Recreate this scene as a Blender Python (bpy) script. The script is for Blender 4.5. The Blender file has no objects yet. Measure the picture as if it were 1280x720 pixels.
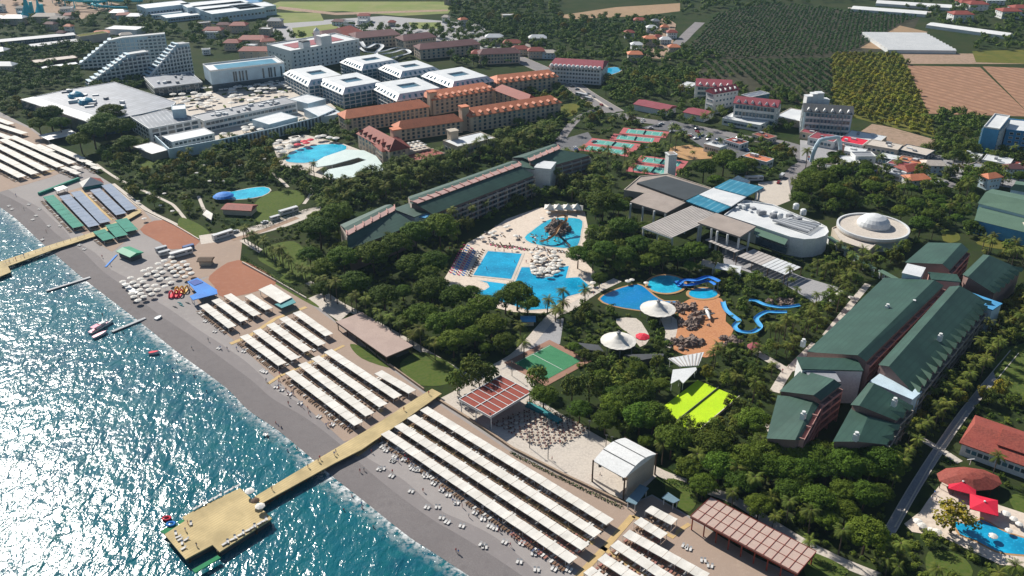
import bpy, math, random
from math import sin, cos, tan, atan2, radians, hypot, pi, sqrt
from mathutils import Vector, Matrix, noise
random.seed(7)
R = random.random
def U(a, b): return a + (b - a) * R()
sc = bpy.context.scene
col = sc.collection
# ------------------------------------------------------------ survey: camera and plan
CH, CF, CP = 200.0, 1109.0, radians(27.0)
def P(x, y, z=0.0):
    X = x - 640; Y = y - 360
    fy = CF * cos(CP) - Y * sin(CP); d = CF * sin(CP) + Y * cos(CP)
    k = (CH - z) / d
    return (X * k, fy * k)
def pix(w, z=0.0):
    dy = w[1]; dz = z - CH
    f = dy * cos(CP) - dz * sin(CP); u = dy * sin(CP) + dz * cos(CP)
    return (640 + CF * w[0] / f, 360 - CF * u / f)
def ppm(w, z=0.0):
    f = w[1] * cos(CP) + (CH - z) * sin(CP)
    return CF / f
def ht(xb, yb, yt):
    w = P(xb, yb); Y = yt - 360
    fy = CF * cos(CP) - Y * sin(CP); d = CF * sin(CP) + Y * cos(CP)
    return CH - w[1] * d / fy
def rect(A, B, C, z=0.0):
    a, b, c = P(*A, z), P(*B, z), P(*C, z)
    ux, uy = b[0]-a[0], b[1]-a[1]; L = hypot(ux, uy); ux /= L; uy /= L
    w = -(c[0]-b[0]) * uy + (c[1]-b[1]) * ux
    nx, ny = -uy * w, ux * w
    q = [a, b, (b[0]+nx, b[1]+ny), (a[0]+nx, a[1]+ny)]
    return q
def area(q): return 0.5 * sum(q[i][0]*q[(i+1) % len(q)][1] - q[(i+1) % len(q)][0]*q[i][1] for i in range(len(q)))
def ccw(q): return list(q) if area(q) > 0 else list(reversed(q))
def inside(p, q):
    r = False; j = len(q) - 1
    for i in range(len(q)):
        if (q[i][1] > p[1]) != (q[j][1] > p[1]) and p[0] < (q[j][0]-q[i][0])*(p[1]-q[i][1])/(q[j][1]-q[i][1]+1e-12)+q[i][0]: r = not r
        j = i
    return r
def grow(q, d):
    q = ccw(q); n = len(q); out = []
    for i in range(n):
        a, b, c = q[i-1], q[i], q[(i+1) % n]
        e1 = Vector((b[0]-a[0], b[1]-a[1])); e2 = Vector((c[0]-b[0], c[1]-b[1]))
        if e1.length < 1e-6 or e2.length < 1e-6: out.append(b); continue
        e1.normalize(); e2.normalize()
        n1 = Vector((e1.y, -e1.x)); n2 = Vector((e2.y, -e2.x)); m = n1 + n2
        if m.length < .3: m = n1
        m.normalize(); k = d / max(.4, m.dot(n1)); out.append((b[0]+m.x*k, b[1]+m.y*k))
    return out
def smooth(pts, n=6, closed=False):
    out = []; m = len(pts)
    g = (lambda i: pts[i % m]) if closed else (lambda i: pts[min(max(i, 0), m-1)])
    for i in range(m if closed else m - 1):
        a, b, c, d = [Vector(g(i+k)) for k in (-1, 0, 1, 2)]
        for k in range(n):
            t = k / n
            v = .5*((2*b)+(c-a)*t+(2*a-5*b+4*c-d)*t*t+(3*b-a-3*c+d)*t**3); out.append(tuple(v))
    if not closed: out.append(tuple(pts[-1]))
    return out
BLOCK = []     # ground outlines kept free of trees
def block(q, m=1.5):
    q = grow(q, m); BLOCK.append((min(p[0] for p in q), max(p[0] for p in q), min(p[1] for p in q), max(p[1] for p in q), q))
def blocked(p):
    for a, b, c, d, q in BLOCK:
        if a <= p[0] <= b and c <= p[1] <= d and inside(p, q): return True
    return False
# ------------------------------------------------------------ materials
def nodes(name):
    m = bpy.data.materials.new(name); m.use_nodes = True; nt = m.node_tree
    return m, nt, nt.nodes['Principled BSDF']
def N(nt, t, **k):
    n = nt.nodes.new(t)
    for a, b in k.items(): setattr(n, a, b)
    return n
def L(nt, a, b): nt.links.new(a, b)
def posn(nt, obj=False):
    return N(nt, 'ShaderNodeTexCoord').outputs['Object'] if obj else N(nt, 'ShaderNodeNewGeometry').outputs['Position']
def mix(nt, f, a, b, mode='MIX'):
    m = N(nt, 'ShaderNodeMix', data_type='RGBA', blend_type=mode)
    for s, v in ((m.inputs[0], f), (m.inputs[6], a), (m.inputs[7], b)):
        if hasattr(v, 'links'): L(nt, v, s)
        elif isinstance(v, (int, float)): s.default_value = v
        else: s.default_value = (*v[:3], 1)
    return m.outputs[2]
def nz(nt, vec, scale, detail=4, rough=.6, lo=.35, hi=.65):
    n = N(nt, 'ShaderNodeTexNoise'); n.inputs['Scale'].default_value = scale; n.inputs['Detail'].default_value = detail
    n.inputs['Roughness'].default_value = rough; L(nt, vec, n.inputs['Vector'])
    r = N(nt, 'ShaderNodeMapRange'); r.inputs[1].default_value = lo; r.inputs[2].default_value = hi
    L(nt, n.outputs[0], r.inputs[0]); return r.outputs[0]
def M(name, c, rough=.7, c2=None, s=.15, s2=None, c3=None, spec=.3, metal=0., bump=0., rand=0., lo=.35, hi=.65):
    m, nt, b = nodes(name); v = posn(nt)
    if c2 is None: c2 = tuple(x*.78 for x in c)
    o = mix(nt, nz(nt, v, s, lo=lo, hi=hi), c, c2)
    if c3 is not None: o = mix(nt, nz(nt, v, s2 or s*6, 3), o, c3)
    else: o = mix(nt, nz(nt, v, s*14, 3, lo=.4, hi=.9), o, tuple(x*.7 for x in c))
    if rand:
        oi = N(nt, 'ShaderNodeObjectInfo'); r = N(nt, 'ShaderNodeMapRange'); r.inputs[3].default_value = 1-rand; r.inputs[4].default_value = 1+rand
        L(nt, oi.outputs['Random'], r.inputs[0]); h = N(nt, 'ShaderNodeHueSaturation'); L(nt, r.outputs[0], h.inputs['Value']); L(nt, o, h.inputs['Color'])
        r2 = N(nt, 'ShaderNodeMath', operation='MULTIPLY_ADD'); L(nt, oi.outputs['Random'], r2.inputs[0]); r2.inputs[1].default_value = -rand*.12; r2.inputs[2].default_value = .5+rand*.05
        L(nt, r2.outputs[0], h.inputs['Hue']); o = h.outputs[0]
    L(nt, o, b.inputs['Base Color']); b.inputs['Roughness'].default_value = rough
    b.inputs['Specular IOR Level'].default_value = spec; b.inputs['Metallic'].default_value = metal
    if bump:
        n = N(nt, 'ShaderNodeTexNoise'); n.inputs['Scale'].default_value = bump; n.inputs['Detail'].default_value = 5; L(nt, v, n.inputs['Vector'])
        k = N(nt, 'ShaderNodeBump'); k.inputs['Strength'].default_value = .6; k.inputs['Distance'].default_value = .4
        L(nt, n.outputs[0], k.inputs['Height']); L(nt, k.outputs[0], b.inputs['Normal'])
    return m
def stripes(name, c, c2, scale, ang=0., rough=.5, thr=.8, spec=.3, noise_amt=.25, dist=0.):
    """even lines across a surface in plan: seams, slats, mowing or plough lines"""
    m, nt, b = nodes(name); v = posn(nt)
    mp = N(nt, 'ShaderNodeMapping'); mp.inputs['Rotation'].default_value[2] = ang; L(nt, v, mp.inputs[0])
    w = N(nt, 'ShaderNodeTexWave'); w.inputs['Scale'].default_value = scale; w.inputs['Distortion'].default_value = dist; w.inputs['Detail'].default_value = 2; w.inputs['Detail Scale'].default_value = .3
    L(nt, mp.outputs[0], w.inputs['Vector'])
    r = N(nt, 'ShaderNodeMapRange'); r.inputs[1].default_value = thr; r.inputs[2].default_value = min(1, thr+.15); L(nt, w.outputs[1], r.inputs[0])
    o = mix(nt, r.outputs[0], c, c2)
    o = mix(nt, nz(nt, v, .12, 5), o, tuple(x*(1-noise_amt) for x in c))
    L(nt, o, b.inputs['Base Color']); b.inputs['Roughness'].default_value = rough; b.inputs['Specular IOR Level'].default_value = spec
    return m
def leafmat(name, c, c2, s=.35, rand=.3):
    m, nt, b = nodes(name); v = posn(nt)
    o = mix(nt, nz(nt, v, s, 4), c, c2)
    oi = N(nt, 'ShaderNodeObjectInfo'); h = N(nt, 'ShaderNodeHueSaturation')
    r = N(nt, 'ShaderNodeMapRange'); r.inputs[3].default_value = 1-rand; r.inputs[4].default_value = 1+rand; L(nt, oi.outputs['Random'], r.inputs[0]); L(nt, r.outputs[0], h.inputs['Value'])
    wn = N(nt, 'ShaderNodeTexWhiteNoise', noise_dimensions='1D'); L(nt, oi.outputs['Random'], wn.inputs['W'])
    r2 = N(nt, 'ShaderNodeMapRange'); r2.inputs[3].default_value = .462; r2.inputs[4].default_value = .503; L(nt, wn.outputs[0], r2.inputs[0]); L(nt, r2.outputs[0], h.inputs['Hue'])
    L(nt, o, h.inputs['Color']); L(nt, h.outputs[0], b.inputs['Base Color'])
    b.inputs['Roughness'].default_value = .7; b.inputs['Specular IOR Level'].default_value = .08
    return m
MT = {}
MT['white'] = M('white_paint', (.78,.78,.76), .6, (.68,.69,.68), .08, rand=0)
MT['whiteroof'] = M('white_roof', (.74,.75,.74), .45, (.6,.62,.63), .12)
MT['cream'] = M('cream_render', (.58,.5,.4), .8)
MT['peach'] = M('peach_render', (.6,.49,.37), .8)
MT['pink'] = M('pink_render', (.55,.3,.26), .8)
MT['bluewall'] = M('blue_render', (.08,.34,.62), .7)
MT['palewall'] = M('pale_blue_shade_render', (.54,.68,.76), .7)  # blue shade on white walls facing the camera, put into the colour
MT['taupe'] = M('taupe_render', (.36,.31,.27), .8)
MT['glass'] = M('dark_glass', (.03,.05,.07), .12, (.06,.1,.13), .3, spec=.6)
MT['bglass'] = M('blue_glass', (.05,.13,.18), .15, (.08,.2,.28), .3, spec=.6)
MT['grey'] = M('grey_roof', (.3,.31,.33), .6, (.24,.25,.27), .1)
MT['greyroof'] = stripes('grey_metal_roof', (.19,.21,.25), (.33,.35,.39), .07, radians(30), .45, .8)
MT['gwall'] = M('dark_pink_brown_render', (.26,.17,.15), .8)  # pinkish brown walls of the green roofed hotels
MT['stone'] = M('balcony_concrete', (.3,.3,.31), .8)
MT['dgrey'] = M('dark_grey', (.08,.085,.09), .6)
MT['solar'] = stripes('panelled_roof', (.2,.22,.25), (.42,.43,.45), .1, radians(-32), .4, .7)
MT['green'] = stripes('green_roof', (.038,.09,.066), (.028,.07,.052), .14, radians(42), .5, .8, .4, .3)
MT['green2'] = M('pale_green_roof', (.12,.2,.14), .5, (.1,.17,.12), .1)
MT['terra'] = M('terracotta_tile', (.6,.2,.1), .7, (.42,.13,.07), .2, c3=(.6,.22,.11))
MT['redroof'] = M('dark_red_tile', (.26,.05,.038), .7, (.16,.04,.03), .25, c3=(.32,.08,.055))
MT['maroon'] = M('maroon_roof', (.3,.06,.08), .7)
MT['tealroof'] = stripes('blue_panel_roof', (.04,.24,.36), (.2,.45,.55), .08, radians(40), .3, .85)
MT['canvas'] = M('white_canvas', (.78,.75,.69), .8, (.62,.59,.53), .22)
MT['bcanvas'] = M('blue_grey_canvas', (.2,.26,.36), .8, (.26,.31,.4), .3)
MT['gcanvas'] = M('green_canvas', (.015,.2,.14), .8, (.02,.26,.18), .3)
MT['blue'] = M('blue_canvas', (.01,.22,.68), .7, (.01,.16,.55), .2)
MT['red'] = M('red_canvas', (.72,.015,.05), .7, (.6,.02,.05), .3)
MT['pinkp'] = M('pink_plastic', (.7,.06,.2), .4)
MT['yellow'] = M('yellow_plastic', (.75,.4,.03), .5)
MT['deck'] = stripes('pier_boards', (.6,.47,.24), (.4,.3,.16), .3, radians(41), .8, .86, .2, .35, .4)
MT['boards'] = M('boardwalk', (.6,.42,.19), .85, (.5,.36,.17), .3)
MT['wood'] = M('dark_timber', (.1,.06,.035), .8)
MT['brownroof'] = M('brown_slats', (.3,.055,.03), .7, (.24,.045,.03), .4)
MT['palm_trunk'] = M('palm_bark', (.12,.09,.065), .9, rand=.2)
MT['bark'] = M('pine_bark', (.09,.055,.04), .9, rand=.2)
MT['rock'] = M('rock', (.2,.15,.13), .9, (.1,.08,.08), .5, c3=(.3,.22,.17), bump=1.5)
MT['chair'] = M('brown_wicker', (.22,.1,.07), .7, rand=.3)
MT['skin'] = M('skin', (.45,.25,.17), .6, rand=.3)
MT['slide'] = M('blue_slide', (.03,.27,.62), .35, (.02,.36,.72), .25, c3=(.12,.4,.66), spec=.5)
MT['tan'] = M('tan_concrete', (.5,.29,.13), .8)
MT['kerb'] = M('kerb_stone', (.62,.56,.48), .8)
MT['wallstone'] = M('low_wall', (.42,.31,.22), .85, c3=(.3,.22,.16))
MT['hedge'] = leafmat('hedge_leaf', (.02,.06,.012), (.045,.1,.02), .8, .2)
MT['pine'] = leafmat('pine_needles', (.048,.1,.01), (.085,.15,.014), .35, .3)
MT['leafA'] = leafmat('broad_leaf', (.055,.11,.016), (.12,.16,.022), .3, .45)
MT['leafY'] = leafmat('yellow_leaf', (.24,.21,.014), (.1,.13,.02), .3, .25)
MT['leafO'] = leafmat('citrus_leaf', (.03,.08,.02), (.055,.115,.022), .12, .25)
MT['leafOY'] = leafmat('lemon_leaf', (.24,.235,.016), (.11,.16,.018), .06, .3)
MT['frond'] = leafmat('palm_frond', (.06,.1,.016), (.14,.17,.03), .6, .3)
# ------------------------------------------------------------ mesh builder and tags
class MB:
    def __init__(s): s.v = []; s.f = []; s.m = []
    def add(s, v, f, m=0):
        n = len(s.v); s.v += [tuple(x) for x in v]; s.f += [tuple(i+n for i in q) for q in f]; s.m += [m]*len(f); return s
    def sheet(s, q, z, m=0):
        q = ccw(q); return s.add([(x, y, z) for x, y in q], [tuple(range(len(q)))], m)
    def prism(s, q, z0, z1, m=0, bottom=False, top=True):
        q = ccw(q); n = len(q); v = [(x, y, z0) for x, y in q] + [(x, y, z1) for x, y in q]
        f = [(i, (i+1) % n, (i+1) % n+n, i+n) for i in range(n)]
        if top: f.append(tuple(range(n, 2*n)))
        if bottom: f.append(tuple(reversed(range(n))))
        return s.add(v, f, m)
    def box(s, cx, cy, z0, sx, sy, sz, a=0., m=0):
        c, d = cos(a), sin(a)
        q = [(cx+x*c-y*d, cy+x*d+y*c) for x, y in ((-sx/2,-sy/2),(sx/2,-sy/2),(sx/2,sy/2),(-sx/2,sy/2))]
        return s.prism(q, z0, z0+sz, m, True)
    def bar(s, a, b, w, h, m=0):
        a = Vector(a); b = Vector(b); d = (b-a)
        if d.length < 1e-6: return s
        d.normalize(); u = d.cross(Vector((0,0,1)))
        if u.length < 1e-3: u = Vector((1,0,0))
        u.normalize(); w2 = d.cross(u); v = []
        for p in (a, b):
            for x, y in ((-1,-1),(1,-1),(1,1),(-1,1)): v.append(p+u*x*w/2+w2*y*h/2)
        return s.add(v, [(0,1,2,3),(7,6,5,4),(0,4,5,1),(1,5,6,2),(2,6,7,3),(3,7,4,0)], m)
    def tube(s, pts, rad, n=6, m=0, cap=True):
        pts = [Vector(p) for p in pts]; k = len(pts); v = []
        if not isinstance(rad, (list, tuple)): rad = [rad]*k
        for i, p in enumerate(pts):
            d = (pts[min(i+1, k-1)]-pts[max(i-1, 0)]).normalized()
            u = d.cross(Vector((0,0,1)))
            if u.length < 1e-3: u = Vector((1,0,0))
            u.normalize(); w = d.cross(u)
            for j in range(n): v.append(p+(u*cos(2*pi*j/n)+w*sin(2*pi*j/n))*rad[i])
        f = [(i*n+j, i*n+(j+1) % n, (i+1)*n+(j+1) % n, (i+1)*n+j) for i in range(k-1) for j in range(n)]
        if cap: f += [tuple(range(n)), tuple(range((k-1)*n, k*n))]
        return s.add(v, f, m)
    def ribbon(s, pts, w, z, m=0, h=0.):
        """flat strip in plan; h > 0 gives it thickness"""
        pts = [Vector((p[0], p[1])) for p in pts]; k = len(pts); l = []; r = []
        for i, p in enumerate(pts):
            d = (pts[min(i+1, k-1)]-pts[max(i-1, 0)]).normalized(); u = Vector((-d.y, d.x)); ww = w[i] if isinstance(w, (list, tuple)) else w
            l.append(p+u*ww/2); r.append(p-u*ww/2)
        zz = z if isinstance(z, (list, tuple)) else [z]*k
        v = [(a.x, a.y, q) for a, q in zip(l, zz)] + [(a.x, a.y, q) for a, q in zip(r, zz)]
        f = [(i+1, i, i+k, i+1+k) for i in range(k-1)]
        if h:
            v += [(a.x, a.y, q-h) for a, q in zip(l, zz)] + [(a.x, a.y, q-h) for a, q in zip(r, zz)]
            f += [(i, i+1, i+1+2*k, i+2*k) for i in range(k-1)] + [(i+1+k, i+k, i+3*k, i+1+3*k) for i in range(k-1)]
            f += [(i+2*k, i+1+2*k, i+1+3*k, i+3*k) for i in range(k-1)]
            f += [(0, 2*k, 3*k, k), (k-1, 2*k-1, 4*k-1, 3*k-1)]
        return s.add(v, f, m)
    def lathe(s, cx, cy, prof, n=24, m=0):
        v = []; k = len(prof)
        for r, z in prof:
            for j in range(n): v.append((cx+r*cos(2*pi*j/n), cy+r*sin(2*pi*j/n), z))
        f = [(i*n+j, i*n+(j+1) % n, (i+1)*n+(j+1) % n, (i+1)*n+j) for i in range(k-1) for j in range(n)]
        return s.add(v, f, m)
    def blob(s, c, r, sz=1., n=8, k=5, jit=.2, m=0):
        v = []; off = U(0, 99)
        for i in range(k+1):
            t = -pi/2+pi*i/k
            for j in range(n):
                a = 2*pi*j/n; d = Vector((cos(t)*cos(a), cos(t)*sin(a), sin(t)))
                q = 1+jit*noise.noise(d*1.7+Vector((off, 0, 0)))*2
                v.append((c[0]+d.x*r*q, c[1]+d.y*r*q, c[2]+d.z*r*sz*q))
        return s.add(v, [(i*n+j, i*n+(j+1) % n, (i+1)*n+(j+1) % n, (i+1)*n+j) for i in range(k) for j in range(n)], m)
    def mesh(s, name, mats, off=(0,0,0), smooth_=False):
        me = bpy.data.meshes.new(name)
        me.from_pydata([(x-off[0], y-off[1], z-off[2]) for x, y, z in s.v], [], s.f)
        for m in (mats if isinstance(mats, (list, tuple)) else [mats]): me.materials.append(MT[m] if isinstance(m, str) else m)
        if len(me.materials) > 1: me.polygons.foreach_set('material_index', s.m)
        if smooth_: me.polygons.foreach_set('use_smooth', [True]*len(me.polygons))
        me.update(); return me
    def build(s, name, mats, parent=None, smooth_=False, at=None):
        off = tuple(at) if at else (tuple(world(parent)) if parent else (0,0,0))
        o = bpy.data.objects.new(name, s.mesh(name, mats, off, smooth_)); col.objects.link(o)
        if parent: o.parent = parent
        elif at: o.location = at
        return o
def world(o):
    v = Vector((0,0,0))
    while o: v = v + o.location; o = o.parent
    return v
def tag(o, label, cat, group=None, kind=None):
    if label: o['label'] = label
    if cat: o['category'] = cat
    if group: o['group'] = group
    if kind: o['kind'] = kind
    return o
def thing(name, label, cat, loc, group=None):
    o = bpy.data.objects.new(name, None); col.objects.link(o); o.location = (loc[0], loc[1], loc[2] if len(loc) > 2 else 0); o.empty_display_size = .5
    return tag(o, label, cat, group)
def setting(name, mb, mats, kind='structure', **k):
    o = mb.build(name, mats, **k); o['kind'] = kind; return o
def inst(name, me, loc, rz=0., s=1., parent=None):
    o = bpy.data.objects.new(name, me); col.objects.link(o)
    if parent: o.parent = parent; pl = world(parent); loc = (loc[0]-pl[0], loc[1]-pl[1], loc[2]-pl[2])
    o.location = loc; o.rotation_euler[2] = rz; o.scale = (s, s, s) if not isinstance(s, tuple) else s
    return o
def cen(q): return (sum(p[0] for p in q)/len(q), sum(p[1] for p in q)/len(q))
def pl(pts, z=0.): return [P(x, y, z) for x, y in pts]
ORD = ['first','second','third','fourth','fifth','sixth','seventh','eighth','ninth','tenth','eleventh','twelfth']
def ordn(i):
    if i < 12: return ORD[i]
    n = i+1; return '%d%s' % (n, 'th' if 10 <= n % 100 <= 20 else {1:'st',2:'nd',3:'rd'}.get(n % 10, 'th'))
# places one can find in the picture, used to tell repeats apart
MARKS = [(607,345,'rectangular pool'),(690,345,'lagoon pool'),(695,285,'rock slide island'),(700,255,'white sail tents'),(822,381,'upper round white tent'),(773,422,'lower round white tent'),
 (880,410,'rocky splash park'),(955,395,'blue looping slides'),(800,180,'red tennis courts'),(826,208,'nearest tennis court'),(880,500,'lime green sports court'),(680,450,'green mini court'),
 (618,495,'brown slatted pergola'),(775,575,'white vaulted stage'),(940,675,'long pergola hall'),(468,415,'flat beach bar roof'),(555,480,'pier entrance'),(450,290,'near end of central green hotel'),
 (590,235,'long central green hotel'),(700,195,'far end of central green hotel'),(1090,278,'white domed rotunda'),(960,280,'white curved hall'),(850,265,'blue and white pavilion roof'),(1060,400,'left wing of right green hotel'),
 (1170,430,'right wing of right green hotel'),(1050,520,'near end of right green hotel'),(1220,330,'far end of right green hotel'),(1250,270,'far right green hotel'),(1240,545,'red roofed villa'),(1215,615,'red square parasols'),(1150,610,'paved lane on the right'),
 (1240,175,'tall blue hotel'),(1037,150,'pale blue dormer hotel'),(915,125,'maroon roofed white hotels'),(720,80,'red roofed roadside hotel'),(735,120,'wide road'),(620,140,'terracotta hotel wings'),(500,190,'red hip roofed wing'),
 (400,195,'turquoise pool with white canopy'),(300,243,'small garden pool'),(340,260,'garden lawn'),(355,320,'beachside lawn'),(270,285,'parked vans lane'),(200,230,'left garden'),(140,160,'grey roofed convention hall'),
 (300,170,'long white slotted wall'),(300,95,'big white theatre block'),(392,65,'large white courtyard hotel'),(480,100,'six white roofed blocks'),(190,70,'sloping terraced hotels'),(60,80,'far left woods'),(90,15,'turquoise water park'),
 (240,12,'white factory halls'),(450,15,'far grass fields'),(630,40,'woods beyond the fields'),(770,15,'tan bare field'),(800,55,'village houses'),(855,45,'country road'),(960,45,'far dark orchard'),(950,100,'orchard behind the white hotels'),
 (1090,115,'yellow green orchard'),(1170,50,'white greenhouse'),(1210,110,'ploughed brown field'),(1250,20,'hillside villas'),(1090,185,'shop terrace'),(1040,230,'pines by the arch'),(520,55,'white tangled slides'),(590,55,'dark roofed far hotels'),
 (480,350,'pine grove'),(600,420,'grove by the plaza'),(1180,250,'trees right of rotunda'),(430,240,'tree avenue'),(560,200,'avenue behind central green hotel'),(1000,600,'trees below right green hotel'),(1083,665,'big round pine'),(900,340,'shade awning'),(530,465,'small beach lawn'),
 (840,545,'pines below lime court'),(1250,480,'palm rows on the far right'),(860,60,'lane to the hills')]
def mark(w):
    x, y = pix(w); b = min(MARKS, key=lambda m: (m[0]-x)**2+((m[1]-y)*1.6)**2); return b[2]
PENDING = []
def later(o, desc, w, cat, group): PENDING.append((o, desc, w, cat, group))
def flush():
    d = {}
    for e in PENDING: d.setdefault((e[1], mark(e[2])), []).append(e)
    for (desc, mk), es in d.items():
        es.sort(key=lambda e: pix(e[2])[0]); n = len(es)
        for i, (o, _, w, cat, g) in enumerate(es):
            tag(o, desc+' by the '+mk+('' if n == 1 else ', left of two' if n == 2 and i == 0 else ', right of two' if n == 2 else ', %s from left' % ordn(i)), cat, g)
def inframe(w, z=0., m=25):
    if w[1] < 100: return False
    x, y = pix(w, z); return -m < x < 1280+m and -m < y < 720+m
# ------------------------------------------------------------ ground, sea, beach
SHORE = [(-900,-40),(-520,60),(-250,155),(-100,212),(0,252),(63,303),(113,345),(182,397),(233,437),(290,478),(320,507),(357,532),(400,567),(427,590),(470,623),(520,662),(553,683),(607,718),(680,765),(800,840)]
shore = smooth(pl(SHORE), 6)
def mground():
    m, nt, b = nodes('garden_ground'); v = posn(nt)
    o = mix(nt, nz(nt, v, .03, 5), (.02,.038,.012), (.045,.05,.022))
    o = mix(nt, nz(nt, v, .25, 4, lo=.45, hi=.7), o, (.035,.055,.012))
    L(nt, o, b.inputs['Base Color']); b.inputs['Roughness'].default_value = .95; b.inputs['Specular IOR Level'].default_value = .05
    return m
MT['ground'] = mground()
g = MB(); far = [(2600,120),(4200,2200),(4200,4500),(-4200,4500),(-4200,2200)]
g.add([(x, y, 0) for x, y in shore+far], [tuple(range(len(shore+far)))])
n = len(shore); sl = [(Vector(shore[min(i+1,n-1)])-Vector(shore[max(i-1,0)])).normalized() for i in range(n)]
nrm = [Vector((s.y, -s.x)) if s.x*1 > 0 else Vector((s.y, -s.x)) for s in sl]
# seaward side is the camera's left: pick the sign that lowers x
nrm = [q if q.x < 0 else -q for q in nrm]
low = [(shore[i][0]+nrm[i].x*22, shore[i][1]+nrm[i].y*22) for i in range(n)]
g.add([(x, y, 0) for x, y in shore]+[(x, y, -5.) for x, y in low], [(i, i+1, i+1+n, i+n) for i in range(n-1)])
for i, f in enumerate(g.f): pass
setting('ground', g, 'ground')
def msea():
    m, nt, b = nodes('sea_water'); v = posn(nt)
    # depth tint: shallow green by the beach, blue further out
    sx = N(nt, 'ShaderNodeSeparateXYZ'); L(nt, v, sx.inputs[0])
    o = mix(nt, nz(nt, v, .02, 4), (.003,.115,.15), (.002,.07,.115))
    o = mix(nt, nz(nt, v, .16, 4, lo=.4, hi=.7), o, (.004,.12,.135))
    L(nt, o, b.inputs['Base Color']); b.inputs['Roughness'].default_value = .115; b.inputs['IOR'].default_value = 1.33; b.inputs['Specular IOR Level'].default_value = 1.
    mp = N(nt, 'ShaderNodeMapping'); mp.inputs['Rotation'].default_value[2] = radians(-35); mp.inputs['Scale'].default_value = (1, .6, 1); L(nt, v, mp.inputs[0])
    hs = None
    for sc_, w in ((.11, 2.4), (.3, 1.4), (.85, .5), (2.4, .12)):
        n = N(nt, 'ShaderNodeTexNoise'); n.inputs['Scale'].default_value = sc_; n.inputs['Detail'].default_value = 2; n.inputs['Distortion'].default_value = .6; L(nt, mp.outputs[0], n.inputs['Vector'])
        a = N(nt, 'ShaderNodeMath', operation='MULTIPLY'); a.inputs[1].default_value = w; L(nt, n.outputs[0], a.inputs[0])
        if hs is None: hs = a.outputs[0]
        else:
            q = N(nt, 'ShaderNodeMath', operation='ADD'); L(nt, hs, q.inputs[0]); L(nt, a.outputs[0], q.inputs[1]); hs = q.outputs[0]
    k = N(nt, 'ShaderNodeBump'); k.inputs['Strength'].default_value = 1.; k.inputs['Distance'].default_value = SEA_BUMP
    L(nt, hs, k.inputs['Height']); L(nt, k.outputs[0], b.inputs['Normal'])
    return m
SEA_BUMP = .33
MT['sea'] = msea()
s = MB().sheet([(-4200,-300),(1500,-300),(900,500),(-600,900),(-4200,3500)], -.35)
setting('sea', s, 'sea')
def mfoam(name, lo, hi, sc_):
    m, nt, b = nodes(name); v = posn(nt)
    b.inputs['Base Color'].default_value = (.75,.77,.76,1); b.inputs['Roughness'].default_value = .8
    at = N(nt, 'ShaderNodeAttribute', attribute_name='edge')
    f = nz(nt, v, sc_, 5, .7, lo, hi)
    a = N(nt, 'ShaderNodeMath', operation='MULTIPLY'); L(nt, f, a.inputs[0]); L(nt, at.outputs['Fac'], a.inputs[1])
    L(nt, a.outputs[0], b.inputs['Alpha']); return m
MT['foam'] = mfoam('surf_foam', .42, .6, .45)
def off(line, d): return [(p[0]+q.x*d, p[1]+q.y*d) for p, q in zip(line, nrm)]
wob = [1.2*noise.noise(Vector((p[0]*.05, p[1]*.05, 0))) for p in shore]
f = MB(); rows = []
for k, d in enumerate((1., 2.4, 3.8, 6., 10.)): rows.append([(p[0]+q.x*(d+w*2), p[1]+q.y*(d+w*2), -.30-.0*k) for p, q, w in zip(shore, nrm, wob)])
for r in rows: f.v += r
for a in range(4):
    for i in range(n-1): f.f.append((a*n+i, a*n+i+1, (a+1)*n+i+1, (a+1)*n+i)); f.m.append(0)
fo = setting('surf_foam', f, 'foam', kind='stuff')
at = fo.data.attributes.new('edge', 'FLOAT', 'POINT')
at.data.foreach_set('value', [x for a in (.9,1.3,.8,.35,0.) for x in [a]*n])
fo['label'] = 'broken white surf along the shingle shore'
# sand
def msand(name, c, c2, c3):
    m, nt, b = nodes(name); v = posn(nt)
    o = mix(nt, nz(nt, v, .035, 5), c, c2); o = mix(nt, nz(nt, v, .35, 5, lo=.5, hi=.8), o, c3)
    o = mix(nt, nz(nt, v, 2.5, 2, lo=.3, hi=.7), o, tuple(x*.85 for x in c))
    L(nt, o, b.inputs['Base Color']); b.inputs['Roughness'].default_value = .95; b.inputs['Specular IOR Level'].default_value = .15
    return m
MT['sand'] = msand('grey_sand', (.36,.33,.315), (.29,.265,.255), (.41,.38,.355))
MT['wetsand'] = msand('wet_shingle', (.19,.172,.17), (.24,.22,.215), (.15,.137,.138))
MT['warmsand'] = msand('warm_sand', (.4,.3,.235), (.34,.265,.215), (.45,.35,.28))
MT['clay'] = msand('red_clay', (.38,.17,.105), (.3,.13,.085), (.42,.22,.15))
INL = [(-400,60),(-200,105),(-60,128),(0,140),(40,160),(100,205),(140,230),(180,262),(217,280),(250,299),(278,312),(303,328),(383,373),(400,384),(420,402),(487,457),(530,488),(547,500),(640,562),(700,592),(787,631),(815,618),(862,645),(930,690),(1000,722),(1100,780)]
inl = pl(INL)
i0 = 0
B = MB(); q = [p for p in shore if p[0] > -2000]
B.sheet(list(q)+list(reversed(inl)), .02); setting('beach_sand', B, 'sand')
wet = MB(); d0 = [(p[0]-a.x*(7+3*noise.noise(Vector((p[0]*.02,p[1]*.02,3)))), p[1]-a.y*(7+3*noise.noise(Vector((p[0]*.02,p[1]*.02,3))))) for p, a in zip(shore, nrm)]
d1 = [(p[0]+a.x*3.5, p[1]+a.y*3.5) for p, a in zip(shore, nrm)]
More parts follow.
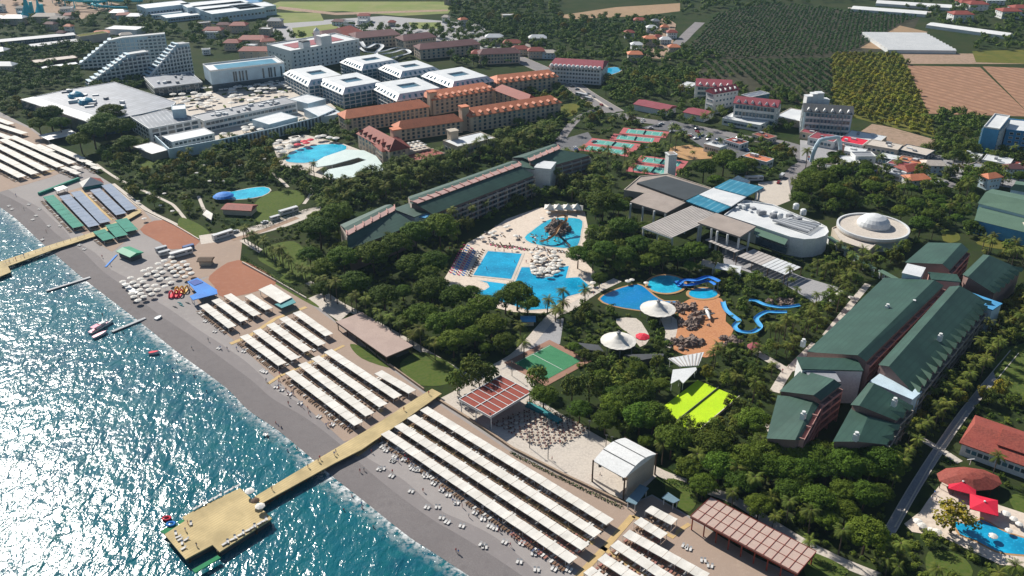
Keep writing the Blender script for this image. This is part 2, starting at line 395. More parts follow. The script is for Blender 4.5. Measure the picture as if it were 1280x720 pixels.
wet.add([(x, y, .04) for x, y in d0]+[(x, y, .04) for x, y in shore]+[(x, y, -.26) for x, y in d1], [(i, i+1, i+1+n, i+n) for i in range(n-1)]+[(n+i, n+i+1, n+i+1+n, n+i+n) for i in range(n-1)])
setting('wet_shingle', wet, 'wetsand')
MT['dampsand'] = msand('damp_sand', (.27,.245,.24), (.23,.21,.205), (.31,.285,.275))
dm = MB(); d2 = [(p[0]-a.x*(12+4*noise.noise(Vector((p[0]*.03,p[1]*.03,8)))), p[1]-a.y*(12+4*noise.noise(Vector((p[0]*.03,p[1]*.03,8))))) for p, a in zip(shore, nrm)]
dm.add([(x, y, .03) for x, y in d2]+[(x, y, .031) for x, y in d0], [(i, i+1, i+1+n, i+n) for i in range(n-1)]); setting('damp_sand', dm, 'dampsand')
PZC = [0]
def patch(name, pts, m, z, kind='structure', sm=0, blk=True, at=None, closed=True):
    q = pl(pts) if not at else pts
    if sm: q = smooth(q, sm, True)
    if blk: block(q, 1.)
    PZC[0] += 1
    return setting(name, MB().sheet(q, z+.0011*PZC[0]), m, kind)
block(list(q)+list(reversed(inl)), 2.)
BLOCK.append((-1200, 900, -300, 1200, list(shore)+[(-1200, -300), (-1200, 900)]))
patch('warm_sand', [(-200,118),(-10,142),(36,160),(98,207),(62,222),(0,240),(-150,170)], 'warmsand', .05, blk=False)
patch('warm_sand', [(235,360),(262,345),(300,330),(383,377),(420,404),(487,460),(540,500),(478,540),(430,552),(300,432),(262,400)], 'warmsand', .05, blk=False)
patch('warm_sand', [(548,505),(640,566),(785,634),(815,620),(862,648),(990,724),(1060,780),(860,800),(735,722),(660,668),(482,546)], 'warmsand', .05, blk=False)
patch('warm_sand', [(108,232),(140,232),(180,264),(190,276),(140,315),(100,290),(62,246)], 'warmsand', .05, blk=False)
patch('clay_court', [(175,287),(205,275),(250,302),(215,312),(200,303)], 'clay', .08, sm=3)
patch('clay_court', [(262,345),(298,325),(345,350),(325,363),(280,372),(268,358)], 'clay', .08, sm=3)
# ------------------------------------------------------------ roads and paths
MT['pave'] = M('pale_paving', (.52,.46,.39), .85, (.43,.38,.33), .2, c3=(.58,.52,.45))
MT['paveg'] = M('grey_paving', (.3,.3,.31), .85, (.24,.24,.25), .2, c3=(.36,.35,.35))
MT['asph'] = M('asphalt', (.12,.12,.13), .9, (.09,.09,.1), .15, c3=(.15,.15,.155))
MT['asphl'] = M('pale_old_asphalt', (.24,.22,.22), .9, (.19,.18,.18), .1)  # paler tone than the plain asphalt
MT['dirt'] = M('bare_earth', (.3,.2,.14), .95, (.22,.16,.1), .05, c3=(.36,.25,.18))
MT['deckp'] = M('pool_terrace', (.62,.52,.43), .8, (.52,.43,.35), .15, c3=(.68,.58,.48), s2=.7)
MT['line'] = M('painted_line', (.75,.75,.73), .7)
def path(name, pts, w, m, z=.06, sm=4, kerb=False):
    l = pl(pts)
    if sm: l = smooth(l, sm)
    k = len(l); v = [Vector(p) for p in l]
    for a, b in zip(v, v[1:]):
        d = (b-a)
        if d.length > 0:
            u = Vector((-d.y, d.x)).normalized()*(w/2+1.2); block([tuple(a+u), tuple(b+u), tuple(b-u), tuple(a-u)], 0.)
    o = setting(name, MB().ribbon(l, w, z), m)
    if kerb:
        e = MB()
        for s_ in (1, -1):
            q = []
            for i, p in enumerate(v):
                d = (v[min(i+1,k-1)]-v[max(i-1,0)]).normalized(); q.append(p+Vector((-d.y, d.x))*s_*(w/2+.15))
            e.ribbon(q, .3, z+.12, h=.12)
        setting('kerb', e, 'kerb')
    return o
path('promenade_path', [(140,230),(182,262),(217,280),(250,300)], 3.6, 'pave')
path('promenade_path', [(303,300),(345,326),(383,351),(420,377),(440,388),(480,410),(517,431),(553,453),(600,480)], 3.6, 'pave', .07)
path('promenade_path', [(660,497),(700,522),(747,550),(790,572),(827,592),(870,608),(917,625),(960,652),(1010,682),(1055,704),(1100,722)], 4.2, 'pave', .07)
path('garden_path', [(120,205),(150,225),(205,250),(222,262),(250,300)], 2., 'pave')
path('access_road', [(250,300),(300,292),(345,281),(380,268),(405,262)], 13, 'pave', .08)
path('access_road', [(290,300),(330,288),(372,272)], 4, 'dirt', .11)
patch('sandy_yard', [(205,330),(250,300),(300,290),(303,300),(300,328),(262,345),(232,352)], 'warmsand', .06)
path('garden_path', [(338,215),(352,226),(360,234)], 2.2, 'pave', .09); path('garden_path', [(378,225),(390,238),(380,255)], 2.2, 'pave', .09)
path('garden_path', [(248,245),(255,262),(262,275)], 2., 'pave', .09)
path('main_road', [(640,70),(700,97),(735,120),(768,140)], 17, 'asphl', .05, kerb=True)
path('main_road', [(690,100),(700,96),(760,134)], 2, 'pave', .1)
path('country_road', [(828,66),(850,52),(862,40),(875,28)], 12, 'asphl', .05)
path('field_track', [(1060,10),(1100,12),(1165,15)], 9, 'pave', .05, 0)
path('paved_lane', [(1268,440),(1208,513),(1173,563),(1140,615),(1110,668)], 3., 'paveg', .07, kerb=True)
path('paved_lane', [(1150,548),(1175,562),(1200,578)], 3, 'pave', .09)
path('bridge_walk', [(772,350),(740,366),(712,385),(690,396),(660,430),(640,448),(600,470)], 5.2, 'pave', .1)
path('garden_path', [(944,440),(965,452),(985,462),(1000,450),(1020,430)], 4.2, 'pave', .09)
path('garden_path', [(985,462),(975,478),(968,490)], 4, 'pave', .1)
path('garden_path', [(1032,420),(1060,385),(1085,355)], 3.2, 'pave', .09)
path('garden_path', [(960,530),(975,560),(990,580)], 3, 'pave', .09)
path('service_road', [(948,235),(975,242),(985,225),(1005,205),(1060,200),(1150,218),(1200,235)], 9, 'asphl', .06)
path('service_road', [(700,175),(720,150),(745,138),(770,140)], 7, 'asphl', .06)
path('car_park', [(770,142),(800,150),(860,158),(930,172),(990,182),(1010,205)], 12, 'asphl', .055)
patch('forecourt', [(948,228),(985,225),(990,250),(970,258),(945,250)], 'pave', .1)
patch('plaza', [(546,500),(566,490),(600,462),(640,448),(668,480),(665,497),(742,543),(826,590),(812,604),(787,628),(700,590),(640,560)], 'pave', .05)
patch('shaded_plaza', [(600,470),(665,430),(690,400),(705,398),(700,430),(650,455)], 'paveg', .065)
patch('promenade_strip', [(383,374),(402,366),(440,388),(424,402)], 'pave', .06)
patch('bare_lot', [(1075,165),(1090,155),(1110,158),(1170,175),(1165,190),(1140,186)], 'dirt', .04)
patch('sand_court', [(838,184),(862,181),(897,190),(890,198),(860,200),(835,193)], 'tan', .06)
patch('car_park', [(800,160),(840,150),(905,170),(940,190),(930,200),(880,185),(850,165)], 'asph', .045)
patch('car_park', [(640,215),(700,195),(745,180),(735,165),(700,175),(650,200)], 'asph', .045)
patch('paved_court', [(160,140),(212,122),(300,108),(360,100),(400,118),(420,135),(395,150),(330,170),(215,190)], 'pave', .04)
patch('paved_court', [(340,180),(380,168),(430,180),(478,198),(482,212),(430,226),(405,224),(350,206)], 'pave', .05)
patch('paved_court', [(900,300),(1000,345),(1050,360),(1020,380),(980,355),(905,330)], 'paveg', .04)
patch('rooftop_garden_lawn', [(415,128),(455,128),(465,137),(430,143)], 'leafA', .06, blk=True)
# lawns and fields
MT['lawn'] = M('lawn', (.075,.12,.02), .95, (.05,.09,.018), .12, c3=(.1,.12,.03), spec=.1)
MT['lawny'] = M('dry_lawn', (.15,.14,.03), .95, (.09,.11,.02), .08, spec=.1)
for q in ([(335,308),(368,302),(384,322),(372,350),(340,335),(322,322)], [(318,255),(340,240),(372,238),(380,250),(355,270),(322,277)], [(225,272),(248,280),(262,292),(250,298),(225,290)],
          [(500,455),(530,440),(572,462),(560,480),(520,480)], [(305,330),(322,332),(395,380),(380,376)], [(350,348),(375,355),(400,345),(390,330)], [(1160,690),(1200,694),(1215,720),(1165,725)],
          [(1262,620),(1290,620),(1290,655),(1270,640)], [(1240,448),(1290,430),(1290,480),(1262,500)], [(175,195),(215,190),(212,205),(180,210)], [(835,598),(872,612),(862,640),(835,622)],
          [(1010,690),(1060,712),(1040,725),(1008,722)], [(845,268),(880,262),(900,270),(870,285)], [(438,430),(470,440),(490,460),(452,448)]):
    patch('lawn', q, 'lawn', .05, sm=4)
for q in ([(1220,303),(1250,297),(1290,306),(1290,315),(1240,310)], [(1178,292),(1195,290),(1200,300),(1182,304)], [(680,140),(708,130),(725,132),(715,145),(685,147)]): patch('dry_lawn', q, 'lawny', .05, sm=3)
MT['field1'] = stripes('ploughed_field', (.38,.22,.14), (.26,.14,.09), .035, radians(-28), .95, .55, .1, .3, 3.)
MT['field2'] = M('tan_field', (.36,.235,.14), .95, (.29,.2,.11), .01)
MT['grassf'] = M('meadow', (.17,.21,.04), .95, (.12,.17,.035), .006, c3=(.21,.22,.07))
MT['earthd'] = stripes('dark_orchard_soil', (.05,.05,.03), (.08,.07,.045), .18, radians(50), .95, .5, .1)
patch('ploughed_field', [(1133,82),(1225,84),(1290,146),(1160,142),(1150,120)], 'field1', .06)
patch('ploughed_field', [(1228,83),(1300,86),(1300,146),(1290,146)], 'field1', .08)
patch('bare_strip', [(1123,66),(1290,68),(1290,80),(1130,80)], 'dirt', .04)
patch('yellow_field', [(1215,64),(1290,62),(1290,80),(1220,78)], 'lawny', .07)
path('field_track', [(1224,84),(1262,118),(1280,142)], 4, 'ground', .1, 0)
patch('bare_field', [(695,20),(770,9),(850,4),(850,14),(800,20),(715,24)], 'field2', .06)
patch('meadow', [(330,8),(350,2),(560,2),(565,10),(560,17),(500,20),(430,14),(370,15)], 'grassf', .06)
patch('meadow', [(330,16),(400,16),(405,26),(340,30)], 'grassf', .05)
patch('meadow', [(365,35),(415,30),(430,38),(410,46),(370,48)], 'grassf', .07)
patch('meadow', [(510,28),(550,28),(555,36),(515,36)], 'grassf', .06)
patch('farm_track', [(350,8),(420,16),(560,12),(560,14),(420,19),(345,11)], 'dirt', .09)
patch('orchard_soil', [(850,70),(900,16),(960,4),(1150,22),(1130,60),(1040,72),(905,74)], 'earthd', .03, blk=False)
patch('orchard_soil', [(880,75),(1040,75),(1040,140),(960,120),(870,100)], 'earthd', .03, blk=False)
patch('orchard_grass', [(1040,70),(1128,68),(1150,118),(1162,145),(1170,172),(1108,158),(1042,140)], 'lawny', .05, blk=False)
patch('vine_plot', [(1075,60),(1125,32),(1160,40),(1110,62)], 'field2', .06)
patch('village_ground', [(790,70),(830,20),(845,30),(838,75)], 'dirt', .04, blk=False)
patch('village_ground', [(330,30),(480,20),(600,30),(640,70),(560,60),(450,50),(350,50)], 'paveg', .02, blk=False)
patch('village_ground', [(0,-4),(90,-6),(150,5),(100,25),(0,22)], 'dirt', .02, blk=False)
patch('village_ground', [(1000,175),(1180,195),(1290,205),(1290,240),(1150,215),(1000,200)], 'paveg', .03, blk=False)
# ------------------------------------------------------------ pools
def mpool(name, c, c2):
    m, nt, b = nodes(name); v = posn(nt)
    o = mix(nt, nz(nt, v, .06, 3), c, tuple(x*.72 for x in c2)); o = mix(nt, nz(nt, v, .9, 2, lo=.55, hi=.8), o, tuple(min(1,x*1.25+.02) for x in c))
    L(nt, o, b.inputs['Base Color']); b.inputs['Roughness'].default_value = .08; b.inputs['Specular IOR Level'].default_value = .5
    n_ = N(nt, 'ShaderNodeTexNoise'); n_.inputs['Scale'].default_value = 1.2; L(nt, v, n_.inputs['Vector'])
    k = N(nt, 'ShaderNodeBump'); k.inputs['Strength'].default_value = .3; k.inputs['Distance'].default_value = .1; L(nt, n_.outputs[0], k.inputs['Height']); L(nt, k.outputs[0], b.inputs['Normal'])
    return m
MT['pool'] = mpool('pool_water', (.01,.38,.62), (.01,.31,.56))
MT['pool2'] = mpool('shallow_pool_water', (.03,.45,.6), (.02,.38,.58))
MT['pool3'] = mpool('deep_pool_water', (.005,.2,.5), (.005,.28,.55))
MT['poolt'] = mpool('turquoise_pool_water', (.04,.55,.72), (.02,.45,.7))
patch('pool_terrace', [(555,349),(570,325),(584,304),(613,288),(633,274),(673,260),(709,258),(731,265),(736,290),(728,312),(734,330),(745,342),(740,352),(744,362),(716,378),(700,386),(680,392),(640,390),(600,380),(560,362)], 'deckp', .06)
def pool(name, pts, m, z, sm=0, rim='kerb', rw=.7, px=True):
    q = pl(pts) if px else pts
    if sm: q = smooth(q, sm, True)
    block(q, 3.)
    setting(name+'_edge', MB().prism(grow(q, rw), 0, z+.05), rim)
    return setting(name, MB().sheet(q, z+.1), m)
pool('rectangular_pool', [(610,314.4),(652.2,317.8),(638.9,349.3),(591.6,344.4)], 'pool', .2, rw=1.4)
pool('lagoon_pool', [(590,364),(606,363),(612,359),(609,354),(600,351),(638,356),(645,351),(652,334.5),(662,334.5),(664,342),(675,348),(690,346),(698,338),(699,334),(711,333),(707,348),(724,347),(737,358),(735,364),(709,371),(700,378),(690,386),(660,388),(624,376),(606,372)], 'pool', .12, rw=.9)
pool('island_pool', [(656,297),(664,290),(673,283),(684,276),(696,273),(718,273),(728,277),(726,290),(724,303),(716,310),(690,309),(664,304)], 'pool2', .12, 2, rw=.8)
pool('splash_pool', [(750,374),(760,367),(772,362),(785,358),(797,356),(806,360),(816,369),(830,377),(846,377),(852,384),(840,392),(800,388),(765,382)], 'pool3', .12, 2, 'tan', 1.)
MT['splashfloor'] = M('ochre_rubber_floor', (.48,.2,.08), .9, (.4,.16,.07), .2, c3=(.52,.25,.12))
patch('splash_floor', [(850,384),(862,374),(885,370),(902,374),(908,390),(907,402),(917,412),(908,428),(893,445),(870,446),(842,438),(845,420),(848,404)], 'splashfloor', .1, sm=2)
def ell(cx, cy, rx, ry, n=28): return [(cx+rx*cos(2*pi*i/n), cy+ry*sin(2*pi*i/n)) for i in range(n)]
pool('round_pool', ell(832.5,356,23,11), 'poolt', .3, 0, 'tan', 1.4)
pool('small_round_pool', ell(879,367.5,18,6.5), 'pool', .25, 0, 'tan', 1.4)
patch('white_walk', [(833,390),(846,400),(848,420),(838,436),(830,432),(832,415),(826,400)], 'pave', .09)
patch('tent_terrace', [(770,399),(795,398),(806,410),(812,424),(800,434),(790,420),(776,410)], 'pave', .07, sm=2)
pool('small_garden_pool', [(275,241),(290,240),(310,236),(330,234),(338,238),(328,245),(305,249),(280,249)], 'poolt', .12, 2, 'kerb', .7)
pool('turquoise_pool', [(357,200),(362,192),(375,186),(400,181),(428,181),(433,186),(420,194),(400,201),(380,204),(362,203)], 'poolt', .14, 2, 'kerb', .8)
pool('corner_pool', [(1193,652),(1210,657),(1227,650),(1247,661),(1262,668),(1295,679),(1300,693),(1270,693),(1245,689),(1220,676),(1200,668)], 'pool', .12, 2, 'tan', .8)
patch('corner_pool_terrace', [(1150,640),(1160,625),(1180,600),(1210,615),(1250,632),(1290,645),(1290,712),(1250,706),(1215,690),(1180,672),(1140,665),(1130,655)], 'deckp', .06)
pool('roadside_pool', [(748,88),(768,84),(778,87),(765,93),(750,92)], 'pool', .1, 2)
# sports courts
MT['courtred'] = M('court_red', (.5,.13,.13), .85, (.42,.1,.11), .1)
MT['courtgreen'] = M('court_green', (.07,.34,.28), .85, (.1,.38,.33), .1)
MT['lime'] = M('lime_turf', (.5,.72,.01), .9, (.42,.66,.01), .15)
MT['turf'] = M('green_turf', (.04,.2,.09), .9, (.06,.24,.11), .15)
MT['net'] = M('net_dark', (.05,.06,.06), .8)
def quad(q, u0, v0, u1, v1):
    a, b, c, d = [Vector(p) for p in q]
    f = lambda u, v: tuple((a*(1-u)+b*u)*(1-v)+(d*(1-u)+c*u)*v)
    return [f(u0,v0), f(u1,v0), f(u1,v1), f(u0,v1)]
def court(A, B, C, lab):
    q = rect(A, B, C); block(q, 2.); c = cen(q)
    t = thing('tennis_court', lab, 'tennis court', c, 'tennis courts of the resort')
    MB().prism(q, 0, .12).build('surround', 'courtred', t)
    MB().prism(quad(q,.12,.17,.88,.83), .12, .16).build('playing_surface', 'courtgreen', t)
    l = MB()
    for u0,v0,u1,v1 in ((.17,.22,.83,.235),(.17,.765,.83,.78),(.17,.235,.178,.765),(.822,.235,.83,.765),(.178,.3,.822,.31),(.178,.69,.822,.70),(.33,.31,.337,.69),(.663,.31,.67,.69),(.337,.495,.663,.505)): l.sheet(quad(q,u0,v0,u1,v1), .19)
    l.build('court_lines', 'line', t)
    a, b = quad(q,.5,.17,.5,.83)[0], quad(q,.5,.17,.5,.83)[2]
    MB().bar((*a,.65), (*b,.65), .08, .9).build('net', 'net', t)
for A, B, C, lab in (((721,187.5),(785,196),(795,188.3),'red and green tennis court half hidden by palms, front left one'),
    ((732,180),(795,188),(806,180.8),'red and green tennis court directly behind the front left one'),
    ((762,174.5),(822,180),(832,173),'red and green tennis court third back from the palms'),
    ((774,167),(832.5,172.5),(843,165.5),'red and green tennis court farthest from the sea'),
    ((782,214),(843,222),(853,211.3),'red and green tennis court beside the white tower, nearer strip'),
    ((793.5,203),(853.5,211),(862,202),'red and green tennis court behind the white tower, farther strip')): court(A, B, C, lab)
q = rect((870.7,541.9),(923.5,497.5),(873.5,474.6)); block(q, 2.5)
t = thing('sports_court', 'lime green synthetic sports court split by a dark line', 'sports court', cen(q))
MB().prism(q, 0, .3).build('turf', 'lime', t); MB().prism(quad(q,-.02,.5,1.02,.515), .3, .8).build('divider', 'dgrey', t)
MB().prism(quad(q,-.02,-.015,1.0,0), 0, 1.2).build('fence', 'kerb', t)
q = rect((643,454),(687,431.5),(716,457)); block(q, 2)
t = thing('sports_court', 'dull green mini football court framed by brown paving', 'sports court', cen(q))
MB().prism(grow(q, 3.2), 0, .15).build('surround', M('brown_paving', (.36,.2,.14), .9), t); MB().prism(q, .15, .22).build('turf', 'turf', t)
l = MB()
for a in ((.02,.02,.98,.03),(.49,.03,.5,.97)): l.sheet(quad(q,*a), .24)
l.build('court_lines', 'line', t)
# ------------------------------------------------------------ buildings
_W = {}
MT['curt'] = M('drawn_curtain', (.3,.28,.25), .8)
def winmesh(w, h, d, glass, frame, fw=.18):
    k = (round(w,2), round(h,2), round(d,2), glass, frame, fw)
    if k not in _W:
        m = MB(); m.box(0, 0, -h/2+fw, w-2*fw, d*1.2, h-2*fw, 0, 0)
        for a in ((0, h/2-fw, w, fw), (0, -h/2, w, fw)): m.box(a[0], 0, a[1], a[2], d*1.6, a[3], 0, 1)
        for x in (-w/2+fw/2, w/2-fw/2): m.box(x, 0, -h/2+fw, fw, d*1.6, h-2*fw, 0, 1)
        _W[k] = m.mesh('window', [glass, frame])
    return _W[k]
def balmesh(w, h, rail, glass):
    k = ('b', round(w,2), round(h,2), rail, glass)
    if k not in _W:
        m = MB(); m.box(0, -.05, -h/2, w, .3, h*.8, 0, 1)
        m.box(0, -.7, -h/2-.1, w+.3, 1.3, .22, 0, 0); m.box(0, -1.3, -h/2+.12, w+.3, .12, h*.27, 0, 0)
        m.box(-w/2-.1, -.7, -h/2+.1, .14, 1.3, h*.8, 0, 0); m.box(w/2+.1, -.7, -h/2+.1, .14, 1.3, h*.8, 0, 0)
        _W[k] = m.mesh('balcony', [rail, glass])
    return _W[k]
NW = {}
def facade(t, p0, p1, z0, z1, floors, bays, w=1.6, h=1.5, glass='glass', frame='white', kind='win', margin=1.5, d=.2, fw=.18, name=None):
    a, b = Vector(p0), Vector(p1); ln = (b-a).length; u = (b-a)/ln; n = Vector((u.y, -u.x)); ang = atan2(u.y, u.x)
    fh = (z1-z0)/floors
    for f in range(floors):
        for i in range(bays):
            if NW.get(t.name, 0) >= 98: return
            NW[t.name] = NW.get(t.name, 0)+1
            s = margin+(ln-2*margin)*(i+.5)/bays; q = a+u*s+n*.02; z = z0+fh*(f+.52)
            gl = glass if R() < .68 else 'curt' if R() < .5 else 'bglass'
            if kind == 'win': inst(name or 'window', winmesh(w, h, d, gl, frame, fw), (q.x, q.y, z), ang, 1., t)
            else: inst(name or 'balcony', balmesh(w, fh*.95, frame, gl), (q.x, q.y, z), ang, 1., t)
def sees(p0, p1):
    u = Vector(p1)-Vector(p0); n = Vector((u.y, -u.x)); m = (Vector(p0)+Vector(p1))/2
    return n.dot(-m) > 0
def gable(q, z, rh, ov=.8, hip=0.):
    """roof along edge q0-q1; returns MB of roof surfaces with thickness"""
    a, b, c, d = [Vector((*p, z)) for p in q]
    u = (b-a).normalized(); w = (d-a).normalized()
    a, b, c, d = a-u*ov-w*ov, b+u*ov-w*ov, c+u*ov+w*ov, d-u*ov+w*ov
    up = Vector((0,0,rh)); e = (a+d)/2+up+u*hip; f = (b+c)/2+up-u*hip; dn = Vector((0,0,-.35))
    m = MB(); m.add([a,b,c,d,e,f], [(0,1,5,4),(2,3,4,5),(0,4,3),(1,2,5)])
    m.add([a,b,c,d,a+dn,b+dn,c+dn,d+dn], [(0,4,5,1),(1,5,6,2),(2,6,7,3),(3,7,4,0),(4,7,6,5)]); return m
ROOF = {}
def building(name, label, cat, A, B, C, z, z0=0., roof='flat', wall='white', rm='grey', rh=3., hip=0., floors=0, bays=(0,0), w=1.6, h=1.5, glass='glass', frame='white', kind='win',
             group=None, par=.7, q=None, units=0, margin=1.5, blk=True, fw=.18, parm=None, base=None):
    q = ccw(q if q else rect(A, B, C, z)); c = cen(q)
    if blk: block(q, 1.5)
    t = thing(name, label, cat, (c[0], c[1], z0), group)
    MB().prism(q, z0, z).build('wall', wall, t)
    if roof == 'flat':
        rf = MB().prism(grow(q, -.35), z, z+.12).build('roof', rm, t)
        if par:
            g_ = MB(); o, i_ = grow(q, .12), grow(q, -.3); n = len(q)
            for k in range(n): g_.prism([o[k], o[(k+1) % n], i_[(k+1) % n], i_[k]], z+.01, z+par)
            g_.build('parapet', parm or wall, rf)
    else: rf = gable(q, z+.02, rh, .9, hip).build('roof', rm, t)
    if floors:
        n = len(q)
        for k in range(n):
            p0, p1 = q[k], q[(k+1) % n]; ln = hypot(p1[0]-p0[0], p1[1]-p0[1])
            if sees(p0, p1) and ln > 5:
                nb = bays[0] if ln >= max(hypot(q[1][0]-q[0][0], q[1][1]-q[0][1]), hypot(q[2][0]-q[1][0], q[2][1]-q[1][1]))-.1 else bays[1]
                if nb: facade(t, p0, p1, z0+.3, z-.3, floors, nb, w, h, glass, frame, kind, margin, fw=fw)
    if base: MB().prism(grow(q, .15), z0, z0+base[0], top=False).build('base_band', base[1], t)
    if units:
        u = Vector(q[1])-Vector(q[0]); v = Vector(q[3])-Vector(q[0]); an = atan2(u.y, u.x)
        for i in range(units):
            p = Vector(q[0])+u*U(.15,.85)+v*U(.2,.8); MB().box(p.x, p.y, z+.1, U(1.5,4), U(1.2,3), U(.8,2.), an).build('roof_unit', 'whiteroof' if R() < .6 else 'grey', rf)
    ROOF[t.name] = rf
    return t, q
# --- six white roofed blocks
def block6(A, B, C, lab):
    z = 13.; q = ccw(rect(A, B, C, z)); c = cen(q); block(q, 2)
    t = thing('hotel_block', lab, 'hotel block', c, 'white roofed hotel blocks with courtyards')
    MB().prism(grow(q, -.8), 0, z).build('wall', 'bglass', t)
    o, i1 = grow(q, .6), grow(q, -5.); ct = quad(q, .32, .36, .68, .62); r = MB()
    z1 = z+3.2
    for k in range(4):
        k2 = (k+1) % 4
        r.add([(*o[k], z-1.), (*o[k2], z-1.), (*i1[k2], z1), (*i1[k], z1)], [(0,1,2,3)])
        r.add([(*i1[k], z1), (*i1[k2], z1), (*ccw(ct)[k2], z1), (*ccw(ct)[k], z1)], [(0,1,2,3)])
        r.add([(*ccw(ct)[k], z1), (*ccw(ct)[k2], z1), (*ccw(ct)[k2], z1-1.5), (*ccw(ct)[k], z1-1.5)], [(0,1,2,3)])
    r.build('roof', 'whiteroof', t)
    MB().sheet(ct, z1-1.2).build('courtyard_skylight', 'bglass', t)
    for k in range(4):
        p0, p1 = Vector(grow(q,-.8)[k]), Vector(grow(q,-.8)[(k+1) % 4])
        if not sees(p0, p1): continue
        u = (p1-p0); ln = u.length; u.normalize(); n_ = Vector((u.y, -u.x)); an = atan2(u.y, u.x)
        for f in range(4):
            m = (p0+p1)/2+n_*.5; MB().box(m.x, m.y, f*3.1+2.6, ln+.8, 1.1, .55, an).build('floor_band', 'white', t)
        for s in range(0, 9):
            p = p0+u*(ln*s/8)+n_*.35; MB().box(p.x, p.y, 0, .5, .7, 12.2, an).build('pillar', 'white', t)
        e0, e1, f0, f1 = Vector((*o[k], z-1.)), Vector((*o[(k+1) % 4], z-1.)), Vector((*i1[k], z1)), Vector((*i1[(k+1) % 4], z1))
        for s in range(7):
            fr = (s+1)/8; g0 = e0.lerp(e1, fr).lerp(f0.lerp(f1, fr), .22); g1 = e0.lerp(e1, fr).lerp(f0.lerp(f1, fr), .62)
            MB().bar(g0+Vector((0,0,.15)), g1+Vector((0,0,.15)), 1.8, .5).build('dormer_window', 'bglass', t)
for A, B, C, lab in (((385,107),(438,99),(418,82),'white roofed block at the front left, nearest the big courtyard hotel'),
  ((428.5,117),(486,107),(465,90),'white roofed block second from left of the front, above the garden roof'),
  ((496,125),(560,115),(535,97),'white roofed block nearest the terracotta hotel'),
  ((452,87),(502,79),(482,68),'white roofed block at the back left'),
  ((500,96),(552,88),(526,77),'white roofed block in the middle of the back row'),
  ((565,109),(619,100),(590,84),'white roofed block at the right end of the back row')): block6(A, B, C, lab)
# --- large white courtyard hotel
H = ht(363, 89, 64)
t, q = building('courtyard_hotel', 'large white courtyard hotel with rows of small windows and a maroon inner roof', 'hotel', (363,65), (449,50), (433,40), H, floors=5, bays=(15,6), w=2.2, h=2.2, fw=.25, rm='whiteroof', par=1.2, kind='win')
MB().prism(quad(q,.14,.25,.86,.75), H, H+.5).build('courtyard_roof', 'maroon', t)
MB().prism(quad(q,.2,.05,.3,.25), H, H+6).build('roof_tower', 'white', t); MB().prism(quad(q,.45,.02,.6,.25), H, H+9).build('roof_tower', 'white', t); MB().lathe(*cen(quad(q,.45,.3,.6,.5)), [(3,H+.5),(3,H+12),(2.2,H+13),(0,H+15)], 12).build('roof_tower', 'white', t)
MB().prism(quad(q,.2,.07,.3,.23), H+6, H+7).build('tower_cap', 'dgrey', t)
# --- white theatre block
H = ht(263, 114, 89)
t, q = building('theatre_block', 'big white block with tall dark slits and a flat roof terrace', 'building', (263,90), (355,79.5), (340,72), H, wall='palewall', rm='whiteroof', par=1.4, parm='white')
for u in (.3,.33,.38,.42,.47,.7,.78,.81,.86,.95):
    a = quad(q,u,0,u,1)[0] if sees(q[0], q[1]) else quad(q,u,1,u,0)[0]
    an = atan2(q[1][1]-q[0][1], q[1][0]-q[0][0]); MB().box(a[0], a[1], 7, 1.4, .5, H-9, an).build('window_slit', 'glass', t)
MB().prism(quad(q,.12,.2,.93,.8), H+.1, H+.3).build('roof_pool', 'tealroof', t)
MB().prism(grow(q,.3), 0, 6.5, top=False).build('glazed_base', 'glass', t)
for k in range(14):
    p = quad(q, .08+.065*k, -.25, .1, .1)[0]; MB().box(p[0], p[1], 3.2, 3.4, 3, .3, .3).build('terrace_canopy', 'canvas', t)
# --- grey hall etc
H = ht(195, 120, 110)
building('grey_hall', 'grey flat roofed pavilion with white roof plant beside the sloping terraced hotels', 'building', (193,111), (253,103.5), (235,90.5), H, wall='glass', rm='greyroof', units=9, par=.9, parm='white', floors=2, bays=(10,5), w=3.5, h=2.4)
qq = [P(x, y, 11) for x, y in ((26,125),(77,114),(143,103),(220,128),(216,133),(176,143),(113,154))]
t, q = building('convention_hall', 'wide low grey roofed convention hall with white edge and plant on top', 'building', 0, 0, 0, 11, q=qq, wall='glass', rm='greyroof', par=.5, parm='white')
MB().prism([P(x, y, 11.2) for x, y in ((26,125),(42,121.5),(128,148),(113,154))], 11.1, 11.5).build('eave_strip', 'whiteroof', t)
for x, y in ((95,120),(108,128)): MB().lathe(*P(x,y,12), [(6,11.1),(6,12.5),(4.5,14.5),(2,15.6),(0,16)], 14).build('roof_dome', 'tealroof', t)
for k in range(26):
    x = 80+U(0,75); y = 108+(x-80)*.25+U(0,18)
    w_ = P(x, y, 12); MB().box(w_[0], w_[1], 11.1, U(2,8), U(2,4), U(1,2.6), U(-.5,.5)).build('roof_unit', 'whiteroof' if R() < .75 else 'grey', t)
H = 10.5
t, q = building('seaside_block', 'three storey white block with a panelled grey roof and dark glazing', 'building', 0,0,0, H, q=[P(x,y,H) for x,y in ((163,146.5),(205,137),(250,149),(186,161.5))], wall='white', rm='solar', par=.6, floors=3, bays=(8,6), w=5, h=2.6)
building('white_annex', 'plain white wall block with tower above the slotted wall', 'building', (215,138), (232,136.5), (231,131), 17, wall='palewall', rm='whiteroof', par=.5)
building('long_gallery', 'long low white gallery with rooftop plant behind the slotted wall', 'building', (255,152), (371,128), (364,120), 8.5, wall='white', rm='grey', units=26, floors=2, bays=(22,2), w=4, h=2.4)
building('white_roof_hall', 'low box with a bright blank white roof left of the turquoise pool', 'building', (336,156), (372,146.5), (360,138), 8, wall='palewall', rm='whiteroof', par=.3)
